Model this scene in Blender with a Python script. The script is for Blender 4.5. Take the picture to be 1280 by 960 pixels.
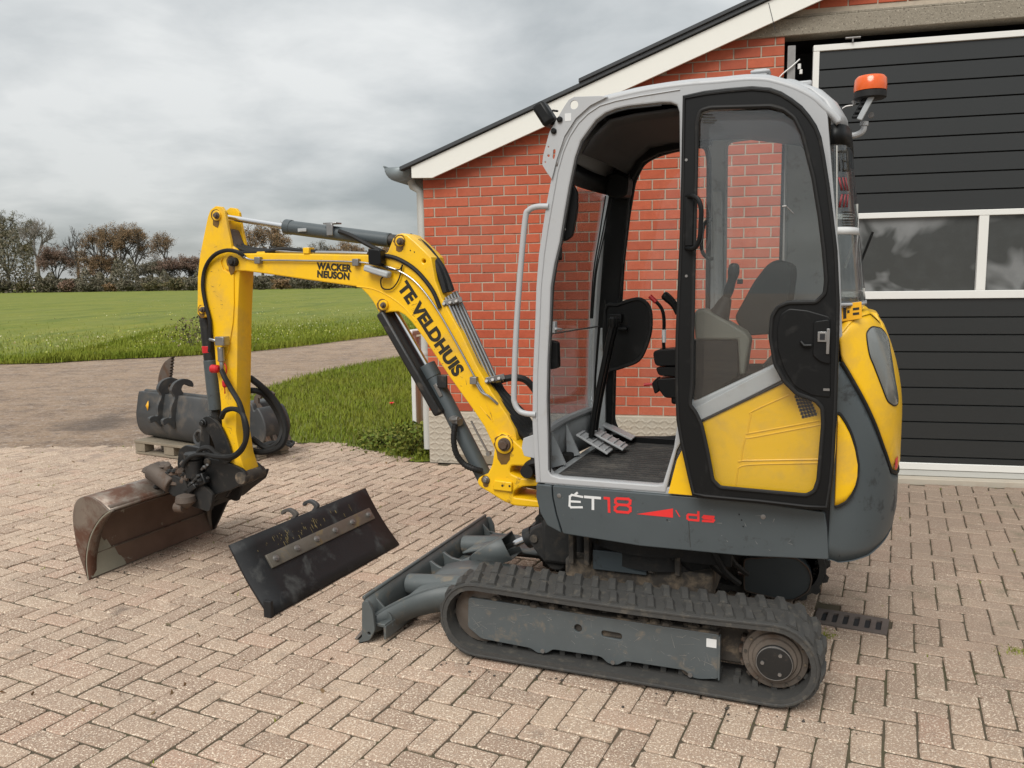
import bpy, bmesh, math, random
import numpy as np
from mathutils import Vector, Matrix
random.seed(7); rng = np.random.default_rng(7)
for o in list(bpy.data.objects): bpy.data.objects.remove(o)
sc = bpy.context.scene
COL = sc.collection

# ------------------------------------------------------------------ camera
F, CX, CY, CAMH = 1030.0, 640.0, 480.0, 1.52
PITCH, ROLL = math.atan((480-349)/F), 0.015
fwd = np.array([0, math.cos(PITCH), -math.sin(PITCH)])
_r, _d = np.array([1., 0, 0]), np.array([0, -math.sin(PITCH), -math.cos(PITCH)])
ix = math.cos(ROLL)*_r + math.sin(ROLL)*_d
iy = -math.sin(ROLL)*_r + math.cos(ROLL)*_d
CAM = np.array([0, 0, CAMH])
cd = bpy.data.cameras.new('camera'); cam = bpy.data.objects.new('camera', cd); COL.objects.link(cam)
cd.sensor_fit = 'HORIZONTAL'; cd.sensor_width = 36; cd.lens = F*36/1280
cd.clip_start = 0.05; cd.clip_end = 3000
M = Matrix.Identity(4)
for i in range(3):
    M[i][0] = ix[i]; M[i][1] = -iy[i]; M[i][2] = -fwd[i]; M[i][3] = CAM[i]
cam.matrix_world = M
sc.camera = cam
sc.render.resolution_x, sc.render.resolution_y = 1024, 768

# ------------------------------------------------------------------ sky, sun, exposure
SUN_EL, SUN_AZ = 48.0, 205.0          # sun high behind the camera, compass degrees from +Y clockwise
w = bpy.data.worlds.new('World'); sc.world = w; w.use_nodes = True
nt = w.node_tree; nt.nodes.clear(); N = nt.nodes.new; K = nt.links.new
out = N('ShaderNodeOutputWorld'); bg = N('ShaderNodeBackground'); K(bg.outputs[0], out.inputs[0])
bg.inputs[1].default_value = 0.1
sky = N('ShaderNodeTexSky'); sky.sky_type = 'NISHITA'; sky.sun_disc = False
sky.sun_elevation = math.radians(SUN_EL); sky.sun_rotation = math.radians(SUN_AZ)
tc = N('ShaderNodeTexCoord'); sep = N('ShaderNodeSeparateXYZ'); K(tc.outputs['Generated'], sep.inputs[0])
def mth(op, a, b=None, c=None):
    n = N('ShaderNodeMath'); n.operation = op
    for i, v in enumerate((a, b, c)):
        if v is None: continue
        if isinstance(v, (int, float)): n.inputs[i].default_value = v
        else: K(v, n.inputs[i])
    return n.outputs[0]
zc = mth('MAXIMUM', sep.outputs[2], 0.0)
den = mth('ADD', zc, 0.22)
comb = N('ShaderNodeCombineXYZ')
K(mth('DIVIDE', sep.outputs[0], den), comb.inputs[0]); K(mth('DIVIDE', sep.outputs[1], den), comb.inputs[1])
K(mth('MULTIPLY', zc, 0.6), comb.inputs[2])
def wnoise(scale, detail, rough, dist=0.0, off=(0, 0, 0)):
    mp = N('ShaderNodeMapping'); mp.inputs['Location'].default_value = off
    K(comb.outputs[0], mp.inputs[0])
    n = N('ShaderNodeTexNoise'); n.inputs['Scale'].default_value = scale; n.inputs['Detail'].default_value = detail
    n.inputs['Roughness'].default_value = rough; n.inputs['Distortion'].default_value = dist
    K(mp.outputs[0], n.inputs['Vector']); return n.outputs[0]
n1 = wnoise(0.75, 3, 0.5, 0.4, (3.1, 1.7, 0)); n2 = wnoise(2.6, 5, 0.55, 0.2, (8.4, 2.2, 0))
mix = mth('ADD', mth('MULTIPLY', n1, 0.68), mth('MULTIPLY', n2, 0.32))
cr = N('ShaderNodeValToRGB'); K(mix, cr.inputs[0])
e = cr.color_ramp.elements
e[0].position = 0.39; e[0].color = (0.54, 0.575, 0.58, 1)
e[1].position = 0.62; e[1].color = (1.12, 1.13, 1.105, 1)
m_ = e.new(0.51); m_.color = (0.82, 0.845, 0.84, 1)
# standard overcast luminance: zenith about 2.5 times the horizon
grad = mth('ADD', mth('MULTIPLY', zc, 1.6), 1.0)
vm = N('ShaderNodeVectorMath'); vm.operation = 'SCALE'; K(cr.outputs[0], vm.inputs[0])
SKY_GAIN = 2.85
K(mth('MULTIPLY', grad, SKY_GAIN), vm.inputs['Scale'])
mx = N('ShaderNodeMix'); mx.data_type = 'RGBA'; mx.inputs[0].default_value = 0.93
K(sky.outputs[0], mx.inputs[6]); K(vm.outputs[0], mx.inputs[7]); K(mx.outputs[2], bg.inputs[0])

sd = bpy.data.lights.new('sun', 'SUN'); sun = bpy.data.objects.new('sun', sd); COL.objects.link(sun)
sd.energy = 1.5; sd.angle = math.radians(35); sd.color = (1.0, 0.965, 0.91)
az = math.radians(SUN_AZ); el = math.radians(SUN_EL)
sdir = Vector((math.sin(az)*math.cos(el), math.cos(az)*math.cos(el), math.sin(el)))
sun.rotation_euler = (-sdir).to_track_quat('-Z', 'Y').to_euler()
sun.location = (0, -4, 12)
vs = sc.view_settings; vs.view_transform = 'Standard'; vs.look = 'None'; vs.gamma = 1; vs.use_curve_mapping = False
vs.exposure = 0.93
sc.cycles.max_bounces = 7; sc.cycles.diffuse_bounces = 3; sc.cycles.glossy_bounces = 3; sc.cycles.transparent_max_bounces = 10

# ------------------------------------------------------------------ calibration helpers (picture point -> place)
def ray(x, y): return fwd + ix*(x-CX)/F + iy*(y-CY)/F
def proj(p):
    d = np.asarray(p, float) - CAM; z = d @ fwd
    return CX+F*(d @ ix)/z, CY+F*(d @ iy)/z
def ground(x, y, z=0.0):
    d = ray(x, y); t = (z-CAMH)/d[2]; return CAM + d*t
def on_plane(x, y, o, n):
    d = ray(x, y); t = ((np.asarray(o)-CAM) @ n)/(d @ n); return CAM + d*t
YAW = math.radians(68.2)
fx = np.array([-math.sin(YAW), math.cos(YAW), 0]); fy = np.array([-math.cos(YAW), -math.sin(YAW), 0])
EXO = ground(985, 888) - 0.62*fy + 0.58*fx         # excavator origin (centre of its tracks, on the ground)
def L(px, py, y):                                   # -> (x, z) on the excavator's lateral plane y
    d = on_plane(px, py, EXO+y*fy, fy) - EXO; return float(d @ fx), float(d[2])
def P(px, py, y):
    a = L(px, py, y); return (a[0], y, a[1])
def PX(px, py, x):                                  # on the plane x = const
    d = on_plane(px, py, EXO+x*fx, fx) - EXO; return (x, float(d @ fy), float(d[2]))
def Zm(o, s, pts): return [(o[0]+a/s, o[1]+b/s) for a, b in pts]
def LL(pts, y): return [L(a, b, y) for a, b in pts]
FA = ground(537.6, 578); FANG = math.radians(-13.39)
FU = np.array([math.cos(FANG), math.sin(FANG), 0]); FN = np.array([math.sin(FANG), -math.cos(FANG), 0])
def Wf(px, py, off=0.0):                            # -> (u, z) on the barn's front plane
    d = on_plane(px, py, FA+off*FN, FN) - FA; return float(d @ FU), float(d[2])

# ------------------------------------------------------------------ materials
MATS = {}
class NB:
    def __init__(s, name):
        s.m = bpy.data.materials.new(name); s.m.use_nodes = True; s.t = s.m.node_tree; s.t.nodes.clear()
        s.o = s.t.nodes.new('ShaderNodeOutputMaterial')
    def n(s, t, **kw):
        x = s.t.nodes.new('ShaderNode'+t)
        for k, v in kw.items(): setattr(x, k, v)
        return x
    def l(s, a, b): s.t.links.new(a, b)
    def math(s, op, a, b=None, clamp=False):
        x = s.n('Math', operation=op); x.use_clamp = clamp
        for i, v in enumerate((a, b)):
            if v is None: continue
            if isinstance(v, (int, float)): x.inputs[i].default_value = v
            else: s.l(v, x.inputs[i])
        return x.outputs[0]
    def noise(s, scale, detail=4, rough=0.55, vec=None, dist=0):
        x = s.n('TexNoise'); x.inputs['Scale'].default_value = scale; x.inputs['Detail'].default_value = detail
        x.inputs['Roughness'].default_value = rough; x.inputs['Distortion'].default_value = dist
        if vec is None: vec = s.vec
        s.l(vec, x.inputs['Vector']); return x.outputs[0]
    def ramp(s, f, stops):
        x = s.n('ValToRGB'); e = x.color_ramp.elements
        while len(e) < len(stops): e.new(0.5)
        for i, (p, c) in enumerate(stops):
            e[i].position = p; e[i].color = (c, c, c, 1) if isinstance(c, (int, float)) else (*c, 1)
        s.l(f, x.inputs[0]); return x.outputs[0]
    def mix(s, f, a, b, mode='MIX'):
        x = s.n('Mix', data_type='RGBA', blend_type=mode); x.clamp_factor = True
        for i, v in ((0, f), (6, a), (7, b)):
            if isinstance(v, (int, float)): x.inputs[i].default_value = v
            elif isinstance(v, tuple): x.inputs[i].default_value = (*v, 1)
            else: s.l(v, x.inputs[i])
        return x.outputs[2]
    def coords(s, kind='Object'):
        if kind == 'Position': s.vec = s.n('NewGeometry').outputs['Position']
        else: s.vec = s.n('TexCoord').outputs[kind]
        return s.vec
    def rnd(s):
        return s.math('FRACT', s.math('ADD', s.n('NewGeometry').outputs['Random Per Island'], s.n('ObjectInfo').outputs['Random']))
    def bsdf(s, col, rough=0.5, metal=0.0, bump=None, bstr=0.3, bdist=0.005, coat=0, spec=0.5):
        b = s.n('BsdfPrincipled')
        for k, v in (('Base Color', col), ('Roughness', rough), ('Metallic', metal)):
            if isinstance(v, (int, float)): b.inputs[k].default_value = v
            elif isinstance(v, tuple): b.inputs[k].default_value = (*v, 1)
            else: s.l(v, b.inputs[k])
        b.inputs['Specular IOR Level'].default_value = spec
        if coat: b.inputs['Coat Weight'].default_value = coat; b.inputs['Coat Roughness'].default_value = 0.15
        if bump is not None:
            bp = s.n('Bump'); bp.inputs['Strength'].default_value = bstr; bp.inputs['Distance'].default_value = bdist
            s.l(bump, bp.inputs['Height']); s.l(bp.outputs[0], b.inputs['Normal'])
        s.l(b.outputs[0], s.o.inputs[0]); s.b = b; return b
def mat(name, col, rough=0.5, metal=0.0, var=0.12, vs=7, dirt=None, ds=9, dlo=0.55, dhi=0.72, bump=0.0, bs=80, coat=0, spec=0.5, scr=None, sth=0.70):
    """painted / cast / moulded surface: colour mottling, dirt or rust patches, scratches, fine relief"""
    q = NB(name); q.coords()
    c = q.mix(q.noise(vs, 5), col, tuple(max(0, a*(1-2*var)) for a in col))
    r = rough
    if dirt:
        f = q.ramp(q.noise(ds, 9, 0.68, dist=0.3), [(dlo, 0.0), (dhi, 1.0)])
        c = q.mix(f, c, dirt); r = q.math('ADD', q.math('MULTIPLY', f, 0.3), rough, clamp=True)
    if scr:
        mp = q.n('Mapping'); mp.inputs['Scale'].default_value = (7, 30, 60); mp.inputs['Rotation'].default_value = (0.4, 0.9, 0.3); q.l(q.vec, mp.inputs[0])
        f2 = q.ramp(q.noise(3.5, 8, 0.75, vec=mp.outputs[0]), [(sth, 0.0), (sth+0.03, 1.0)])
        c = q.mix(f2, c, scr)
    q.bsdf(c, r, metal, q.noise(bs, 6) if bump else None, bump, 0.004, coat, spec)
    MATS[name] = q.m; return q.m
def glass(name, tint, film=0.04, base=0.05, filmcol=(0.8, 0.82, 0.82)):
    q = NB(name); q.coords()
    tr = q.n('BsdfTransparent'); tr.inputs[0].default_value = (*tint, 1)
    gl = q.n('BsdfGlossy'); gl.inputs['Roughness'].default_value = 0.02; gl.inputs[0].default_value = (0.95, 0.97, 1, 1)
    df = q.n('BsdfDiffuse'); df.inputs[0].default_value = (*filmcol, 1)
    lw = q.n('LayerWeight'); lw.inputs[0].default_value = 0.5
    f = q.math('ADD', q.math('MULTIPLY', q.math('POWER', lw.outputs['Facing'], 4.0), 0.7), base, clamp=True)
    a = q.n('MixShader'); q.l(q.math('MULTIPLY', q.ramp(q.noise(2.3, 5, 0.6), [(0.3, 0.35), (0.7, 1.0)]), film), a.inputs[0]); q.l(tr.outputs[0], a.inputs[1]); q.l(df.outputs[0], a.inputs[2])
    b = q.n('MixShader'); q.l(f, b.inputs[0]); q.l(a.outputs[0], b.inputs[1]); q.l(gl.outputs[0], b.inputs[2])
    q.l(b.outputs[0], q.o.inputs[0]); MATS[name] = q.m; return q.m

MUD = (0.17, 0.125, 0.085); RUST = (0.16, 0.07, 0.035)
mat('yellow', (0.86, 0.50, 0.006), 0.36, var=0.04, vs=3, dirt=(0.56, 0.34, 0.06), ds=6, dlo=0.48, dhi=0.80, coat=0.15, scr=(0.12, 0.07, 0.02), sth=0.685)
mat('yellow_worn', (0.86, 0.50, 0.006), 0.4, var=0.05, vs=4, dirt=(0.13, 0.06, 0.02), ds=17, dlo=0.57, dhi=0.68, coat=0.15, scr=(0.10, 0.06, 0.02), sth=0.68)
mat('grey_paint', (0.068, 0.083, 0.090), 0.42, var=0.14, vs=5, dirt=(0.035, 0.04, 0.042), ds=10, dlo=0.60, dhi=0.68, scr=(0.17, 0.18, 0.175))
mat('grey_track', (0.088, 0.102, 0.107), 0.5, var=0.16, vs=9, dirt=(0.17, 0.14, 0.105), ds=16, dlo=0.57, dhi=0.75, scr=(0.42, 0.42, 0.40), sth=0.655)
mat('grey_blade', (0.098, 0.112, 0.113), 0.5, var=0.2, vs=9, dirt=(0.21, 0.165, 0.115), ds=14, dlo=0.55, dhi=0.74, scr=(0.3, 0.3, 0.28), bump=0.15)
mat('weight_paint', (0.068, 0.083, 0.090), 0.44, var=0.14, vs=4, dirt=(0.03, 0.034, 0.036), ds=8, dlo=0.53, dhi=0.60, scr=(0.18, 0.18, 0.17), sth=0.68)
mat('silver', (0.41, 0.42, 0.43), 0.38, var=0.05, vs=5, dirt=(0.33, 0.32, 0.30), ds=18, dlo=0.6, dhi=0.8)
mat('interior_grey', (0.40, 0.42, 0.43), 0.55, var=0.08, dirt=(0.2, 0.18, 0.15), ds=15)
mat('headliner', (0.05, 0.05, 0.052), 0.8, var=0.1)
mat('black_plastic', (0.0065, 0.007, 0.0075), 0.44, var=0.2, dirt=(0.022, 0.021, 0.02), ds=12, dlo=0.58, dhi=0.8, spec=0.24)
mat('rubber', (0.014, 0.014, 0.014), 0.6, var=0.2, spec=0.3, dirt=(0.045, 0.041, 0.036), ds=14, dlo=0.56, dhi=0.8)
mat('black_steel', (0.014, 0.0145, 0.015), 0.45, var=0.25, dirt=(0.07, 0.055, 0.042), ds=16, dlo=0.56, dhi=0.75, bump=0.2)
mat('grime', (0.07, 0.06, 0.05), 0.85, var=0.3, vs=14, dirt=(0.20, 0.155, 0.11), ds=18, dlo=0.48, dhi=0.7, bump=0.4, bs=60)
mat('grime_dark', (0.018, 0.017, 0.016), 0.8, var=0.3, vs=14, dirt=(0.05, 0.042, 0.034), ds=18, dlo=0.52, dhi=0.74, bump=0.3, bs=60)
mat('chrome', (0.75, 0.75, 0.76), 0.16, 1.0, var=0.05)
mat('pipe_steel', (0.42, 0.42, 0.42), 0.3, 0.9, var=0.15, vs=30)
mat('steel', (0.30, 0.29, 0.28), 0.45, 0.7, var=0.2, vs=25, dirt=RUST, ds=25, dlo=0.6, dhi=0.75)
mat('bucket_steel', (0.30, 0.245, 0.20), 0.42, 0.45, var=0.3, vs=6, dirt=(0.125, 0.062, 0.04), ds=5, dlo=0.45, dhi=0.58, bump=0.25, bs=70, scr=(0.42, 0.36, 0.27))
mat('bucket_inside', (0.20, 0.125, 0.088), 0.6, 0.1, var=0.3, vs=7, dirt=(0.36, 0.33, 0.27), ds=5, dlo=0.58, dhi=0.62, bump=0.2)
mat('dry_mud', (0.30, 0.285, 0.22), 0.8, var=0.12, dirt=(0.1, 0.06, 0.04), ds=9, dlo=0.66, dhi=0.69, bump=0.3)
mat('loose_blade', (0.016, 0.017, 0.019), 0.55, spec=0.35, var=0.3, vs=6, dirt=(0.055, 0.056, 0.055), ds=9, dlo=0.54, dhi=0.7, bump=0.15, scr=(0.2, 0.15, 0.07))
mat('old_paint', (0.42, 0.33, 0.13), 0.6, var=0.3, vs=30)
mat('wear_strip', (0.20, 0.18, 0.15), 0.5, 0.5, var=0.25, vs=16, dirt=(0.26, 0.19, 0.09), ds=12, dlo=0.55, dhi=0.7, bump=0.2)
mat('spare_bucket', (0.055, 0.058, 0.06), 0.55, var=0.25, vs=6, dirt=(0.10, 0.085, 0.07), ds=7, dlo=0.5, dhi=0.7, bump=0.2)
mat('rust_steel', (0.135, 0.105, 0.085), 0.7, 0.2, var=0.3, vs=9, dirt=(0.10, 0.058, 0.036), ds=8, dlo=0.5, dhi=0.65, bump=0.3)
mat('red_paint', (0.55, 0.012, 0.018), 0.4, var=0.1)
mat('orange_lens', (0.75, 0.11, 0.008), 0.18, var=0.1, coat=0.4)
mat('white_paint', (0.72, 0.72, 0.70), 0.4, var=0.05, dirt=(0.5, 0.48, 0.43), ds=5, dlo=0.6, dhi=0.85)
mat('letter_black', (0.02, 0.018, 0.012), 0.45, var=0.1)
mat('letter_white', (0.66, 0.67, 0.67), 0.4, var=0.05)
mat('grease', (0.20, 0.105, 0.022), 0.45, var=0.3, vs=40)
mat('chevron_red', (0.22, 0.022, 0.028), 0.5, var=0.1)
mat('idler_steel', (0.18, 0.15, 0.125), 0.6, 0.3, var=0.3, vs=12, dirt=(0.10, 0.065, 0.045), ds=10, dlo=0.5, dhi=0.7, bump=0.2)
mat('letter_red', (0.72, 0.03, 0.03), 0.4, var=0.05)
mat('sticker_yellow', (0.85, 0.42, 0.01), 0.4, var=0.05)
mat('lens_grey', (0.16, 0.17, 0.165), 0.22, var=0.05, coat=0.5)
mat('mat_rubber', (0.045, 0.043, 0.041), 0.7, var=0.2, vs=12, dirt=(0.11, 0.10, 0.088), ds=9, dlo=0.5, dhi=0.75)
mat('seat_fabric', (0.016, 0.02, 0.021), 0.85, var=0.2, bump=0.2, bs=250, spec=0.15)
mat('console', (0.14, 0.143, 0.12), 0.6, var=0.08)
mat('pallet_wood', (0.27, 0.225, 0.165), 0.8, var=0.2, vs=9, dirt=(0.14, 0.12, 0.09), ds=8, bump=0.3, bs=40)
mat('zinc', (0.22, 0.25, 0.26), 0.5, 0.3, var=0.1)
mat('pvc_grey', (0.50, 0.50, 0.47), 0.5, var=0.06, vs=3)
mat('fascia_white', (0.74, 0.735, 0.68), 0.55, var=0.03, vs=2, dirt=(0.55, 0.53, 0.47), ds=3, dlo=0.6, dhi=0.9)
mat('roof_sheet', (0.055, 0.06, 0.065), 0.7, var=0.2, vs=4, bump=0.2)
mat('door_panel', (0.024, 0.026, 0.0265), 0.33, var=0.10, vs=1.2, bump=0.05, bs=350)
mat('door_white', (0.72, 0.715, 0.68), 0.4, var=0.04, vs=3)
mat('dark_inside', (0.012, 0.013, 0.016), 0.7, var=0.2)  # shade of unlit insides and gaps put into the colour; small black parts too
mat('cast_iron', (0.16, 0.13, 0.115), 0.7, 0.3, var=0.25, vs=20, bump=0.3)
mat('soil_dark', (0.05, 0.04, 0.03), 0.95, var=0.3, bump=0.4)
glass('cab_glass', (0.975, 0.98, 0.978), 0.006, 0.022)
glass('door_glass', (0.965, 0.972, 0.97), 0.012, 0.04)
glass('screen_glass', (0.72, 0.74, 0.74), 0.05, 0.06)
glass('hazy_pane', (0.12, 0.12, 0.12), 0.0, 0.06)

# ------------------------------------------------------------------ mesh helpers
def link(o, parent=None):
    COL.objects.link(o)
    if parent is not None: o.parent = parent
    return o
def tag(o, label=None, cat=None, group=None, kind=None):
    for k, v in (('label', label), ('category', cat), ('group', group), ('kind', kind)):
        if v: o[k] = v
    return o
def empty(name, loc=(0, 0, 0), rz=0.0, parent=None):
    o = bpy.data.objects.new(name, None); o.empty_display_size = 0.1
    o.location = loc; o.rotation_euler = (0, 0, rz); return link(o, parent)
def finish(me, name, m, parent, bevel=0, smooth=True, ang=0.62, solid=0, seg=2):
    if smooth:
        me.polygons.foreach_set('use_smooth', [True]*len(me.polygons)); me.set_sharp_from_angle(angle=ang)
    me.materials.append(MATS[m] if isinstance(m, str) else m)
    o = link(bpy.data.objects.new(name, me), parent)
    if solid:
        s = o.modifiers.new('solid', 'SOLIDIFY'); s.thickness = solid; s.offset = -1
    if bevel:
        b = o.modifiers.new('bevel', 'BEVEL'); b.width = bevel; b.segments = seg; b.limit_method = 'ANGLE'; b.angle_limit = 0.6
        b.harden_normals = False
    return o
def v3(p): return Vector((float(p[0]), float(p[1]), float(p[2])))
class MB:
    def __init__(s): s.v = []; s.f = []
    def add(s, vs, fs):
        b = len(s.v); s.v += [tuple(map(float, p)) for p in vs]; s.f += [tuple(i+b for i in f) for f in fs]; return s
    def box(s, c, d, rot=None):
        x, y, z = (a/2 for a in d); vs = [Vector((i*x, j*y, k*z)) for i in (-1, 1) for j in (-1, 1) for k in (-1, 1)]
        if rot is not None: vs = [rot @ p for p in vs]
        c = v3(c)
        return s.add([p+c for p in vs], [(0, 1, 3, 2), (4, 6, 7, 5), (0, 4, 5, 1), (2, 3, 7, 6), (0, 2, 6, 4), (1, 5, 7, 3)])
    def beam(s, a, b, wd, ht, up=(0, 0, 1)):
        """box running from a to b, wd across, ht along up"""
        a, b = v3(a), v3(b); d = (b-a); ln = d.length; d.normalize()
        sd_ = d.cross(Vector(up)).normalized(); u = sd_.cross(d).normalized()
        R = Matrix((d, sd_, u)).transposed()
        return s.box((a+b)/2, (ln, wd, ht), R)
    def tube(s, pts, r, n=8, closed=False, cap=True):
        pts = [v3(p) for p in pts]; k = len(pts); rs = r if isinstance(r, (list, tuple)) else [r]*k
        vs = []; ref = None
        for i, p in enumerate(pts):
            if closed: t = pts[(i+1) % k]-pts[i-1]
            else: t = pts[min(i+1, k-1)]-pts[max(i-1, 0)]
            t = t.normalized() if t.length > 1e-9 else Vector((0, 0, 1))
            if ref is None: ref = t.orthogonal().normalized()
            ref = (ref - t*ref.dot(t)); ref = ref.normalized() if ref.length > 1e-6 else t.orthogonal().normalized()
            bn = t.cross(ref)
            vs += [p+(ref*math.cos(2*math.pi*j/n)+bn*math.sin(2*math.pi*j/n))*rs[i] for j in range(n)]
        fs = []
        for i in range(k if closed else k-1):
            a, b = i*n, ((i+1) % k)*n
            fs += [(a+j, a+(j+1) % n, b+(j+1) % n, b+j) for j in range(n)]
        if cap and not closed: fs += [tuple(range(n-1, -1, -1)), tuple((k-1)*n+j for j in range(n))]
        return s.add(vs, fs)
    def cyl(s, a, b, r, r2=None, n=20): return s.tube([a, b], [r, r if r2 is None else r2], n)
    def lathe(s, prof, c, axis='y', n=28):
        """prof: (radius, along) rings closed with caps"""
        vs = []; fs = []; k = len(prof)
        for r, h in prof:
            for j in range(n):
                a = 2*math.pi*j/n; p, q = r*math.cos(a), r*math.sin(a)
                vs.append({'y': (c[0]+p, c[1]+h, c[2]+q), 'z': (c[0]+p, c[1]+q, c[2]+h), 'x': (c[0]+h, c[1]+p, c[2]+q)}[axis])
        for i in range(k-1):
            fs += [(i*n+j, (i+1)*n+j, (i+1)*n+(j+1) % n, i*n+(j+1) % n) for j in range(n)]
        fs += [tuple(range(n)), tuple((k-1)*n+j for j in reversed(range(n)))]
        return s.add(vs, fs)
    def prism(s, poly, y0, y1):
        """poly of (x, z) extruded across y"""
        k = len(poly); vs = [(x, y0, z) for x, z in poly]+[(x, y1, z) for x, z in poly]
        fs = [tuple(range(k)), tuple(range(2*k-1, k-1, -1))]+[(i, k+i, k+(i+1) % k, (i+1) % k) for i in range(k)]
        return s.add(vs, fs)
    def grid(s, rows, closed=False):
        m = len(rows[0]); vs = [p for r in rows for p in r]; fs = []
        for i in range(len(rows)-1):
            for j in range(m if closed else m-1):
                fs.append((i*m+j, i*m+(j+1) % m, (i+1)*m+(j+1) % m, (i+1)*m+j))
        return s.add(vs, fs)
    def build(s, name, m, parent=None, bevel=0, smooth=True, ang=0.62, solid=0, fix=True):
        me = bpy.data.meshes.new(name); me.from_pydata(s.v, [], s.f)
        if fix:
            bm = bmesh.new(); bm.from_mesh(me); bmesh.ops.recalc_face_normals(bm, faces=bm.faces); bm.to_mesh(me); bm.free()
        return finish(me, name, m, parent, bevel, smooth, ang, solid)
def crv(pts, n=8, closed=False):
    """Catmull-Rom through the points (2D or 3D)"""
    pts = [np.array(p, float) for p in pts]; k = len(pts); out = []
    for i in range(k if closed else k-1):
        if closed: a, b, c, d = pts[i-1], pts[i], pts[(i+1) % k], pts[(i+2) % k]
        else: a, b, c, d = pts[max(i-1, 0)], pts[i], pts[i+1], pts[min(i+2, k-1)]
        for t in np.linspace(0, 1, n, endpoint=False):
            out.append(tuple(0.5*((2*b)+(c-a)*t+(2*a-5*b+4*c-d)*t*t+(3*b-a-3*c+d)*t**3)))
    if not closed: out.append(tuple(pts[-1]))
    return out
def rnd(poly, r, n=5):
    """round the corners of a closed 2D polygon"""
    out = []; k = len(poly); rr = r if isinstance(r, (list, tuple)) else [r]*k
    for i in range(k):
        p0, p, p1 = (np.array(poly[j % k], float) for j in (i-1, i, i+1))
        a, b = p0-p, p1-p; la, lb = np.linalg.norm(a), np.linalg.norm(b)
        q = min(rr[i], la*0.49, lb*0.49)
        if q < 1e-4: out.append(tuple(p)); continue
        s, e = p+a/la*q, p+b/lb*q
        for t in np.linspace(0, 1, n): out.append(tuple((1-t)**2*s+2*t*(1-t)*p+t*t*e))
    return out
def circ(c, r, n=20): return [(c[0]+r*math.cos(2*math.pi*i/n), c[1]+r*math.sin(2*math.pi*i/n)) for i in range(n)]
def plate_mesh(outer, holes, y0, y1, bev=0.0, name='plate'):
    """flat plate in the x-z plane with holes, between the lateral planes y0 and y1"""
    cu = bpy.data.curves.new(name, 'CURVE'); cu.dimensions = '2D'; cu.fill_mode = 'BOTH'
    for lp in [outer]+list(holes):
        sp = cu.splines.new('POLY'); sp.points.add(len(lp)-1); sp.use_cyclic_u = True
        for p, q in zip(sp.points, lp): p.co = (q[0], q[1], 0, 1)
    h = abs(y1-y0)/2; cu.extrude = max(h-bev, 1e-4); cu.bevel_depth = bev; cu.bevel_resolution = 1; cu.offset = -bev
    o = bpy.data.objects.new('tmp', cu); COL.objects.link(o)
    dg = bpy.context.evaluated_depsgraph_get(); me = bpy.data.meshes.new_from_object(o.evaluated_get(dg))
    bpy.data.objects.remove(o); bpy.data.curves.remove(cu)
    k = len(me.vertices); co = np.empty(k*3); me.vertices.foreach_get('co', co); co = co.reshape(-1, 3)
    co = np.stack([co[:, 0], co[:, 2]+(y0+y1)/2, co[:, 1]], 1); me.vertices.foreach_set('co', co.ravel()); me.flip_normals(); me.update()
    me.name = name; return me
def plate(name, outer, y0, y1, m, parent=None, holes=(), bev=0.002):
    return finish(plate_mesh(outer, holes, y0, y1, bev, name), name, m, parent, ang=0.5)
def text(name, body, size, m, parent, o, xd, zd, weight=0.0, ly=0.85, align='LEFT', spacing=1.0, shear=0.0, thick=0.0006):
    """raised lettering: o origin, xd reading direction, zd up direction"""
    cu = bpy.data.curves.new(name, 'FONT'); cu.body = body; cu.size = size; cu.extrude = thick; cu.offset = weight
    cu.space_line = ly; cu.align_x = align; cu.space_character = spacing; cu.shear = shear
    t = bpy.data.objects.new('tmp', cu); COL.objects.link(t)
    dg = bpy.context.evaluated_depsgraph_get(); me = bpy.data.meshes.new_from_object(t.evaluated_get(dg))
    bpy.data.objects.remove(t); bpy.data.curves.remove(cu)
    xd, zd = v3(xd).normalized(), v3(zd).normalized(); nd = xd.cross(zd)
    T = Matrix(((xd[0], zd[0], nd[0], o[0]), (xd[1], zd[1], nd[1], o[1]), (xd[2], zd[2], nd[2], o[2]), (0, 0, 0, 1)))
    me.transform(T); me.name = name
    return finish(me, name, m, parent, smooth=False)
def copy_obj(o, parent=None):
    c = o.copy(); COL.objects.link(c); c.parent = parent; return c
def inpoly(x, y, poly):
    c = False; k = len(poly)
    for i in range(k):
        x0, y0 = poly[i]; x1, y1 = poly[i-1]
        if (y0 > y) != (y1 > y) and x < (x1-x0)*(y-y0)/(y1-y0)+x0: c = not c
    return c

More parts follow.
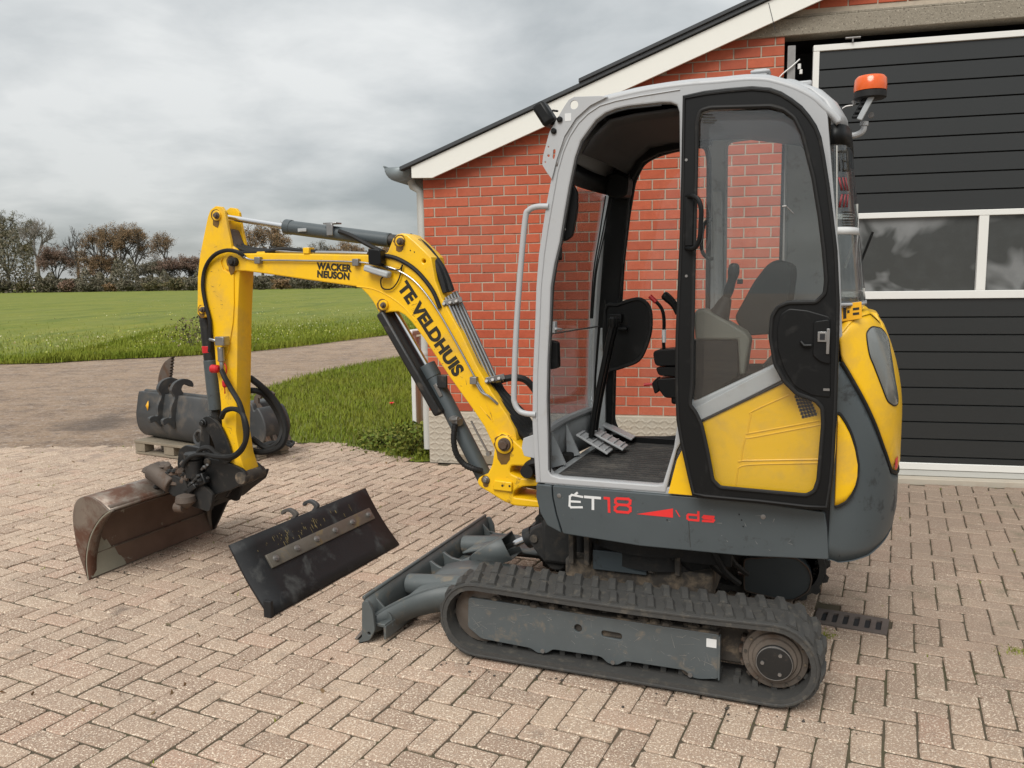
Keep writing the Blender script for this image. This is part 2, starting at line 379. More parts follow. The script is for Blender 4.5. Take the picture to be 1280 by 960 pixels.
# ------------------------------------------------------------------ ground
def ground_mat():
    q = NB('gravel'); q.coords('Position')
    a = q.noise(0.35, 6, 0.6); b = q.noise(2.2, 6, 0.65); f = q.noise(38, 5, 0.75); g = q.noise(120, 3, 0.7)
    c = q.mix(q.ramp(a, [(0.35, 0.0), (0.65, 1.0)]), (0.375, 0.27, 0.185), (0.30, 0.212, 0.145))
    c = q.mix(q.ramp(b, [(0.46, 0.0), (0.68, 0.85)]), c, (0.165, 0.122, 0.095))
    st2 = q.n('Mapping'); st2.inputs['Scale'].default_value = (0.5, 2.2, 1); st2.inputs['Rotation'].default_value = (0, 0, 0.35); q.l(q.vec, st2.inputs[0])
    c = q.mix(q.ramp(q.noise(1.8, 7, 0.7, vec=st2.outputs[0]), [(0.50, 0.0), (0.66, 0.55)]), c, (0.42, 0.335, 0.27))
    c = q.mix(q.ramp(q.noise(9, 6, 0.75), [(0.55, 0.0), (0.64, 0.8)]), c, (0.47, 0.39, 0.33))
    c = q.mix(q.ramp(q.noise(11, 6, 0.75), [(0.36, 0.75), (0.45, 0.0)]), c, (0.15, 0.112, 0.09))
    c = q.mix(q.ramp(f, [(0.52, 0.0), (0.66, 0.8)]), c, (0.50, 0.42, 0.36))
    c = q.mix(q.ramp(g, [(0.32, 0.7), (0.45, 0.0)]), c, (0.12, 0.09, 0.075))
    # damp, dark spot where the track meets the paving
    d = q.n('VectorMath', operation='DISTANCE'); q.l(q.vec, d.inputs[0]); p = ground(150, 525); d.inputs[1].default_value = (p[0], p[1], 0)
    dd = q.math('ADD', q.math('DIVIDE', d.outputs['Value'], 2.6), q.math('MULTIPLY', q.noise(1.3, 6, 0.65), 1.3))
    c = q.mix(q.ramp(dd, [(0.66, 0.72), (1.12, 0.0)]), c, (0.095, 0.078, 0.068))
    q.bsdf(c, 0.95, 0, q.math('ADD', q.math('MULTIPLY', q.noise(7, 6, 0.6), 1.5), f), 0.9, 0.03, spec=0.2); return q.m
MATS['gravel'] = ground_mat()
def sheet(name, poly, z, m, kind='structure', parent=None):
    s = MB(); s.add([(x, y, z) for x, y in poly], [tuple(range(len(poly)))])
    return tag(s.build(name, m, parent, smooth=False), kind=kind)
gnd = sheet('ground', [(-900, -60), (900, -60), (900, 1500), (-900, 1500)], -0.012, 'gravel')

def grass_mat(name, a, b, c, field=False):
    q = NB(name); q.coords('Position')
    r = q.n('NewGeometry').outputs['Random Per Island'] if not field else q.noise(60, 4, 0.7)
    col = q.mix(r, a, b)
    n = q.noise(0.12 if field else 0.9, 5, 0.6)
    col = q.mix(q.ramp(n, [(0.4, 0.0), (0.65, 0.7)]), col, c)
    if field:
        mp = q.n('Mapping'); mp.inputs['Scale'].default_value = (1, 0.45, 1); q.l(q.vec, mp.inputs[0])
        col = q.mix(q.ramp(q.noise(0.9, 7, 0.72, vec=mp.outputs[0]), [(0.46, 0.0), (0.66, 0.75)]), col, (0.065, 0.115, 0.016))
        col = q.mix(q.ramp(q.noise(4.5, 7, 0.75, vec=mp.outputs[0]), [(0.50, 0.0), (0.64, 0.7)]), col, (0.20, 0.25, 0.045))
        sp = q.ramp(q.noise(1.7, 8, 0.85, vec=mp.outputs[0]), [(0.63, 0.0), (0.67, 1.0)])
        mp2 = q.n('Mapping'); mp2.inputs['Scale'].default_value = (0.28, 0.06, 1); mp2.inputs['Rotation'].default_value = (0, 0, 0.12); q.l(q.vec, mp2.inputs[0])
        col = q.mix(q.ramp(q.noise(1.0, 8, 0.7, vec=mp2.outputs[0]), [(0.42, 0.0), (0.66, 0.65)]), col, (0.195, 0.205, 0.05))
        col = q.mix(q.ramp(q.noise(2.1, 8, 0.7, vec=mp2.outputs[0]), [(0.50, 0.0), (0.66, 0.6)]), col, (0.055, 0.10, 0.018))
        band = q.ramp(q.noise(0.05, 3, 0.5), [(0.42, 0.0), (0.6, 1.0)])
        col = q.mix(q.math('MULTIPLY', sp, band), col, (0.50, 0.47, 0.14))
    q.bsdf(col, 0.85, 0, q.noise(9, 6, 0.7) if field else None, 0.6, 0.05, spec=0.2)
    MATS[name] = q.m; return q.m
grass_mat('grass_field', (0.12, 0.145, 0.016), (0.17, 0.188, 0.024), (0.215, 0.205, 0.028), True)
grass_mat('grass_blade', (0.10, 0.148, 0.011), (0.20, 0.24, 0.023), (0.23, 0.235, 0.033))
grass_mat('grass_dry', (0.16, 0.16, 0.05), (0.20, 0.15, 0.06), (0.1, 0.13, 0.03))
def G(px, py): p = ground(px, py); return (float(p[0]), float(p[1]))
edge = [G(0, 455), G(60, 453), G(130, 449), G(200, 446), G(265, 442), G(330, 437), G(400, 429), G(480, 419)]
fe = [(-60, 12.5), (-30, 14.2), (-18, 15.3)]+edge+[(-2.2, 26), (1, 34), (8, 60), (40, 120)]
fe_poly = crv(fe, 6)+[(200, 420), (-400, 420), (-400, 40)]
field = sheet('field', fe_poly, 0.012, 'grass_field')
# grassy triangle between the track and the barn
verge_poly = [G(306, 499), G(330, 486), G(375, 472), G(420, 461), G(470, 452), G(505, 446), (-1.55, 17.5), (-0.3, 18), (0.45, 12), (-0.42, 8.2), (-0.71, 6.86),
              G(520, 577), G(490, 570), G(455, 560), G(420, 553), G(372, 553), G(345, 540), G(325, 520)]
verge = sheet('grass_verge', verge_poly, -0.002, 'grass_field')

def blades(name, pts, hmin, hmax, wd, m, parent=None, lean=0.5, hf=None):
    """grass blades: bent three-vertex strips, one mesh"""
    k = len(pts); pts = np.asarray(pts); a = rng.uniform(0, 2*math.pi, k); h = rng.uniform(hmin, hmax, k)*(0.6+0.8*rng.random(k)**2)
    if hf is not None: h = h*hf
    ln = rng.uniform(0.1, lean, k)*h; dx, dy = np.cos(a), np.sin(a); wx, wy = -dy*wd/2, dx*wd/2
    z0 = pts[:, 2]
    V = np.empty((k, 5, 3))
    V[:, 0] = np.stack([pts[:, 0]-wx, pts[:, 1]-wy, z0], 1); V[:, 1] = np.stack([pts[:, 0]+wx, pts[:, 1]+wy, z0], 1)
    mx_, my_ = pts[:, 0]+dx*ln*0.35, pts[:, 1]+dy*ln*0.35
    V[:, 2] = np.stack([mx_+wx*0.8, my_+wy*0.8, z0+h*0.6], 1); V[:, 3] = np.stack([mx_-wx*0.8, my_-wy*0.8, z0+h*0.6], 1)
    V[:, 4] = np.stack([pts[:, 0]+dx*ln, pts[:, 1]+dy*ln, z0+h], 1)
    me = bpy.data.meshes.new(name); me.vertices.add(k*5); me.vertices.foreach_set('co', V.ravel())
    b = np.arange(k)[:, None]*5
    lp = np.concatenate([b+np.array([[0, 1, 2, 3]]), b+np.array([[3, 2, 4]])], 1)
    me.loops.add(k*7); me.loops.foreach_set('vertex_index', lp.ravel())
    st = (np.arange(k)[:, None]*7+np.array([[0, 4]])).ravel(); me.polygons.add(k*2); me.polygons.foreach_set('loop_start', st)
    me.update(calc_edges=True); me.validate()
    return finish(me, name, m, parent, smooth=False)
def scatter(poly, k, z=0.0):
    P_ = np.array(poly); lo, hi = P_.min(0), P_.max(0); out_ = []
    while len(out_) < k:
        x, y = rng.uniform(lo[0], hi[0]), rng.uniform(lo[1], hi[1])
        if inpoly(x, y, poly): out_.append((x, y, z))
    return np.array(out_)
gp = scatter(verge_poly, 52000, -0.003); gp[:, :2] += rng.normal(0, 0.05, (len(gp), 2))
tag(blades('dry_grass', gp[::9]+np.array([0.02, 0.01, 0]), 0.04, 0.10, 0.006, 'grass_dry', lean=1.3), 'dry straw-coloured stems among the verge grass', 'grass', kind='stuff')
g1 = tag(blades('verge_grass', gp, 0.035, 0.085, 0.007, 'grass_blade', lean=0.9), 'rough green grass growing between the gravel track and the barn corner', 'grass', kind='stuff')
# ragged near border of the field
ep = []
ee = np.array(crv(fe[2:-2], 10))
for i in range(60000):
    j = rng.integers(0, len(ee)-1); t = rng.random(); p = ee[j]*(1-t)+ee[j+1]*t
    d = abs(rng.normal(0, 0.9)); ep.append((p[0]+rng.normal(0, 0.12)-d*0.15, p[1]+d-0.12, 0.005))
for i in range(45000):
    px_ = rng.uniform(-40, 520); j = rng.integers(0, len(ee)-1); t = rng.random(); p = ee[j]*(1-t)+ee[j+1]*t; d = abs(rng.normal(0, 6)); ep.append((p[0]-d*0.2, p[1]+d, 0.0))
g2 = tag(blades('field_edge_grass', ep, 0.05, 0.14, 0.012, 'grass_blade', lean=0.9), 'longer ragged grass along the near edge of the field', 'grass', kind='stuff')

# ------------------------------------------------------------------ clay paving, herringbone
def paver_mat():
    q = NB('paver'); q.coords('Position'); r = q.rnd()
    c = q.ramp(r, [(0.0, (0.30, 0.208, 0.15)), (0.35, (0.37, 0.265, 0.194)), (0.7, (0.435, 0.322, 0.235)), (1.0, (0.40, 0.262, 0.19))])
    c = q.mix(q.ramp(q.noise(0.8, 5, 0.6), [(0.4, 0.0), (0.75, 0.45)]), c, (0.235, 0.175, 0.14))
    sp = q.noise(135, 2, 0.6); c = q.mix(q.ramp(sp, [(0.565, 0.0), (0.615, 0.9)]), c, (0.78, 0.67, 0.53))
    sp3 = q.noise(320, 2, 0.6); c = q.mix(q.ramp(sp3, [(0.56, 0.0), (0.64, 0.7)]), c, (0.62, 0.52, 0.43))
    sp2 = q.noise(150, 3, 0.7); c = q.mix(q.ramp(sp2, [(0.36, 0.7), (0.45, 0.0)]), c, (0.17, 0.12, 0.095))
    c = q.mix(q.ramp(q.noise(6, 7, 0.7), [(0.56, 0.0), (0.72, 0.55)]), c, (0.19, 0.155, 0.125))
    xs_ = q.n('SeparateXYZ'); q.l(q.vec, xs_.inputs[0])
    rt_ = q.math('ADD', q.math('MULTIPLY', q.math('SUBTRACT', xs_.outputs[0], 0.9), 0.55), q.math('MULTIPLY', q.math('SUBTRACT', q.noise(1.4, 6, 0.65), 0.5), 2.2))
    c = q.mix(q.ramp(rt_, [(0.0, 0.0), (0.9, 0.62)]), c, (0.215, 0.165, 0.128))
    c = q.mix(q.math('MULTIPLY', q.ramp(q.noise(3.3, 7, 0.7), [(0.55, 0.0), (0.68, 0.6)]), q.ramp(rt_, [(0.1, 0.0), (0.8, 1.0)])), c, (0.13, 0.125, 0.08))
    oil = q.ramp(q.noise(2.3, 4, 0.55), [(0.68, 0.0), (0.74, 0.55)]); c = q.mix(oil, c, (0.10, 0.08, 0.068))
    b = q.math('ADD', q.math('MULTIPLY', q.noise(18, 5), 1.2), q.noise(170, 4, 0.7))
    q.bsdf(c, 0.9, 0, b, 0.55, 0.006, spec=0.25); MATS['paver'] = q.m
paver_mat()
def joint_mat():
    q = NB('joint_sand'); q.coords('Position')
    c = q.mix(q.noise(30, 5, 0.7), (0.055, 0.047, 0.032), (0.125, 0.10, 0.07))
    c = q.mix(q.ramp(q.noise(1.6, 6, 0.65), [(0.50, 0.0), (0.66, 0.75)]), c, (0.06, 0.068, 0.026))
    c = q.mix(q.ramp(q.noise(0.5, 4, 0.6), [(0.55, 0.0), (0.75, 0.6)]), c, (0.24, 0.185, 0.135))
    ys_ = q.n('SeparateXYZ'); q.l(q.vec, ys_.inputs[0]); mr = q.n('MapRange'); q.l(ys_.outputs[1], mr.inputs[0]); mr.inputs[1].default_value = 5.6; mr.inputs[2].default_value = 7.0
    far_ = q.mix(q.noise(12, 6, 0.75), (0.42, 0.325, 0.26), (0.24, 0.18, 0.14)); mr2 = q.n('MapRange'); q.l(ys_.outputs[0], mr2.inputs[0]); mr2.inputs[1].default_value = -1.2; mr2.inputs[2].default_value = -3.0; c = q.mix(q.math('MULTIPLY', mr.outputs[0], mr2.outputs[0]), c, far_)
    q.bsdf(c, 0.95, 0, q.noise(60, 5, 0.7), 0.6, 0.01, spec=0.2); MATS['joint_sand'] = q.m
joint_mat()
yard_poly = [(-9, 0.6), (6, 0.6), (6, 5.0)] + [tuple((FA+FU*u)[:2]) for u in (5.5, 0.0)] + [G(520, 577), G(490, 570), G(455, 560), G(420, 553), G(372, 553), (-2.6, 7.75), (-4.5, 7.7), (-6.5, 7.9), (-9, 8.1)]
grate_c = [ground(1024, 758), ground(1109, 771.6), ground(1105.6, 796.8), ground(1019.7, 778.5)]
gc = sum(grate_c)/4; gd = grate_c[1]-grate_c[0]; gang = math.atan2(gd[1], gd[0])
GL, GW = 0.30, 0.175
def sand_z(x, y):
    n_ = 0.5*math.sin(x*2.1+1.3*math.sin(y*1.7))+0.35*math.sin(x*5.3+y*3.1)+0.3*math.sin(y*6.7-x*2.3)
    b_ = 0.0018*max(0.0, min(1.0, (x-0.7)/0.8))*max(0.0, min(1.0, (4.6-y)/1.2))
    if math.hypot(x-gc[0], y-gc[1]) < 0.20: return -0.03
    return min(-0.0024, -0.0062+0.0014*n_+b_-0.003*max(0.0, min(1.0, (y-3.9)/1.3))*max(0.0, min(1.0, (x+3.6)/1.2)))
gx_, gy_ = np.arange(-9, 5.9, 0.06), np.arange(0.9, 8.2, 0.06)
s = MB(); ok_ = {}
for i_, x_ in enumerate(gx_):
    for j_, y_ in enumerate(gy_):
        if abs(x_) < 1.4+y_*0.85 and inpoly(x_, y_, yard_poly): ok_[(i_, j_)] = len(s.v); s.v.append((x_, y_, sand_z(x_, y_)+random.gauss(0, 0.0006)))
s.f = [(a, ok_[(i+1, j)], ok_[(i+1, j+1)], ok_[(i, j+1)]) for (i, j), a in ok_.items() if (i+1, j) in ok_ and (i, j+1) in ok_ and (i+1, j+1) in ok_]
yard = tag(s.build('paved_yard', 'joint_sand', None, fix=False), kind='structure')
sheet('yard_base', yard_poly, -0.0105, 'joint_sand', kind=None, parent=yard)
PL, PW, TH = 0.203, 0.1015, math.radians(-25.2)
def paver_geo(l, wd, zt=0.0, ch=0.0055, gap=0.0034, jit=None):
    """worn paver: twelve-sided outline with knocked-off corners, domed edge, sides going down into the sand"""
    hx, hy = l/2-gap, wd/2-gap; k = random.uniform(0.003, 0.010); r = lambda: random.gauss(0, 0.0010)
    o_ = [(-hx+k, -hy), (0, -hy), (hx-k, -hy), (hx, -hy+k), (hx, 0), (hx, hy-k), (hx-k, hy), (0, hy), (-hx+k, hy), (-hx, hy-k), (-hx, 0), (-hx, -hy+k)]
    o_ = [(a+r(), b+r()) for a, b in o_]; j = jit if jit is not None else [0]*4
    tl = lambda a, b: (j[0]*(a < 0)+j[1]*(a >= 0)+j[2]*(b < 0)+j[3]*(b >= 0))*0.5
    v = [(a, b, -0.03) for a, b in o_]+[(a, b, zt-0.0034+tl(a, b)) for a, b in o_]+[(a*(1-ch/hx), b*(1-ch/hy), zt+tl(a, b)) for a, b in o_]
    n = 12; f = [tuple(range(24, 36))]
    for i in range(n):
        q = (i+1) % n; f += [(i, q, n+q, n+i), (n+i, n+q, 2*n+q, 2*n+i)]
    return v, f
pav = []
ct, st_ = math.cos(TH), math.sin(TH)
for i in range(-95, 95):
    for j in range(-95, 95):
        r = (i-j) % 4
        if r == 0: u, v, ro = (i+1)*PW, (j+0.5)*PW, 0
        elif r == 3: u, v, ro = (i+0.5)*PW, (j+1)*PW, 1
        else: continue
        x, y = 0.3+u*ct-v*st_, 3.0+u*st_+v*ct
        if y < 1.2 or y > 8.3 or abs(x) > 1.0+y*0.78: continue
        if not inpoly(x, y, yard_poly): continue
        if (x-FA[0])*FN[0]+(y-FA[1])*FN[1] < 0.05 and x > -0.75: continue
        a, b = (x-gc[0])*math.cos(gang)+(y-gc[1])*math.sin(gang), -(x-gc[0])*math.sin(gang)+(y-gc[1])*math.cos(gang)
        if abs(a) < GL/2-0.07 and abs(b) < GW/2-0.07: continue
        pav.append((y, x, ro))
def hidden(x, y):      # under the machine
    d = np.array([x, y, 0])-EXO; return abs(d @ fy) < 0.62 and abs(d @ fx) < 0.75
pav.sort()
inframe = lambda x, y: (lambda q: -20 < q[0] < 1300 and q[1] < 985)(proj((x, y, 0)))
pms = []
for _ in range(8):
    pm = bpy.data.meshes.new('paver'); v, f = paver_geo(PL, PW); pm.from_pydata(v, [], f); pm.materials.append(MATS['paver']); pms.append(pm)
single, rest = 0, MB()
for y, x, ro in pav:
    ang = TH+ro*math.pi/2+random.gauss(0, 0.012)
    sink = max(0.0, min(1.0, (y-5.7+0.5*math.sin(x*1.7)-1.8*max(0.0, min(1.0, (x+3.2)/1.6)))/2.0))
    z = max(-0.0012, random.gauss(0.0004, 0.0014))-0.0085*sink*random.uniform(0.4, 1.1)
    near_g = math.hypot(x-gc[0], y-gc[1]) < 0.36; near_w = (x-FA[0])*FN[0]+(y-FA[1])*FN[1] < 0.25 and x > -0.9
    if single < 300 and inframe(x, y) and not hidden(x, y) and not near_g and not near_w:
        o = bpy.data.objects.new('paver', pms[single % 8]); o.location = (x, y, z); o.rotation_euler = (random.gauss(0, 0.006), random.gauss(0, 0.006), ang)
        link(o, yard); single += 1
    else:
        gp_ = 0.0034+0.0034*max(0.0, min(1.0, (y-3.9)/1.3))*max(0.0, min(1.0, (x+3.6)/1.2))*max(0.0, min(1.0, (1.6-x)/1.0))
        vv, ff = paver_geo(PL, PW, gap=gp_, jit=[random.gauss(0.0003, 0.0006) for _ in range(4)])
        c, s = math.cos(ang), math.sin(ang)
        vw = [[x+a*c-b*s, y+a*s+b*c, d+z] for a, b, d in vv]
        if near_g:
            ca, sa = math.cos(gang), math.sin(gang); la_, lb_ = (x-gc[0])*ca+(y-gc[1])*sa, -(x-gc[0])*sa+(y-gc[1])*ca
            loc_ = [((p_[0]-gc[0])*ca+(p_[1]-gc[1])*sa, -(p_[0]-gc[0])*sa+(p_[1]-gc[1])*ca) for p_ in vw]
            ins_ = any(abs(u_) < GL/2 and abs(v_) < GW/2 for u_, v_ in loc_+[(la_, lb_)])
            pr = max((max(u_ for u_, v_ in loc_)-GL/2, 0, 1), (max(-u_ for u_, v_ in loc_)-GL/2, 0, -1), (max(v_ for u_, v_ in loc_)-GW/2, 1, 1), (max(-v_ for u_, v_ in loc_)-GW/2, 1, -1))
            if pr[0] < 0.03: continue
            ax, sg = pr[1], pr[2]; lim = (GL/2+0.016, GW/2+0.016)[ax] if ins_ else -9
            for p_ in vw:
                l2 = [(p_[0]-gc[0])*ca+(p_[1]-gc[1])*sa, -(p_[0]-gc[0])*sa+(p_[1]-gc[1])*ca]
                if l2[ax]*sg < lim: l2[ax] = lim*sg
                p_[0], p_[1] = gc[0]+l2[0]*ca-l2[1]*sa, gc[1]+l2[0]*sa+l2[1]*ca
        if near_w:
            for p_ in vw:
                dw = (p_[0]-FA[0])*FN[0]+(p_[1]-FA[1])*FN[1]; lim = 0.09 if p_[0] > FA[0]+2.5 else 0.03
                if dw < lim: p_[0] += FN[0]*(lim-dw); p_[1] += FN[1]*(lim-dw)
        rest.add(vw, ff)
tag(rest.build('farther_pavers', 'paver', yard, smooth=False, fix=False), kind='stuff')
# weeds between the stones
wp = []
for i in range(520):
    y, x, ro = pav[rng.integers(0, len(pav))]
    a = TH+(ro+rng.integers(0, 2))*math.pi/2; t = rng.uniform(-0.1, 0.1)
    if rng.random() < 0.4 or y > 5.2:
        bx_, by_ = x-math.sin(a)*PW/2, y+math.cos(a)*PW/2
        for k in range(4): wp.append((bx_+math.cos(a)*(t+rng.normal(0, .012)), by_+math.sin(a)*(t+rng.normal(0, .012)), -0.006))
for cpx in ((1030, 795), (1268, 815)):
    c0 = ground(*cpx)
    for k in range(110): wp.append((c0[0]+rng.normal(0, .03), c0[1]+rng.normal(0, .02), -0.004))
tag(blades('joint_weeds', wp, 0.008, 0.02, 0.004, 'grass_blade', lean=1.2), 'tiny weeds sprouting in the joints of the paving', 'weeds', kind='stuff')

# ------------------------------------------------------------------ drain grate
gr = empty('drain_grate', (gc[0], gc[1], -0.0105), gang)
tag(gr, 'small rusty cast iron drain grate with slots set in the paving behind the machine', 'drain grate')
holes = [rnd([(x-0.011, -0.055), (x+0.011, -0.055), (x+0.011, 0.055), (x-0.011, 0.055)], 0.009) for x in np.linspace(-0.112, 0.112, 6)]
me = plate_mesh(rnd([(-GL/2, -GW/2), (GL/2, -GW/2), (GL/2, GW/2), (-GL/2, GW/2)], 0.006), holes, -0.012, 0.012, 0.002)
me.transform(Matrix.Rotation(math.radians(-90), 4, 'X')); finish(me, 'grate', 'cast_iron', gr)
s = MB()
for a, b, c, d in ((0, GW/2+0.008, GL+0.03, 0.014), (0, -GW/2-0.008, GL+0.03, 0.014), (GL/2+0.008, 0, 0.014, GW), (-GL/2-0.008, 0, 0.014, GW)): s.box((a, b, -0.012), (c, d, 0.022))
s.build('rim', 'cast_iron', gr, 0.002)
s = MB(); s.box((0, 0, 0.0012), (GL-0.01, GW-0.01, 0.001)); s.build('sump', 'dark_inside', gr)

# ------------------------------------------------------------------ barn
barn = empty('barn', (FA[0], FA[1], 0), FANG)       # local x along the front, y into the building, z up
tag(barn, 'red brick barn with white bargeboard and large dark sectional garage door', 'barn')
OP0, OP1, OPZ, BW, BD = 2.77, 6.93, 3.212, 9.7, 12.0
EAVE, SLOPE = 2.37, 0.3775
def roof_z(u): return EAVE+SLOPE*(u if u < BW/2 else BW-u)
def brick_mat():
    q = NB('brick'); q.coords('Object'); r = q.rnd()
    c = q.ramp(r, [(0.0, (0.40, 0.085, 0.042)), (0.3, (0.46, 0.102, 0.05)), (0.6, (0.51, 0.122, 0.061)), (0.85, (0.44, 0.094, 0.046)), (1.0, (0.36, 0.076, 0.041))])
    pos = q.n('NewGeometry').outputs['Position']
    c = q.mix(q.ramp(q.noise(24, 6, 0.7, vec=pos), [(0.35, 0.0), (0.75, 0.4)]), c, (0.24, 0.045, 0.024))
    c = q.mix(q.ramp(q.noise(1.1, 5, 0.6, vec=pos), [(0.45, 0.0), (0.8, 0.4)]), c, (0.42, 0.19, 0.13))
    c = q.mix(q.ramp(q.noise(3.1, 7, 0.7, vec=pos), [(0.58, 0.0), (0.76, 0.4)]), c, (0.24, 0.065, 0.042))
    q.bsdf(c, 0.8, 0, q.noise(60, 6, 0.7, vec=pos), 0.35, 0.004, spec=0.25); MATS['brick'] = q.m
brick_mat()
mat('mortar', (0.52, 0.445, 0.35), 0.95, var=0.2, vs=30, bump=0.4, bs=120)
def concrete_mat():
    q = NB('concrete'); q.coords()
    c = q.mix(q.noise(45, 6, 0.75), (0.33, 0.30, 0.24), (0.19, 0.165, 0.13))
    c = q.mix(q.ramp(q.noise(70, 3, 0.6), [(0.60, 0.0), (0.68, 0.8)]), c, (0.50, 0.45, 0.37))
    c = q.mix(q.ramp(q.noise(90, 3, 0.6), [(0.34, 0.8), (0.42, 0.0)]), c, (0.085, 0.07, 0.055))
    q.bsdf(c, 0.92, 0, q.noise(60, 6, 0.7), 0.6, 0.008, spec=0.2); MATS['concrete'] = q.m
concrete_mat()
mat('plinth_cement', (0.46, 0.41, 0.335), 0.95, var=0.10, vs=9, dirt=(0.37, 0.31, 0.24), ds=5, dlo=0.55, dhi=0.8, bump=0.3, bs=120)
# mortar body of the front wall and the other walls
s = MB()
prof = [(0.006, 0.43), (OP0-0.006, 0.43), (OP0-0.006, OPZ+0.1), (OP1, OPZ+0.1), (OP1, 0.43), (BW-0.006, 0.43), (BW-0.006, roof_z(BW)), (BW/2, roof_z(BW/2)), (0.006, roof_z(0))]
wall = s.prism(prof, 0.006, 0.20).build('brick_wall', 'mortar', barn, smooth=False)
s = MB(); s.box((0.1, BD/2+0.1, 1.2), (0.19, BD-0.2, 2.34)); s.box((BW-0.1, BD/2+0.1, 1.2), (0.19, BD-0.2, 2.34)); s.box((BW/2, BD-0.1, 1.2), (BW-0.4, 0.2, 2.34))
s.build('rear_wall', 'brick', barn, smooth=False)
# bricks
BM_, BH = 0.193, 0.0755
def brick_geo(l, h=BH-0.0092, d=0.02, ch=0.0025):
    x, z = l/2, h/2
    v = [(-x, d, -z), (x, d, -z), (x, d, z), (-x, d, z), (-x, ch, -z), (x, ch, -z), (x, ch, z), (-x, ch, z), (-x+ch, 0, -z+ch), (x-ch, 0, -z+ch), (x-ch, 0, z-ch), (-x+ch, 0, z-ch)]
    f = [(8, 9, 10, 11)]
    for i in range(4):
        k = (i+1) % 4; f += [(i, k, 4+k, 4+i), (4+i, 4+k, 8+k, 8+i)]
    return v, f
def bmesh_of(l):
    me = bpy.data.meshes.new('brick'); v, f = brick_geo(l); me.from_pydata(v, [], f); me.materials.append(MATS['brick']); return me
full, half = bmesh_of(BM_-0.009), bmesh_of(BM_*0.47-0.009)
cand = []
row = 0; z = 0.44+BH/2
while z < roof_z(BW/2):
    off = BM_*0.5 if row % 2 else 0.0
    u = 0.0; first = True
    while u < 5.6:
        l = BM_ if not (first and row % 2) else BM_*0.5
        c = u+l/2; u0 = u; u += l; first = False
        if z > roof_z(c)-0.03: continue
        if z < OPZ+0.16 and u0 > OP0-0.035: continue
        if z < OPZ+0.16 and u > OP0+0.01:
            l = OP0-u0
            if l < 0.03: continue
            c = u0+l/2
        cand.append((c, z, l))
    z += BH; row += 1
def vis(c, z):
    q = proj(FA+FU*c+np.array([0, 0, z])); x, y = q
    if y < -8 or x > 1290: return 0
    if 845 < x < 1062 and y > 118: return 1 if (x < 990 and y < 400) else 0
    if 668 < x < 850 and y > 545: return 0
    return 2
cand.sort(key=lambda t: (-vis(t[0], t[1]), t[0]))
rest = MB(); k = 0
for c, z, l in cand:
    dy = random.gauss(0, 0.0012); rr = random.gauss(0, 0.004)
    if k < 300 and abs(l-BM_) < 1e-6 or (k < 300 and abs(l-BM_*0.5) < 1e-6):
        o = bpy.data.objects.new('brick', full if abs(l-BM_) < 1e-6 else half)
        o.location = (c, -0.0+dy, z); o.rotation_euler = (random.gauss(0, 0.006), rr, random.gauss(0, 0.006)); link(o, wall); k += 1
    else:
        v, f = brick_geo(l-0.010); cs, sn = math.cos(rr), math.sin(rr)
        rest.add([(c+a*cs-d*sn, dy+b, z+a*sn+d*cs) for a, b, d in v], f)
tag(rest.build('remaining_bricks', 'brick', wall, smooth=False, fix=False), kind='stuff')
# cement rendered plinth with a basket-weave of low ridges, a few bricks showing at its foot
s = MB(); s.box((OP0/2, 0.08, 0.218), (OP0-0.004, 0.19, 0.436)); pl = s.build('plinth', 'plinth_cement', barn, 0.006)
s = MB()
for i in range(int(OP0/0.046)):
    for j in range(9):
        x, zz = 0.03+i*0.046, 0.03+j*0.046
        if x > OP0-0.03: continue
        a = 0.55 if (i+j) % 2 else -0.55
        a += random.gauss(0, 0.15); ln = 0.021+random.random()*0.004
        c, s_ = math.cos(a), math.sin(a); t = 0.012
        v = [(x-c*ln-s_*-t, -0.0155, zz-s_*ln-c*t), (x+c*ln-s_*-t, -0.0155, zz+s_*ln-c*t), (x+c*ln+s_*-t, -0.0155, zz+s_*ln+c*t), (x-c*ln+s_*-t, -0.0155, zz-s_*ln+c*t)]
        m0 = (x-c*ln*0.5, -0.0195, zz-s_*ln*0.5); m1 = (x+c*ln*0.5, -0.0195, zz+s_*ln*0.5)
        s.add(v+[m0, m1], [(0, 1, 5, 4), (2, 3, 4, 5), (1, 2, 5), (3, 0, 4)])
tag(s.build('plinth_relief', 'plinth_cement', pl, smooth=False, fix=False), kind='stuff')
s = MB()
for u in (0.36, 0.55): s.box((u, -0.017, 0.045), (0.175, 0.012, 0.075))
s.build('plinth_patch', 'pallet_wood', pl, 0.004)
# concrete lintel
s = MB(); s.box(((2.3+OP1+0.25)/2, 0.07, (OPZ+3.335)/2), (OP1+0.25-2.3, 0.17, 3.335-OPZ)); lint = s.build('lintel', 'concrete', barn, 0.008)
s = MB(); s.prism([(2.35, 3.336), (OP1+0.2, 3.336), (OP1+0.2, 3.352), (2.6, 3.352)], -0.008, 0.05).build('mortar_bed', 'concrete', lint, 0.003)
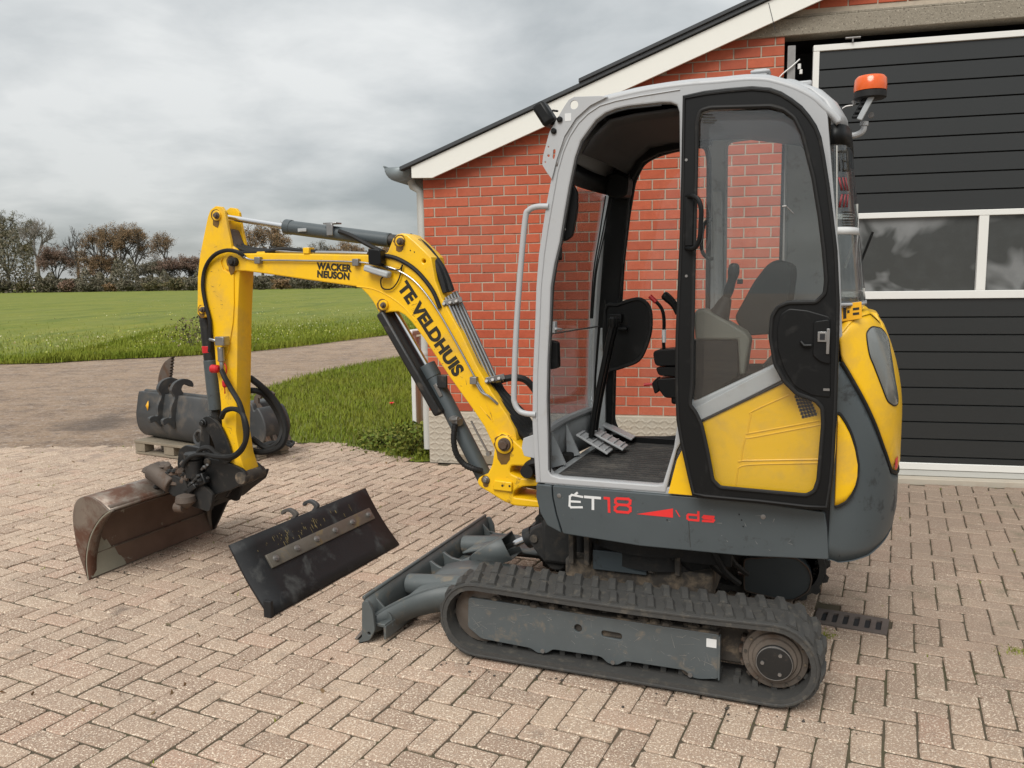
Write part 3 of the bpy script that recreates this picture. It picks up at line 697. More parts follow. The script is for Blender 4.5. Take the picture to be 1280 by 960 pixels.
# verge: bargeboard, roof edge, soffit
def slope_pts(off, *pts): return [Wf(a, b, off) for a, b in pts]
OVH = 0.10
b0, b1 = Wf(540, 222.3, OVH), Wf(1027, 0, OVH)
SB = (b1[1]-b0[1])/(b1[0]-b0[0])
t0 = Wf(514, 208.5, OVH); cnr = Wf(514.5, 222.5, OVH)
AP = BW/2
hgt = t0[1]+SB*(b0[0]-t0[0])-b0[1]
left_board = [(cnr[0], cnr[1]), (b0[0], b0[1]), (AP, b0[1]+SB*(AP-b0[0])), (AP, t0[1]+SB*(AP-t0[0])), (t0[0], t0[1])]
bb = plate('bargeboard', left_board, -OVH, -OVH+0.022, 'fascia_white', barn)
plate('bargeboard', [(BW-x, z) for x, z in left_board][::-1], -OVH, -OVH+0.022, 'fascia_white', barn)
j0 = Wf(964, 22, OVH)
s = MB(); s.beam((j0[0]-0.02, -OVH-0.001, j0[1]+0.10), (j0[0]+0.03, -OVH-0.001, j0[1]-0.09), 0.002, 0.004, (1, 0, 0)); s.build('joint_line', 'dark_inside', bb)
RT = t0[1]+0.004
def roofplane(sgn, u_low, u_hi, name, th, lift, ov):
    s = MB(); z0 = RT+SB*(u_low-t0[0])+lift; z1 = RT+SB*(u_hi-t0[0])+lift
    q = [(u_low, z0), (u_hi, z1), (u_hi, z1+th), (u_low, z0+th)]
    if sgn < 0: q = [(BW-x, z) for x, z in q]
    s.prism(q, -OVH-ov, BD+0.15); return s.build(name, 'roof_sheet', barn, 0.003)
e0 = Wf(500, 206, OVH)[0]; e1 = Wf(724, 99, OVH)[0]
rf = roofplane(1, e0, AP, 'roof', 0.03, 0.004, 0.02)
r2 = roofplane(1, e1, AP+0.002, 'roof', 0.028, 0.036, 0.035)
roofplane(-1, e0, AP-0.003, 'roof', 0.05, 0.004, 0.02)
s = MB(); s.prism([(0.02, RT-0.05+SB*(0.02-t0[0])), (AP, RT-0.05+SB*(AP-t0[0])), (AP, RT-0.012+SB*(AP-t0[0])), (0.02, RT-0.012+SB*(0.02-t0[0]))], -OVH+0.024, 0.0).build('soffit', 'roof_sheet', barn, smooth=False)
# gutter and downpipe
gcx, gcz = Wf(498.5, 211, 0.02); GR = 0.115
s = MB(); rows = []
for yy in (-0.04, BD):
    rows.append([(gcx+GR*math.cos(a), yy, gcz+0.012-abs(GR*math.sin(a))*0.98) for a in np.linspace(0, math.pi, 13)])
s.grid(rows); g_ = s.build('gutter', 'zinc', barn, solid=0.003)
s = MB(); pts = [(gcx+GR*math.cos(a), -0.041, gcz+0.012-abs(GR*math.sin(a))*0.98) for a in np.linspace(0, math.pi, 13)]
s.add(pts, [tuple(range(13))]); s.build('end_cap', 'zinc', g_, solid=0.003)
s = MB(); s.cyl((gcx-GR-0.003, -0.045, gcz+0.018), (gcx-GR-0.003, BD, gcz+0.018), 0.008, n=8); s.build('rolled_rim', 'zinc', g_)
dpx = -0.045
s = MB(); s.tube([(gcx+0.06, 0.09, gcz-0.07), (gcx+0.08, 0.09, gcz-0.13), (dpx, 0.09, gcz-0.18), (dpx, 0.09, 1.6), (dpx+0.002, 0.09, 0.10)], 0.037, 18); s.build('downpipe', 'pvc_grey', barn)
s = MB()
for zz in (1.75, 0.9): s.lathe([(0.040, 0), (0.041, 0.004), (0.041, 0.026), (0.040, 0.03)], (dpx, 0.09, zz), 'z', 18)
s.build('pipe_clip', 'pvc_grey', barn)
# opening: near-black sheets standing in for interior shade, steel post, floor sill
s = MB(); s.box(((OP0+OP1)/2, 0.55, 1.65), (OP1-OP0+0.6, 0.02, 3.4)); s.box(((OP0+OP1)/2, 0.36, OPZ+0.02), (OP1-OP0+0.6, 0.38, 0.03)); s.box((OP0-0.1, 0.36, 1.6), (0.03, 0.38, 3.3))
s.build('interior_shade', 'dark_inside', barn, smooth=False)
s = MB(); s.box((OP0+0.045, 0.03, 1.6), (0.055, 0.05, 3.1)); post = s.build('door_rail', 'steel', barn, 0.003)
s = MB(); s.cyl((OP0+0.10, 0.01, 3.02), (OP0+0.10, 0.01, 2.985), 0.012); s.cyl((OP0+0.112, 0.01, 2.98), (OP0+0.112, 0.01, 2.95), 0.011)
s.tube(crv([(OP0-0.06, -0.01, 2.90), (OP0-0.02, -0.012, 2.95), (OP0+0.05, -0.01, 3.005), (OP0+0.10, 0.0, 3.05)], 5), 0.005, 6); s.build('cable', 'white_paint', post)
s = MB(); s.box(((OP0+OP1)/2, 0.02, 0.012), (OP1-OP0+0.1, 0.20, 0.05)); s.build('door_sill', 'plinth_cement', barn, 0.006)
# sectional garage door
gd_ = empty('garage_door', (0, 0, 0), 0, barn)
D0, D1, DT = 2.962, OP1-0.2, 3.137
DY = 0.0
FRM = 0.042
s = MB(); s.box(((D0+D1)/2, DY+0.02, DT-FRM/2), (D1-D0, 0.05, FRM)); s.box((D0+FRM/2, DY+0.021, (DT-FRM+0.14)/2), (FRM, 0.048, DT-FRM-0.14)); s.box((D1-FRM/2, DY+0.021, (DT-FRM+0.14)/2), (FRM, 0.048, DT-FRM-0.14))
s.build('frame', 'door_white', gd_, 0.003)
s = MB(); s.box(((D0+D1)/2, DY+0.02, 0.112), (D1-D0, 0.045, 0.05)); s.build('bottom_rail', 'door_white', gd_, 0.003)
s = MB(); s.box(((D0+D1)/2, DY+0.024, 0.062), (D1-D0, 0.04, 0.045)); s.build('bottom_seal', 'pvc_grey', gd_, 0.004)
s = MB(); s.box(((D0+D1)/2, DY+0.03, 0.038), (D1-D0, 0.04, 0.012)); s.build('rubber_strip', 'dark_inside', gd_)
WZ0, WZ1 = 1.337, 1.953
zs = [0.183, 0.3145, 0.441, 0.568, 0.694, 0.826, 0.954, 1.079, 1.204]
lev = [0.138]+zs+[WZ0]
lev2 = [WZ1]+[2.092, 2.217, 2.345, 2.467, 2.592, 2.718, 2.842, 2.968]+[DT-FRM]
gx0, gx1 = D0+FRM, D1-FRM
def panel(z0, z1):
    g = 0.0016
    s = MB(); y0, y1, yb = DY+0.018, DY+0.010, DY+0.045
    a, b = z0+g, z1-g
    v = [(gx0, yb, a), (gx1, yb, a), (gx1, y0+0.006, a), (gx0, y0+0.006, a), (gx0, y1, a+0.004), (gx1, y1, a+0.004), (gx0, y1, b-0.004), (gx1, y1, b-0.004), (gx0, y0+0.006, b), (gx1, y0+0.006, b), (gx0, yb, b), (gx1, yb, b)]
    s.add(v, [(0, 1, 2, 3), (3, 2, 5, 4), (4, 5, 7, 6), (6, 7, 9, 8), (8, 9, 11, 10), (0, 3, 4, 6, 8, 10), (1, 11, 9, 7, 5, 2)])
    return s.build('panel', 'door_panel', gd_, smooth=False)
for lv in (lev, lev2):
    for a, b in zip(lv[:-1], lv[1:]): panel(a, b)
s = MB(); s.box(((gx0+gx1)/2, DY+0.045, 1.6), (gx1-gx0, 0.012, 2.95)); s.build('door_core', 'door_panel', gd_, smooth=False)
FW = 0.040; mull = [4.092+1.04*i for i in (-1, 0, 1, 2)]
s = MB(); s.box(((gx0+gx1)/2, DY+0.012, WZ1-FW/2), (gx1-gx0, 0.04, FW)); s.box(((gx0+gx1)/2, DY+0.012, WZ0+0.028), (gx1-gx0, 0.04, 0.056))
for x in mull:
    if gx0 < x < gx1: s.box((x+0.033, DY+0.013, (WZ0+WZ1)/2+0.008), (0.062, 0.038, WZ1-WZ0-FW-0.056))
s.build('window_frame', 'door_white', gd_, 0.003)
def pane_mat():
    q = NB('smeared_pane'); q.coords()
    n = q.noise(1.5, 3, 0.5, dist=1.6); m2 = q.noise(7, 6, 0.65)
    c = q.mix(q.ramp(n, [(0.50, 0.0), (0.57, 0.8), (0.70, 1.0)]), (0.045, 0.047, 0.045), (0.20, 0.205, 0.205))
    c = q.mix(q.ramp(m2, [(0.45, 0.0), (0.8, 0.4)]), c, (0.075, 0.08, 0.08))
    q.bsdf(c, 0.22, 0, q.noise(1.2, 2), 0.12, 0.03, spec=0.45); MATS['smeared_pane'] = q.m
pane_mat()
ed = [gx0]+[x for x in mull if gx0 < x < gx1]+[gx1]
for i in range(len(ed)-1):
    a = ed[i]+(0.064 if i else 0.0); b = ed[i+1]
    s = MB(); s.box(((a+b)/2, DY+0.028, (WZ0+WZ1)/2+0.008), (b-a-0.004, 0.012, WZ1-WZ0-FW-0.058)); s.build('pane', 'smeared_pane', gd_, smooth=False)
s = MB(); hx = 3.22; s.cyl((hx, -0.02, DT+0.0), (hx, -0.02, DT+0.03), 0.006); s.cyl((hx-0.05, -0.02, DT+0.028), (hx+0.05, -0.02, DT+0.028), 0.007); s.build('top_bracket', 'steel', gd_)
# white fence end beside the downpipe
q0 = ground(520, 536); fpos = (q0[0], q0[1], 0)
fz = lambda px, py: on_plane(px, py, fpos, np.array([0, -1., 0]))
wf = empty('garden_gate', fpos, FANG+math.radians(90-8))
tag(wf, 'white plastic garden gate seen end-on against the barn corner', 'gate')
tp = fz(518, 413)[2]
s = MB(); s.box((0.0, 0.0, tp/2), (0.06, 0.05, tp)); s.build('post', 'white_paint', wf, 0.008)
s = MB(); s.box((0.38, 0.01, tp-0.02), (0.9, 0.075, 0.055)); s.build('top_rail', 'white_paint', wf, 0.015)
for i in range(8):
    s = MB(); s.box((0.075+i*0.1, 0.0, tp/2-0.02), (0.085, 0.022, tp-0.1)); s.build('slat', 'white_paint', wf, 0.004)

# ------------------------------------------------------------------ excavator (x forward, y towards its own left = the camera, z up)
ex = empty('mini_excavator', (EXO[0], EXO[1], 0), math.atan2(fx[1], fx[0]))
tag(ex, 'yellow and grey mini excavator with open cab door parked before the barn', 'excavator')
def part(s, name, m, parent=None, **kw): return s.build(name, m, parent or ex, **kw)

# ---- tracks
TZ, TR, IDX, SPX = 0.168, 0.152, 0.615, -0.529
TY1, TY0 = 0.645, 0.415
def track_path(R, sag=0.0, n=14):
    """closed loop, returns (x, z, tangent angle)"""
    out_ = []
    for a in np.linspace(math.pi/2, -math.pi/2, n): out_.append((IDX+R*math.cos(a), TZ+R*math.sin(a)))
    for t in np.linspace(0, 1, 22)[1:-1]: out_.append((IDX+(SPX-IDX)*t, TZ-R))
    for a in np.linspace(-math.pi/2, -1.5*math.pi, n): out_.append((SPX+R*math.cos(a), TZ+R*math.sin(a)))
    for t in np.linspace(0, 1, 22)[1:-1]: out_.append((SPX+(IDX-SPX)*t, TZ+R-sag*math.sin(math.pi*t)*(1-0.5*t)))
    return out_
def belt():
    s = MB(); o_, i_ = track_path(TR, 0.012), track_path(TR-0.028, 0.012); mid = track_path(TR+0.004, 0.012)
    k = len(o_)
    rows = [[(x, TY1, z) for x, z in i_], [(x, TY1, z) for x, z in o_], [(x, TY1-0.03, z) for x, z in mid], [(x, TY0+0.03, z) for x, z in mid], [(x, TY0, z) for x, z in o_], [(x, TY0, z) for x, z in i_], [(x, TY1, z) for x, z in i_]]
    s.grid(rows, closed=True)
    # lugs, two staggered rows of angled blocks
    pth = np.array(track_path(TR+0.002, 0.012, 40)); pth = np.vstack([pth, pth[:1]])
    sl = np.concatenate([[0], np.cumsum(np.hypot(*np.diff(pth, axis=0).T))]); tot = sl[-1]; nl = 46
    def at(d):
        d %= tot; x = np.interp(d, sl, pth[:, 0]); z = np.interp(d, sl, pth[:, 1]); e = 0.004
        x2, z2 = np.interp((d+e) % tot, sl, pth[:, 0]), np.interp((d+e) % tot, sl, pth[:, 1])
        t = np.array([x2-x, z2-z]); t /= np.linalg.norm(t); return np.array([x, z]), t, np.array([-t[1], t[0]])
    hh = 0.0175; ymid = (TY0+TY1)/2
    for r in range(2):
        for i in range(nl):
            d = (i+0.5*r)*tot/nl
            ya, yb = (TY1-0.012, ymid+0.022) if r == 0 else (ymid-0.014, TY0+0.012)
            pl_ = []
            for (yy, dd, wd) in ((ya, 0.0, 0.047+random.gauss(0, .003)), ((ya*0.5+yb*0.5), 0.008, 0.038), (yb, 0.020, 0.046+random.gauss(0, .003))):
                p, t, n_ = at(d+dd)
                for sg, hgt_, wf_ in ((-1, 0, 1.0), (-1, hh, 0.55), (1, hh, 0.55), (1, 0, 1.0)):
                    q = p+t*sg*wd/2*wf_+n_*(hgt_*(1.0 if 0 < len(pl_) and len(pl_) >= 4 else 0.45))
                    pl_.append((q[0], yy, q[1]))
            fs = []
            for a in range(2):
                for j in range(3): fs.append((a*4+j, a*4+j+1, a*4+4+j+1, a*4+4+j))
            fs += [(0, 1, 2, 3), (8, 11, 10, 9)]
            s.add(pl_, fs)
    # inner guide teeth
    pin = np.array(track_path(TR-0.028, 0.012, 40)); pin = np.vstack([pin, pin[:1]])
    sl2 = np.concatenate([[0], np.cumsum(np.hypot(*np.diff(pin, axis=0).T))])
    for i in range(nl):
        d = i*sl2[-1]/nl; x, z = np.interp(d, sl2, pin[:, 0]), np.interp(d, sl2, pin[:, 1])
        nx, nz = np.interp(d+0.004, sl2, pin[:, 0])-x, np.interp(d+0.004, sl2, pin[:, 1])-z
        a = math.atan2(nz, nx)
        for yy in (TY1-0.085, TY0+0.085): s.box((x-math.sin(a)*-0.008, yy, z+math.cos(a)*-0.008), (0.020, 0.022, 0.026), Matrix.Rotation(-a, 3, 'Y'))
    return s
mat('pipe_scratch', (0.27, 0.27, 0.26), 0.5, 0.3, var=0.1)
def rubber_track_mat():
    q = NB('track_rubber'); q.coords()
    c = q.mix(q.noise(14, 6, 0.7), (0.036, 0.036, 0.036), (0.062, 0.060, 0.055))
    c = q.mix(q.ramp(q.noise(22, 7, 0.7), [(0.54, 0.0), (0.70, 0.7)]), c, (0.115, 0.102, 0.082))
    q.bsdf(c, 0.75, 0, q.noise(55, 6, 0.7), 0.5, 0.006, spec=0.35); MATS['track_rubber'] = q.m
rubber_track_mat()
fr_out = LL(Zm((540, 690), 4.8, [(220, 275), (215, 450), (295, 520), (600, 580)]), .6)
fr_px = Zm((540, 690), 4.8, [(218, 272), (214, 450), (295, 520), (595, 578), (632, 608), (690, 608), (722, 584), (1015, 628), (1055, 670), (1112, 680), (1158, 655)]) + Zm((720, 640), 3.691, [(500, 730), (535, 765), (575, 772), (660, 770), (662, 568)])
def side_frame():
    o_ = rnd(LL(fr_px, .6), 0.012, 3)
    slot = rnd(LL(Zm((720, 640), 3.691, [(117, 545), (212, 562), (212, 592), (117, 575)]), .6), 0.02, 5)
    hole = circ(L(*Zm((540, 690), 4.8, [(876, 458)])[0], .6), 0.016)
    return o_, [slot, hole]
def make_track():
    t = empty('track', (0, 0, 0), 0, ex)
    part(belt(), 'rubber_belt', 'track_rubber', t, ang=0.5)
    s = MB(); s.tube([(x, TY1-0.002, z) for x, z in track_path(TR-0.006, 0.012)], 0.006, 6, closed=True); part(s, 'belt_bead', 'track_rubber', t)
    s = MB(); s.box((-0.42, 0.50, TZ), (0.26, 0.03, 0.15)); part(s, 'inner_guard', 'grime', t, bevel=0.01)
    o_, hs = side_frame()
    plate('side_frame', o_, 0.588, 0.600, 'grey_track', t, hs, 0.002)
    top = [p for p in o_ if p[1] > 0.15]
    s = MB(); s.box((0.16, 0.52, 0.185), (0.98, 0.125, 0.075)); part(s, 'frame_core', 'grime', t, bevel=0.01)
    s = MB(); zt = 0.236
    s.prism([(0.655, 0.228), (0.655, zt+0.004), (-0.335, zt+0.004), (-0.335, 0.222)], 0.46, 0.597); part(s, 'top_ledge', 'grime', t, bevel=0.005)
    # caked mud on the ledge
    s = MB()
    for i in range(90):
        x = random.uniform(-0.34, 0.55); y = random.uniform(0.47, 0.585); r = random.uniform(0.008, 0.024)
        s.lathe([(r*0.3, -r*0.5), (r, -r*0.15), (r*0.85, r*0.3), (r*0.3, r*0.6)], (x, y, zt+0.006), 'z', 6)
    tag(part(s, 'mud_clods', 'grime', t, ang=0.2), kind='stuff')
    s = MB(); s.lathe([(0.085, -0.05), (0.116, -0.045), (0.117, -0.03), (0.098, -0.02), (0.098, 0.02), (0.117, 0.03), (0.116, 0.045), (0.09, 0.05), (0.05, 0.052)], (IDX, 0.53, TZ), 'y', 36)
    part(s, 'idler_wheel', 'idler_steel', t)
    # sprocket with teeth
    nt_ = 17; pr = []
    for i in range(nt_):
        for da, r in ((-0.30, 0.104), (-0.17, 0.128), (0.17, 0.128), (0.30, 0.104)): 
            a = 2*math.pi*(i+da)/nt_; pr.append((SPX+r*math.cos(a), TZ+r*math.sin(a)))
    plate('sprocket', pr, 0.515, 0.56, 'rust_steel', t, bev=0.003)
    s = MB(); s.lathe([(0.112, -0.02), (0.116, 0.034), (0.112, 0.042), (0.094, 0.044), (0.090, 0.052), (0.078, 0.054), (0.074, 0.060), (0.06, 0.062)], (SPX, 0.535, TZ), 'y', 40); part(s, 'drive_ring', 'idler_steel', t)
    s = MB()
    for k_ in range(12):
        rr = k_*math.pi/6+0.1; s.cyl((SPX+0.102*math.cos(rr), 0.575, TZ+0.102*math.sin(rr)), (SPX+0.102*math.cos(rr), 0.583, TZ+0.102*math.sin(rr)), 0.006, n=6)
    tag(part(s, 'ring_bolts', 'grime', t), kind='stuff')
    s = MB(); s.lathe([(0.064, 0), (0.064, 0.012), (0.058, 0.018), (0.030, 0.019)], (SPX, 0.595, TZ-0.008), 'y', 36); hub = part(s, 'hub_cap', 'black_steel', t)
    s = MB(); s.tube([(SPX+0.061*math.cos(a), 0.610, TZ-0.008+0.061*math.sin(a)) for a in np.linspace(0, 2*math.pi, 40, endpoint=False)], 0.0022, 6, closed=True)
    for k_, rr in enumerate((0.0, 2.1, 4.2)): s.cyl((SPX+0.04*math.cos(rr), 0.608, TZ-0.008+0.04*math.sin(rr)), (SPX+0.04*math.cos(rr), 0.619, TZ-0.008+0.04*math.sin(rr)), 0.007, n=6)
    part(s, 'hub_ring', 'steel', t)
    for rx in (0.342, 0.058, -0.235):
        s = MB(); s.lathe([(0.03, -0.06), (0.042, -0.055), (0.042, -0.03), (0.03, -0.025), (0.03, 0.025), (0.042, 0.03), (0.042, 0.055), (0.03, 0.06)], (rx, 0.53, 0.090), 'y', 20); part(s, 'roller', 'grime', t)
        s = MB(); s.cyl((rx, 0.598, 0.064), (rx, 0.605, 0.064), 0.009, n=8); part(s, 'bolt', 'steel', t)
    s = MB(); s.lathe([(0.022, -0.05), (0.03, -0.045), (0.03, 0.045), (0.022, 0.05)], (0.36, 0.51, 0.262), 'y', 16); part(s, 'top_roller', 'grime', t)
    return t
trk = make_track()
def scratches(parent, pts_fn, n, m, lmax=0.045, seed=1):
    rr = random.Random(seed); s = MB()
    for i in range(n):
        x, y, z = pts_fn(rr); a = rr.gauss(0, 0.5)+(math.pi/2 if rr.random() < .25 else 0); l_ = rr.uniform(0.004, lmax)*rr.random(); w_ = rr.uniform(0.0004, 0.0011)
        c, d = math.cos(a), math.sin(a)
        s.add([(x-c*l_-d*w_, y, z-d*l_+c*w_), (x+c*l_-d*w_*.3, y, z+d*l_+c*w_*.3), (x+c*l_+d*w_*.3, y, z+d*l_-c*w_*.3), (x-c*l_+d*w_, y, z-d*l_-c*w_)], [(0, 1, 2, 3)])
    return tag(s.build('scratches', m, parent, smooth=False), kind='stuff')
scratches(trk, lambda r: (r.uniform(-0.32, 0.62), 0.6012, r.uniform(0.09, 0.225)), 55, 'pipe_scratch', 0.034)
scratches(trk, lambda r: (r.uniform(0.58, 0.65), 0.6012, r.uniform(0.10, 0.225)), 14, 'pipe_scratch', 0.05, 3)
st2 = L(*Zm((720, 640), 3.691, [(625, 605)])[0], .6)
s = MB(); s.box((st2[0], 0.6008, st2[1]), (0.036, 0.0012, 0.032)); stk = part(s, 'sticker', 'letter_white', trk)
s = MB(); s.box((-0.338, 0.592, 0.145), (0.006, 0.03, 0.165)); part(s, 'end_plate', 'grey_track', trk, bevel=0.001)
# far track: same parts mirrored, plus the travel motor housing on its inner face
tf = empty('track', (0, 0, 0), 0, ex)
for ch in list(trk.children):
    if ch.name.startswith(('sticker', 'hub', 'bolt')): continue
    c = copy_obj(ch, tf); c.scale = (1, -1, 1)
mo = rnd(LL(Zm((840, 680), 4.57, [(412, 85), (640, 72), (720, 85), (780, 140), (800, 200), (780, 270), (700, 318), (640, 322), (412, 265)]), -.385), 0.02, 4)
plate('motor_guard', mo, -0.47, -0.385, 'grey_paint', tf, bev=0.004)
mo2 = [(x+(-0.43-x)*0.06, z+(0.27-z)*0.09) for x, z in mo]
s = MB(); s.tube([(x, -0.383, z) for x, z in mo], 0.004, 6, closed=True); part(s, 'guard_rim', 'rust_steel', tf)

# ---- undercarriage
s = MB(); s.box((0.05, 0, 0.27), (0.62, 0.52, 0.12)); s.box((0.30, 0.0, 0.17), (0.09, 0.86, 0.10)); s.box((-0.18, 0.0, 0.17), (0.09, 0.86, 0.10))
part(s, 'undercarriage', 'grime', bevel=0.012)
s = MB(); s.lathe([(0.30, 0.33), (0.30, 0.40), (0.33, 0.40), (0.33, 0.46), (0.28, 0.46), (0.28, 0.51)], (0, 0, 0), 'z', 44); part(s, 'slew_ring', 'grime_dark')
for px in (716, 735, 815, 848):
    a = L(px, 700, .27); s = MB(); s.box((a[0], 0.27, 0.40), (0.022, 0.05, 0.16)); part(s, 'stiffener', 'grime', bevel=0.003)
a0, a1 = L(741, 707, .28), L(808, 720, .28)
s = MB(); s.box(((a0[0]+a1[0])/2, 0.275, 0.345), (abs(a0[0]-a1[0]), 0.012, 0.085)); part(s, 'step_plate', 'grey_paint', bevel=0.003)
s = MB()
for i in range(9):
    x = random.uniform(-0.25, 0.1); y = random.uniform(0.0, 0.3)
    s.tube(crv([(x, y, 0.50), (x-0.05, y+0.03, 0.44), (x-0.09, y, 0.36), (x-0.14, y-0.05, 0.30)], 5), 0.012, 7)
part(s, 'under_hoses', 'rubber')
s = MB(); s.box((-0.22, 0.28, 0.43), (0.24, 0.02, 0.10)); s.box((-0.30, 0.31, 0.475), (0.10, 0.04, 0.03)); part(s, 'belly_plate', 'grime_dark', bevel=0.004)
# dozer blade
dz = empty('dozer_blade', (0, 0, 0), 0, ex)
HZ = 0.193
bp_ = [(1.166, 0.0), (1.150, 0.012), (1.122, 0.05), (1.112, 0.10), (1.118, 0.15), (1.135, HZ)]
s = MB(); rows = []
for y in np.linspace(-0.64, 0.64, 9): rows.append([(x, y, z) for x, z in bp_])
s.grid(rows); part(s, 'mouldboard', 'grey_blade', dz, solid=0.012)
s = MB(); s.prism([(1.172, -0.001), (1.182, 0.004), (1.142, 0.05), (1.128, 0.045)], -0.645, 0.645); part(s, 'cutting_edge', 'steel', dz, bevel=0.002)
epx = rnd(LL(Zm((440, 640), 5.565, [(35, 912), (75, 870), (75, 620), (112, 612), (150, 690), (165, 820), (130, 888)]), .65), 0.012, 4)
for y in (0.642, -0.658): plate('end_plate', epx, y, y+0.016, 'grey_blade', dz, [circ((1.10, 0.045), 0.008, 10)])
s = MB(); s.cyl((1.128, -0.645, HZ+0.001), (1.128, 0.645, HZ+0.001), 0.009, n=10); s.box((1.075, 0, 0.075), (0.075, 1.26, 0.014)); s.box((1.04, 0, 0.045), (0.012, 1.26, 0.06))
part(s, 'back_rib', 'grey_blade', dz, bevel=0.004)
for sg in (1, -1):
    s = MB(); a, b = (1.10, 0.30*sg, 0.135), (0.42, 0.30*sg, 0.20); s.cyl(a, b, 0.047, n=16); part(s, 'push_arm', 'grey_blade', dz)
    # swept side plate and smooth deck between blade and arm
    cv = crv([(1.10, 0.615), (1.05, 0.545), (0.985, 0.455), (0.90, 0.395), (0.78, 0.365), (0.60, 0.355)], 5); nn = len(cv)
    top_ = lambda k: 0.100+0.085*min(1, k/(nn-1)*1.5)**0.8; bot_ = lambda k: 0.036+0.055*(k/(nn-1))
    s = MB(); s.grid([[(x, y*sg, bot_(k)) for k, (x, y) in enumerate(cv)], [(x-0.004, y*sg, (bot_(k)+top_(k))/2) for k, (x, y) in enumerate(cv)], [(x, y*sg, top_(k)) for k, (x, y) in enumerate(cv)]]); part(s, 'swept_plate', 'grey_blade', dz, solid=0.012)
    s = MB(); k0 = 8
    s.grid([[(x+(1-f)*0.0, (y*f+0.09*(1-f))*sg, top_(k)+0.004+0.018*(1-f)) for k, (x, y) in enumerate(cv) if k >= k0] for f in (1.0, 0.66, 0.33, 0.0)]); part(s, 'deck_plate', 'grey_blade', dz, solid=0.010)
    s = MB(); s.tube([(x, y*sg, top_(k)+0.002) for k, (x, y) in enumerate(cv)], 0.0065, 6); part(s, 'plate_lip', 'grey_blade', dz)
    s = MB(); s.prism([(1.11, 0.03), (1.11, 0.17), (1.04, 0.10), (1.03, 0.05)], 0.57*sg-0.006, 0.57*sg+0.006); part(s, 'gusset', 'grey_blade', dz, bevel=0.003)
    s = MB()
    for q_ in range(26):
        r = random.uniform(0.008, 0.02); s.lathe([(r*0.4, -r*0.4), (r, 0), (r*0.5, r*0.5)], (1.075+random.gauss(0, .012), 0.45*sg+random.gauss(0, .05), 0.085), 'z', 6)
    tag(part(s, 'soil_clods', 'grime', dz, ang=0.2), kind='stuff')
for sg in (0.07, -0.07):
    s = MB(); s.prism(crv([(1.11, 0.04), (1.115, 0.165), (1.06, 0.145), (0.98, 0.140), (0.90, 0.175), (0.86, 0.15), (0.93, 0.07)], 3, closed=True), sg-0.008, sg+0.008); part(s, 'cylinder_lug', 'grey_blade', dz, bevel=0.003)
ga, gb = L(*Zm((440, 640), 5.565, [(845, 350)])[0], .02), L(*Zm((440, 640), 5.565, [(1100, 240)])[0], .02)
dv = np.array(gb)-np.array(ga); dv /= np.linalg.norm(dv); nv = np.array([-dv[1], dv[0]])
ring = lambda c, h, y: [(c[0]+nv[0]*h, y, c[1]+nv[1]*h), (c[0]+nv[0]*h, -y, c[1]+nv[1]*h), (c[0]-nv[0]*h, -y, c[1]-nv[1]*h), (c[0]-nv[0]*h, y, c[1]-nv[1]*h)]
s = MB(); s.grid([ring(ga, 0.028, 0.045), ring(np.array(ga)+dv*0.03, 0.042, 0.065), ring(gb, 0.055, 0.068)], closed=True); part(s, 'cylinder_guard', 'grey_blade', dz, solid=0.006)
s = MB(); c1 = np.array(gb)+dv*0.10; c0 = np.array(ga)-dv*0.10; s.cyl((c0[0], 0, c0[1]), (ga[0]+dv[0]*.06, 0, ga[1]+dv[1]*.06), 0.03, n=14); part(s, 'rod_eye', 'grey_blade', dz)
s = MB(); s.cyl((ga[0], 0, ga[1]), (c1[0], 0, c1[1]), 0.018, n=14); part(s, 'lift_rod', 'chrome', dz)
c2 = c1+dv*0.22; s = MB(); s.cyl((c1[0], 0, c1[1]), (c2[0], 0, c2[1]), 0.042, n=18); s.cyl((c1[0]-dv[0]*.01, 0, c1[1]-dv[1]*.01), (c1[0]+dv[0]*.03, 0, c1[1]+dv[1]*.03), 0.048, n=18); part(s, 'lift_cylinder', 'black_steel', dz)
for y in (0.13, -0.13):
    pl_ = rnd(LL([(667, 660), (682, 656), (705, 676), (712, 700), (703, 712), (690, 711), (672, 690), (660, 672)], .13), 0.02, 4)
    plate('pivot_bracket', pl_, y-0.012, y+0.012, 'grime_dark', ex, bev=0.004)
    s = MB(); b = L(669, 672, .13); s.cyl((b[0], y-0.02, b[1]), (b[0], y+0.022, b[1]), 0.018, n=12); part(s, 'pivot_pin', 'grime')
s = MB(); s.box((0.40, 0, 0.36), (0.20, 0.34, 0.2)); part(s, 'front_mount', 'grime_dark', bevel=0.02)

for yy, zz_ in ((0.50, 0.125), (0.47, 0.135), (-0.40, 0.12), (-0.44, 0.13)):
    s = MB(); s.lathe([(0.004, 0), (0.017, 0.001), (0.004, 0.002)], (1.106, yy, zz_), 'x', 9); part(s, 'paint_mark', 'letter_white', dz)
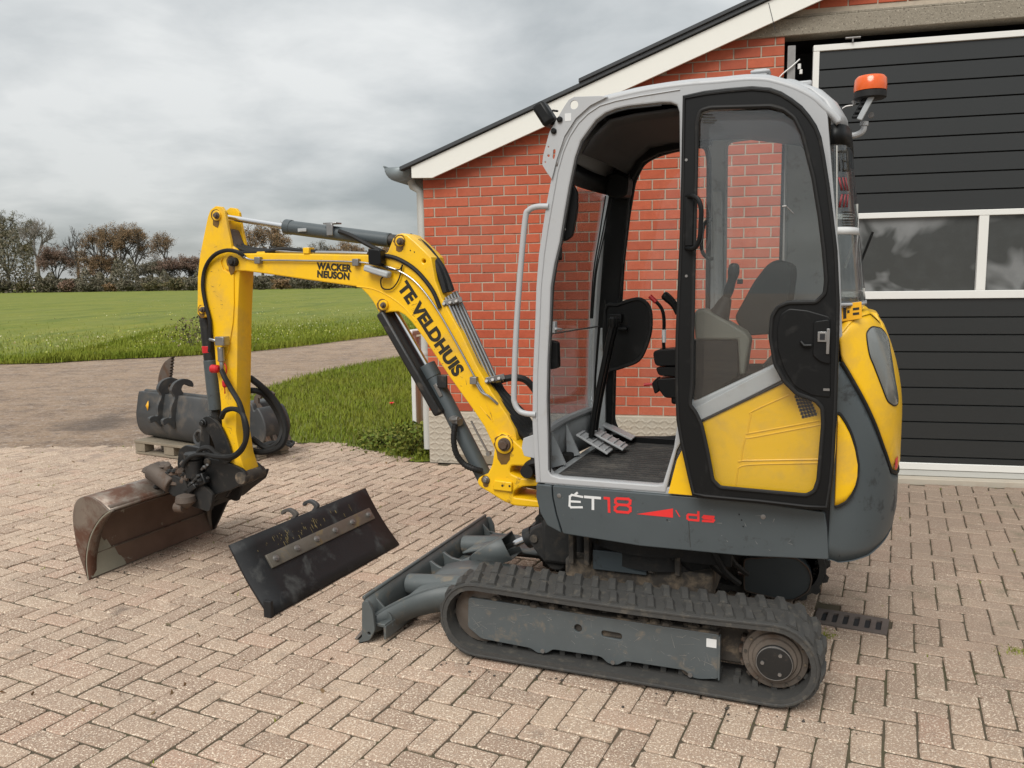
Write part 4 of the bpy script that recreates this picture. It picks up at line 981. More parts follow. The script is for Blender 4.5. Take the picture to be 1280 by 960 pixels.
# ---- revolving frame (house)
HY = 0.47
s = MB(); s.prism([(0.40, 0.695), (0.40, 0.60), (0.33, 0.53), (-0.66, 0.53), (-0.68, 0.60), (-0.68, 0.695)], -0.445, 0.445); s.box((-0.60, 0, 0.95), (0.30, 0.80, 0.5)); part(s, 'house_frame', 'grime_dark')
s = MB(); s.box((-0.697, 0.425, 0.615), (0.07, 0.05, 0.19)); part(s, 'gap_filler', 'dark_inside')
scratch_side = lambda r: (r.uniform(-0.65, 0.32), 0.4708, r.uniform(0.52, 0.66))
gap_px = [(689, 607), (690, 622), (694, 642), (702, 667)]
pan_px = [(690.5, 607)] + [(945, 628), (1031, 640.5), (1034, 660), (1036, 699.5), (930, 695), (800, 682.5), (703.5, 667), (696, 643), (691.5, 622)]
side = plate('side_panel', rnd(LL(pan_px, HY), 0.004, 2), HY-0.02, HY, 'grey_paint', bev=0.004, parent=ex)
fp = [(670, 605.3), (689, 607), (690, 622), (694.5, 643), (701.5, 666.5), (684, 657), (675, 641), (670, 622)]
plate('front_panel', rnd(LL(fp, HY), 0.004, 2), HY-0.02, HY-0.001, 'grey_paint', bev=0.004, parent=ex)
s = MB(); fl = LL([(670, 605.3), (670, 622), (675, 641), (684, 657), (700, 667)], HY)
s.grid([[(x, y, z) for x, z in fl] for y in (HY-0.012, 0.20, -0.20, -0.46)]); part(s, 'front_skirt', 'grey_paint', solid=0.01)
for px, py in ((699, 619.5), (954, 646)):
    a = L(px, py, HY); s = MB(); s.lathe([(0.009, -0.003), (0.009, 0.002), (0.005, 0.003)], (a[0], HY, a[1]), 'y', 14); part(s, 'screw', 'steel', side)
# model lettering on the side panel
def strokes(name, m, lines, wd=0.011, yy=HY, parent=side):
    s = MB()
    for ln in lines:
        pts = LL(ln, yy)
        for (x0, z0), (x1, z1) in zip(pts[:-1], pts[1:]):
            d = np.array([x1-x0, z1-z0]); ln_ = np.linalg.norm(d)
            if ln_ < 1e-5: continue
            d /= ln_; n_ = np.array([-d[1], d[0]])*wd/2; e = d*wd*0.42
            q = [(x0-e[0]+n_[0], z0-e[1]+n_[1]), (x1+e[0]+n_[0], z1+e[1]+n_[1]), (x1+e[0]-n_[0], z1+e[1]-n_[1]), (x0-e[0]-n_[0], z0-e[1]-n_[1])]
            b = len(s.f)*0.00004
            s.add([(x, yy+0.0012+b, z) for x, z in q], [(0, 1, 2, 3)])
    return s.build(name, m, parent, smooth=False)
Q = lambda *p: Zm((640, 600), 4, p)
strokes('lettering', 'letter_white', [Q((352, 84), (300, 74), (290, 82), (288, 128), (296, 136), (350, 136)), Q((290, 106), (340, 109)), Q((318, 70), (326, 64))], 0.0085)
strokes('lettering', 'letter_white', [Q((366, 84), (440, 90)), Q((405, 87), (405, 144))], 0.0105)
strokes('lettering', 'letter_red', [Q((464, 90), (484, 92), (486, 158)), Q((526, 92), (582, 95), (592, 103), (590, 118), (578, 126), (528, 122), (518, 112), (518, 98), (526, 92)), Q((528, 126), (516, 136), (516, 150), (526, 158), (580, 162), (592, 154), (592, 138), (580, 129))], 0.0105)
wedge = LL(Q((622, 170), (805, 142), (805, 188)), HY)
s = MB(); s.add([(x, HY+0.0013, z) for x, z in wedge], [(0, 1, 2)]); part(s, 'lettering', 'letter_red', side, smooth=False)
strokes('lettering', 'letter_red', [Q((820, 152), (838, 182))], 0.004)
strokes('lettering', 'letter_red', [Q((932, 160), (932, 200)), Q((932, 176), (884, 172), (878, 178), (878, 192), (886, 198), (932, 202)), Q((1008, 184), (962, 180), (956, 186), (962, 191), (1004, 194), (1010, 200), (1004, 207), (955, 204))], 0.0085)
# vertical line of the panel seam
strokes('seam', 'letter_black', [[(860, 640), (863, 684)]], 0.0015)
for px, py in ((924, 643), (927, 650), (929, 658), (834, 650)):
    a = L(px, py, HY); s = MB(); s.lathe([(0.003, 0.0), (0.003, 0.0015)], (a[0], HY, a[1]), 'y', 8); part(s, 'screw', 'dark_inside', side)

scratches(side, scratch_side, 26, 'pipe_scratch', 0.013, 5)
# ---- tail: counterweight, hood and side cover share one rounded plan
TN, TX0, TDX = 2.7, -0.60, 0.333
def tail(sv, z, off=0.0):
    """sv < 0: flat flank ahead of the curve (metres); 0..pi: round the tail"""
    lean = 0.62*max(0.0, z-0.98)**2 + 0.25*max(0.0, 0.66-z)**1.3
    if sv < 0: return (TX0-sv, HY+off, z)
    if sv > math.pi: return (TX0+(sv-math.pi), -HY-off, z)
    c, s_ = math.cos(sv), math.sin(sv)
    x = TX0-(TDX+off-lean)*abs(s_)**(2/TN); y = math.copysign((HY+off)*abs(c)**(2/TN), c)
    return (x, y, z)
_g = [(sv, z) for sv in np.linspace(-0.35, 1.75, 316) for z in np.linspace(0.45, 1.45, 201)]
_gp = np.array([proj(EXO+p[0]*fx+p[1]*fy+np.array([0, 0, p[2]])) for p in (tail(a, b) for a, b in _g)]); _g = np.array(_g)
_vis = np.array([0 if a > 1.45 else 1 for a, b in _g], bool)
def TS(px, py):
    d = np.hypot(_gp[:, 0]-px, _gp[:, 1]-py)+np.where(_g[:, 0] > 1.3, (_g[:, 0]-1.3)*40, 0); k = int(np.argmin(d)); return tuple(_g[k])
def boundary(pts, smooth=True):
    q = sorted(TS(*p) for p in pts); return np.array([a for a, b in q]), np.array([b for a, b in q])
def mirror(fn):
    return lambda sv: fn(sv if sv <= math.pi/2 else math.pi-sv)
hb_s, hb_z = boundary([(1051, 450), (1058, 461), (1071, 483.7), (1090, 521), (1103, 555), (1114.4, 588.7), (1124, 591)])
cb_s, cb_z = boundary([(1039, 700), (1048, 703), (1066, 701), (1086, 693.7), (1099, 683), (1108.7, 671), (1117, 654), (1122, 637)])
ht_s, ht_z = boundary([(1052.5, 416), (1060, 406), (1067.5, 399), (1078, 394), (1088, 392), (1098, 395.6), (1108, 403)])
hb = mirror(lambda t: float(np.interp(t, hb_s, hb_z))); cb = mirror(lambda t: float(np.interp(t, cb_s, cb_z))); ht = mirror(lambda t: float(np.interp(t, ht_s, ht_z)))
def skin(name, s0, s1, lo, hi, m, off=0.0, n=60, mrow=14, solid=0.012, parent=None, rim=0.0, power=1.0):
    s = MB(); rows = []
    for sv in np.linspace(s0, s1, n):
        a, b = lo(sv), hi(sv); col = []
        for t in np.linspace(0, 1, mrow):
            e_ = min(t, 1-t)*(b-a); o_ = off-rim*max(0.0, 1-e_/0.02)**2
            col.append(tail(sv, a+(b-a)*t, o_))
        rows.append(col)
    s.grid(rows[::-1]); o = s.build(name, m, parent or ex, ang=0.9, solid=solid, fix=False)
    return o
SS = TS(1038, 640)[0]
cw = skin('counterweight', SS, math.pi-SS, cb, lambda t: hb(t)-0.004, 'weight_paint', n=90, rim=0.006)
# underside lip of the counterweight
s = MB(); rows = [[tail(sv, cb(sv)) for sv in np.linspace(SS, math.pi-SS, 70)], [(lambda p: (p[0]*0.94-0.02, p[1]*0.9, p[2]+0.012))(tail(sv, cb(sv))) for sv in np.linspace(SS, math.pi-SS, 70)]]
s.grid(rows); part(s, 'lower_lip', 'weight_paint', cw)
h0 = TS(1051, 440)[0]
hood = skin('engine_hood', h0, math.pi-h0, lambda t: hb(t)+0.006, ht, 'yellow', off=0.004, n=90, mrow=18, rim=0.008)
top_rows = []
for k_, (shr, up) in enumerate(((0.0, 0.0), (0.03, 0.010), (0.10, 0.016), (0.5, 0.02), (0.95, 0.02))):
    r_ = []
    for sv in np.linspace(h0, math.pi-h0, 60):
        p = tail(sv, ht(sv), 0.0); r_.append((p[0]+(TX0-0.02-p[0])*shr, p[1]*(1-shr*0.5), p[2]+up+(1.345-p[2])*shr))
    top_rows.append(r_)
s = MB(); s.grid(top_rows); part(s, 'hood_top', 'yellow', hood, ang=0.8)
# dark rubber seam between hood and counterweight
s = MB(); s.tube([tail(sv, hb(sv), -0.004) for sv in np.linspace(h0, math.pi-h0, 60)], 0.008, 6); part(s, 'seam_rubber', 'rubber')
# tail lamp lens in the hood
lens_px = [(1081.7, 420), (1084, 413), (1089, 409), (1096, 409), (1101, 412), (1107, 421), (1111, 440), (1116, 470), (1120, 495), (1120, 503), (1117, 507), (1112.5, 505), (1107, 499), (1099, 478), (1091, 458), (1085, 441)]
lp = crv([TS(*p) for p in lens_px], 4, closed=True); cc = np.mean(lp, 0)
s = MB(); s.grid([[tail(a, b, 0.0045) for a, b in lp], [tail(cc[0]+(a-cc[0])*.9, cc[1]+(b-cc[1])*.95, 0.010) for a, b in lp], [tail(cc[0]+(a-cc[0])*.45, cc[1]+(b-cc[1])*.5, 0.011) for a, b in lp], [tail(cc[0]+(a-cc[0])*.02, cc[1]+(b-cc[1])*.02, 0.011) for a, b in lp]], closed=True); part(s, 'lens', 'lens_grey', hood, ang=0.9)
s = MB(); s.tube([tail(a, b, 0.005) for a, b in lp], 0.0025, 5, closed=True); part(s, 'lens_gasket', 'rubber', hood)
a_, b_ = TS(1119, 580); s = MB(); s.add([tail(a_-.035, b_-.02, .006), tail(a_+.05, b_-.016, .006), tail(a_+.05, b_+.026, .006), tail(a_-.05, b_+.022, .006)], [(0, 1, 2, 3)]); part(s, 'reflector', 'letter_red', hood)
# yellow side cover (below the cab, rounded at the rear), part of it behind the door
cov_lo_s, cov_lo_z = boundary([(838, 619), (1000, 635.5), (1037.5, 634), (1047, 632), (1056, 627), (1063, 618), (1068, 608), (1071, 590)])
cov_hi_s, cov_hi_z = boundary([(1049, 517.5), (1056, 527), (1062, 540), (1067, 556), (1070, 572), (1071.3, 584)])
sE = TS(1071, 585)[0]; sA = TS(1046, 517)[0]
cov = skin('side_cover', sA, sE, lambda t: float(np.interp(t, cov_lo_s, cov_lo_z)), lambda t: max(float(np.interp(t, cov_hi_s, cov_hi_z)), float(np.interp(t, cov_lo_s, cov_lo_z))+0.002), 'yellow', off=0.012, n=30, mrow=10, solid=0.014, rim=0.004)
flat_px = [(1046, 512), (1045, 560), (1041, 600), (1034, 634), (835, 617), (846, 575), (868, 532), (980, 478), (1030, 474), (1045, 478)]
plate('side_cover_front', LL(flat_px, HY+0.012), HY-0.004, HY+0.012, 'yellow', cov)
# black rubber edge round the cover
s = MB(); ln = [tail(sv, float(np.interp(sv, cov_hi_s, cov_hi_z)), 0.008) for sv in np.linspace(sA, sE, 16)]+[tail(sv, float(np.interp(sv, cov_lo_s, cov_lo_z)), 0.008) for sv in np.linspace(sE, sA, 16)]
s.tube(ln, 0.006, 6); part(s, 'rubber_edge', 'rubber', cov)
# ribs and air grille of the cover
def relief(pxs, r=0.0028, yy=HY+0.0125, m='yellow'):
    s = MB(); s.tube([(x, yy, z) for x, z in crv(LL(pxs, yy), 5)], r, 6); return part(s, 'moulding', m, cov)
Q8 = lambda *p: Zm((840, 440), 4.364, p)
for ln in (Q8((640, 232), (440, 322), (430, 345), (415, 435), (440, 440), (815, 372)), Q8((815, 395), (440, 465), (400, 475), (378, 590), (400, 592), (815, 585)), Q8((815, 605), (480, 612), (372, 625), (358, 660), (348, 735))): relief(ln)
vent_c = Q8((665, 235), (745, 235), (795, 345), (710, 365))
for i in range(5):
    for j in range(7):
        a, b = (i+0.5)/5, (j+0.5)/7
        top = np.array(vent_c[0])*(1-a)+np.array(vent_c[1])*a; bot = np.array(vent_c[3])*(1-a)+np.array(vent_c[2])*a
        q = top*(1-b)+bot*b; x, z = L(q[0], q[1], HY+0.013)
        s = MB(); s.box((x, HY+0.0125, z), (0.0095, 0.0022, 0.0105)); part(s, 'vent_slot', 'dark_inside', cov, smooth=False)
def tube_rel(px, py, y, r, name, m): pass
# warning plate behind the cab
wpy = 0.43
wp_ = plate('warning_plate', LL([(1051, 380), (1077, 377), (1077.5, 398), (1052, 402)], wpy), wpy-0.006, wpy, 'sticker_yellow', ex, bev=0.001)
for q4 in ([(1054, 384), (1058, 383.5), (1058, 398), (1054, 398.5)], [(1059, 388), (1062, 387.5), (1062, 391), (1059, 391.5)], [(1066, 385), (1074, 384), (1074, 387), (1066, 388)], [(1066, 391), (1074, 390), (1074, 393), (1066, 394)]):
    s = MB(); s.add([(x, wpy+0.0012, z) for x, z in LL(q4, wpy)], [(0, 1, 2, 3)]); part(s, 'lettering', 'letter_black', wp_, smooth=False)
s = MB(); s.box((-0.66, 0.06, 1.36), (0.14, 0.70, 0.07)); part(s, 'rear_shelf', 'black_plastic', bevel=0.01)

# ---- cab
CYN, CYF = 0.46, -0.36
roof_px = [(691, 205), (697, 185), (705.7, 167.5), (715, 152), (727.5, 139), (738, 130), (749.4, 124), (770, 118.5), (797.6, 112), (830, 106.5), (862, 102.5), (900, 99.5), (930, 96.5), (950, 96.5), (963.8, 98), (990, 105.5), (1008, 113.5), (1022, 122), (1034, 133)]
pil_l = [(669.5, 603.5), (666.5, 560), (665, 527), (665.5, 470), (668.5, 402), (669.8, 360), (673, 318), (678, 284), (683, 252), (689, 222)]
outer = LL(pil_l+roof_px+[(1036, 160), (1043, 250), (1050, 330), (1053, 420), (1040, 438), (975, 476), (862, 532), (846, 563), (832, 616)], CYN)
door_hole = LL([(685.3, 588), (684.8, 543), (683.5, 500), (684.5, 450), (687, 402), (688.5, 358), (693, 330), (699.8, 301.8), (706, 263), (711.5, 231.7), (718.8, 196.7), (726, 176), (736.3, 161.7), (745, 150), (756.7, 141.3), (770, 136), (785.9, 132.5), (826.8, 128), (838, 128), (846, 131), (849, 140)] + [(850, 250), (848, 520), (842, 560), (828, 606), (820, 606.5), (700, 597), (690, 594)], CYN)
win_hole = LL([(862, 505), (866, 300), (870, 150), (880, 138), (963, 131), (985, 138), (1000, 160), (1014, 220), (1028, 310), (1032, 380), (1020, 420), (975, 452)], CYN)
cabf = plate('cab_frame', outer, CYN-0.045, CYN, 'silver', ex, [door_hole, rnd(win_hole, 0.03, 4)], 0.006)
# raised bead round the door opening, black seal inside
s = MB(); s.tube([(x, CYN+0.001, z) for x, z in LL([(688, 590), (687.5, 543), (686.3, 500), (687.5, 450), (690, 402), (692, 358), (696.5, 330), (703, 301.8), (709.5, 263), (715, 231.7), (722, 197), (729, 178), (739, 164), (747.5, 153), (758.5, 144.5), (771, 139.5), (786, 136), (827, 131.5)], CYN)], 0.0035, 6); part(s, 'door_seal', 'rubber', cabf)
s = MB(); s.tube([(x, CYN+0.001, z) for x, z in LL([(675, 602), (672.5, 560), (671, 527), (671.5, 470), (674.5, 402), (676, 360), (680, 318), (685, 284), (690.5, 252), (697, 215), (704, 190), (712, 171), (723, 154), (735, 142), (750, 132), (770, 126), (800, 120), (850, 112)], CYN)], 0.003, 6); part(s, 'pillar_bead', 'silver', cabf)
# far side frame (dark inside)
far_outer = LL(pil_l+roof_px+[(1036, 160), (1043, 250), (1050, 330), (1053, 420), (1040, 438), (975, 476), (862, 532), (846, 563), (832, 616)], CYN)
fw1 = rnd(LL([(838, 546), (790, 546), (777, 541), (769, 525), (771, 440), (778, 380), (781, 330), (788, 270), (795, 228), (806, 205), (824, 195), (846, 189), (884, 183), (888, 200), (885, 540)], CYF), 0.03, 5)
fw2 = rnd(LL([(905, 520), (909, 178), (984, 168), (982, 480)], CYF), 0.03, 5)
farf = plate('far_cab_frame', far_outer, CYF, CYF+0.04, 'interior_grey', ex, [fw1, fw2], 0.004)
s = MB(); s.tube([(x, CYF+0.042, z) for x, z in fw1], 0.011, 6, closed=True); part(s, 'window_rubber', 'rubber', farf)
s = MB(); s.tube([(x, CYF+0.042, z) for x, z in fw2], 0.006, 6, closed=True); part(s, 'window_rubber', 'interior_grey', farf)
def pane(name, poly, y, m, parent, th=0.004):
    s = MB(); s.prism(poly, y-th/2, y+th/2); return s.build(name, m, parent, smooth=False)
pane('far_window', [(x, z) for x, z in fw1], CYF+0.02, 'cab_glass', ex)
pane('far_window', [(x, z) for x, z in fw2], CYF+0.02, 'cab_glass', ex)
pane('near_window', rnd(win_hole, 0.03, 4), CYN-0.025, 'cab_glass', ex)
# black trim on the far pillar and roof rail (what shows through the doorway)
fp_px = [(742, 545), (744, 470), (752, 360), (757, 290), (764, 225), (770, 212), (790, 212), (788, 250), (780, 320), (775, 380), (769, 440), (766, 540)]
plate('far_pillar_trim', LL(fp_px, CYF+0.06), CYF+0.042, CYF+0.085, 'black_plastic', farf, bev=0.008)
plate('far_pillar_post', LL([(744, 540), (746, 470), (751, 410), (757, 410), (757, 540)], CYF+0.10), CYF+0.087, CYF+0.11, 'interior_grey', farf, bev=0.004)
plate('far_roof_rail', LL([(764, 225), (772, 200), (786, 178), (806, 165), (850, 156), (890, 152), (890, 182), (850, 187), (824, 193), (805, 203), (794, 222), (786, 240)], CYF+0.05), CYF+0.042, CYF+0.07, 'black_plastic', farf, bev=0.006)
# roof: crowned shell over both side frames, dark headliner below
rp = LL(roof_px+[(1044, 141), (1052, 150)], CYN); rp = [(x, z) for x, z in crv(rp, 3)]
def rsec(x, z, lift=0.0, drop=0.0):
    sec = []
    for t in np.linspace(0, 1, 17):
        y = CYN+0.004+(CYF-0.004-CYN-0.004)*t; e = min(t, 1-t)*0.83
        up = 0.030*(1-max(0, 1-e/0.10)**2.2)-0.004
        sec.append((x, y, z+up+lift))
    return sec
s = MB(); s.grid([rsec(x, z) for x, z in rp]); roof = part(s, 'cab_roof', 'silver', ang=0.9, solid=0.02)
s = MB(); hl = LL([(722, 190), (735, 168), (757, 147), (790, 139), (850, 131), (900, 128), (990, 138), (1015, 165)], CYN)
s.grid([[(x, y, z+0.008*math.sin((y-CYF)/(CYN-CYF)*math.pi)) for y in np.linspace(CYN-0.05, CYF+0.04, 7)] for x, z in hl]); part(s, 'headliner', 'headliner', roof, solid=0.012)
s = MB(); a = L(790, 150, .05); s.box((a[0]-0.02, 0.05, a[1]-0.005), (0.30, 0.42, 0.02)); part(s, 'roof_hatch', 'black_plastic', roof, bevel=0.008)
# front: header, windscreen, lower panel
hx_ = [L(722, 190, CYN), L(716, 215, CYN)]
fr = LL([(691, 222), (686, 252), (681.5, 284), (676.5, 318), (673.5, 360), (672, 402), (669.5, 450), (669, 500), (669, 545)], CYN)
ys = np.linspace(CYN-0.05, CYF+0.05, 9)
def bow(y): t = (y-CYF)/(CYN-CYF); return 0.035*math.sin(math.pi*t)
s = MB(); s.grid([[(x+bow(y)-0.014, y, z) for y in ys] for x, z in fr]); part(s, 'windscreen', 'screen_glass', solid=0.004)
lo_ = LL([(669, 548), (668.5, 575), (670, 602)], CYN)
s = MB(); s.grid([[(x+bow(y)-0.012, y, z) for y in ys] for x, z in lo_]); lp_ = part(s, 'lower_front_panel', 'interior_grey', solid=0.012)
s = MB(); s.tube([(lo_[0][0]+bow(y)-0.014, y, lo_[0][1]) for y in ys], 0.018, 8); part(s, 'front_sill', 'silver', lp_)
for yy in (0.25, 0.05): 
    s = MB(); s.prism([(lo_[0][0]+0.0, 0.72), (lo_[0][0]+0.0, lo_[0][1]-0.01), (lo_[0][0]-0.06, 0.74)], yy-0.006, yy+0.006); part(s, 'rib', 'interior_grey', lp_)
s = MB(); s.grid([[(x+bow(y)-0.02, y, z) for y in ys] for x, z in LL([(699, 197), (692, 222)], CYN)]); part(s, 'front_header', 'black_plastic', roof, solid=0.03)
fpil = [(x, z) for x, z in LL([(705, 170), (691, 222), (681.5, 284), (673.5, 360), (669.5, 450), (668, 540), (670, 602)], CYN)]
s = MB(); s.tube([(x-0.02, CYF+0.02, z) for x, z in fpil], 0.03, 8); part(s, 'far_front_pillar', 'silver', farf)
# rod across the screen, wiper arm, stay
a, b = P(690, 417, CYN-0.05), P(748, 408, CYF+0.10); s = MB(); s.cyl(a, b, 0.0035, n=7); part(s, 'screen_rod', 'steel')
s = MB(); s.box(P(691, 409, CYN-0.05), (0.028, 0.03, 0.045)); s.cyl(P(694, 411, CYN-0.02), P(702, 412, CYN-0.10), 0.006, n=8); part(s, 'screen_latch', 'silver', bevel=0.003)
s = MB(); s.prism(rnd(LL([(703, 236), (715, 228), (722, 240), (722, 262), (716, 295), (706, 302), (699, 300), (697, 290)], CYN-0.06), 0.012, 4), CYN-0.075, CYN-0.05); part(s, 'screen_runner', 'black_plastic', bevel=0.004)
s = MB(); q = P(704.7, 286.5, CYN-0.05); s.lathe([(0.009, 0), (0.009, 0.005), (0.004, 0.007)], q, 'y', 12); part(s, 'runner_screw', 'chrome')
s = MB(); s.prism(rnd(LL([(693, 305), (701, 308), (701, 325), (693, 326)], CYN-0.05), 0.006, 3), CYN-0.07, CYN-0.045); part(s, 'cab_switch', 'black_plastic', bevel=0.002)
s = MB(); s.prism(rnd(LL([(686, 425), (697, 428), (698, 460), (688, 462)], CYN-0.05), 0.008, 3), CYN-0.08, CYN-0.045); part(s, 'cab_switch', 'black_plastic', bevel=0.002)
s = MB(); s.prism(rnd(LL([(757, 220), (772, 215), (787, 222), (785, 245), (770, 250), (757, 243)], -0.2), 0.02, 4), -0.28, -0.18); part(s, 'wiper_motor', 'black_plastic', bevel=0.008)
s = MB()
for k_, off in enumerate((0, 5, 9)): s.tube([(x, -0.2, z) for x, z in crv(LL([(757+off, 245), (750+off*0.7, 290), (742+off*0.4, 340), (738+off*0.3, 398)], -0.2), 5)], 0.0035, 6)
s.tube([(x, -0.25, z) for x, z in crv(LL([(779, 330), (778, 360), (770, 382), (760, 386), (756, 375)], -0.25), 5)], 0.004, 6); part(s, 'cables', 'rubber')
lp2 = crv(LL([(757, 388), (772, 381), (795, 374), (806, 377), (813, 388), (813.5, 412), (807, 435), (798, 450), (782, 457), (764, 462), (757, 460)], CYF+0.12), 4, closed=True)
fd = plate('far_latch_plate', lp2, CYF+0.10, CYF+0.125, 'black_plastic', ex, bev=0.006)
s = MB(); s.tube([(x, CYF+0.125, z) for x, z in lp2], 0.009, 6, closed=True); part(s, 'rubber_rim', 'rubber', fd)
s = MB(); s.box(P(770, 398, CYF+0.15), (0.06, 0.04, 0.04)); s.cyl(P(762, 398, CYF+0.15), P(762, 412, CYF+0.15), 0.01, n=8); s.box(P(778, 411, CYF+0.14), (0.05, 0.03, 0.015)); part(s, 'latch', 'black_plastic', fd, bevel=0.004)
# floor, mat, pedals, levers
s = MB(); s.box((-0.05, 0.04, 0.712), (0.86, 0.83, 0.028)); part(s, 'cab_floor', 'interior_grey', bevel=0.004)
s = MB(); s.box((0.10, 0.04, 0.728), (0.48, 0.76, 0.008))
for i in range(20):
    s.box((0.10+0.0, 0.40-i*0.037, 0.734), (0.44, 0.012, 0.006))
mat_ = part(s, 'floor_mat', 'mat_rubber', bevel=0.001)
s = MB(); s.box((-0.13, 0.04, 0.735), (0.02, 0.72, 0.03)); s.box((0.1, CYF+0.05, 0.745), (0.46, 0.025, 0.04)); part(s, 'floor_edge', 'black_plastic', bevel=0.003)
for (pa, pb, y0) in (((724, 541), (763, 565), 0.02), ((742, 538), (782, 560), -0.05)):
    a, b = P(*pa, y0), P(*pb, y0)
    s = MB(); s.beam((a[0], y0, a[2]), (b[0], y0, b[2]), 0.10, 0.010, (0, 0, 1))
    for i in range(5):
        t = (i+0.5)/5; s.box((a[0]+(b[0]-a[0])*t, y0, a[2]+(b[2]-a[2])*t+0.008), (0.008, 0.095, 0.008))
    part(s, 'pedal', 'silver', bevel=0.003)
a, b = P(755, 530, -0.25), P(792, 548, -0.25); s = MB(); s.beam(a, b, 0.08, 0.010); part(s, 'foot_rest', 'silver', bevel=0.003)
for y0, dx in ((0.02, 0), (-0.05, 4)):
    s = MB(); s.tube(crv([P(739+dx, 546, y0), P(745+dx, 505, y0), (P(758+dx, 440, y0)), P(765+dx, 408, y0)], 5), [0.013]*15+[0.013], 9); part(s, 'travel_lever', 'black_plastic')
    s = MB(); s.lathe([(0.012, -0.02), (0.016, -0.012), (0.016, 0.02), (0.01, 0.028)], P(766+dx, 404, y0), 'z', 12); part(s, 'lever_knob', 'black_plastic')
# seat, consoles, joysticks
SY = 0.05
s = MB(); s.prism(rnd([(-0.18, 1.06), (-0.18, 1.14), (-0.52, 1.15), (-0.58, 1.12), (-0.58, 1.06)], 0.03, 4), SY-0.20, SY+0.20); seat = part(s, 'seat_cushion', 'seat_fabric', bevel=0.015)
bk = rnd(LL([(921, 396), (945, 352), (962, 330), (975, 324), (990, 330), (992, 342), (988, 372), (978, 415), (935, 418)], SY+.1), 0.02, 4)
s = MB(); s.prism(bk, SY-0.19, SY+0.19); part(s, 'seat_back', 'seat_fabric', bevel=0.02)
s = MB(); s.box((-0.38, SY, 0.90), (0.42, 0.40, 0.32)); part(s, 'seat_base', 'black_plastic', bevel=0.02)
cp = LL([(868, 392), (873, 386), (884, 387), (932, 415), (938, 424), (932, 468), (925, 468), (923, 424), (870, 424)], 0.34)
s = MB(); s.prism(cp, 0.25, 0.36); part(s, 'left_console', 'console', bevel=0.008)
s = MB(); s.prism(LL([(866, 424), (923, 424), (925, 470), (868, 505)], 0.33), 0.22, 0.345); part(s, 'console_box', 'black_plastic', bevel=0.008)
jb, jt = P(902, 395, 0.30), P(918, 340, 0.30)
s = MB(); s.tube([P(897, 398, .30), P(902, 388, .30), P(906, 378, .30), P(909, 372, .30)], [0.045, 0.034, 0.026, 0.018], 14); part(s, 'joystick_boot', 'rubber')
s = MB(); s.tube(crv([P(908, 374, .30), P(912, 360, .30), P(916, 346, .30), P(917.5, 334, .30), P(918, 329, .30)], 4), [0.013, 0.014, 0.016, 0.018, 0.018, 0.017, 0.016, 0.017, 0.019, 0.021, 0.022, 0.021, 0.020, 0.019, 0.016, 0.013, 0.008], 12); s.box(P(925, 352, .30), (0.02, 0.015, 0.018)); part(s, 'joystick', 'black_plastic', bevel=0.002)
RY = -0.22
s = MB(); s.prism(rnd(LL([(819, 437), (850, 434), (850, 456), (822, 456)], RY), 0.02, 4), RY-0.06, RY+0.06); part(s, 'armrest', 'black_plastic', bevel=0.01)
s = MB(); s.prism(rnd(LL([(822, 458), (852, 456), (852, 470), (826, 468)], RY), 0.01, 3), RY-0.05, RY+0.05); s.prism(rnd(LL([(824, 472), (852, 470), (852, 496), (834, 495), (826, 484)], RY), 0.01, 3), RY-0.06, RY+0.06); s.prism(rnd(LL([(816, 478), (824, 470), (826, 488), (820, 492)], RY), 0.008, 3), RY-0.03, RY+0.03); part(s, 'right_console', 'black_plastic', bevel=0.006)
cb_ = L(872, 500, RY); s = MB(); s.box((cb_[0], RY, 0.87), (0.12, 0.10, 0.30)); s.box((cb_[0]+0.03, RY, 1.0), (0.16, 0.11, 0.10)); part(s, 'console_stand', 'black_plastic', bevel=0.01)
s = MB(); s.cyl(P(805, 481, RY), P(816, 480, RY), 0.007, n=8); part(s, 'red_lever', 'red_paint')
s = MB(); s.tube(crv([P(813, 371, RY), P(826, 384, RY), P(830, 400, RY), P(829.5, 430, RY), P(833, 450, RY), P(842, 468, RY)], 6), 0.008, 8); lv = part(s, 'blade_lever', 'black_plastic')
s = MB(); s.tube([P(812.5, 370, RY), P(820, 377.5, RY)], 0.0105, 9); part(s, 'lever_grip', 'red_paint', lv)
s = MB(); s.tube([P(830, 412, RY), P(830, 428, RY)], 0.0095, 9); part(s, 'lever_sleeve', 'letter_white', lv)
s = MB(); s.tube(crv([P(829, 368, RY), P(834, 372, RY), P(842, 380, RY), P(848, 392, RY)], 4), [0.014, 0.018, 0.02, 0.02, 0.02, 0.02, 0.019, 0.018, 0.017, 0.016, 0.015, 0.015, 0.015], 10); part(s, 'joystick', 'black_plastic')
s = MB(); s.tube(crv([P(891, 275, .33), P(884, 276, .33), (P(879, 284, .33)), P(876.7, 305, .33), P(879, 317, .33), P(886, 323, .33), P(892, 323, .33)], 4), 0.007, 8); part(s, 'grab_handle', 'black_plastic')
s = MB(); s.tube([P(897, 240, CYF+.07), P(899, 480, CYF+.07)], 0.02, 8); part(s, 'far_post_trim', 'interior_grey', farf)

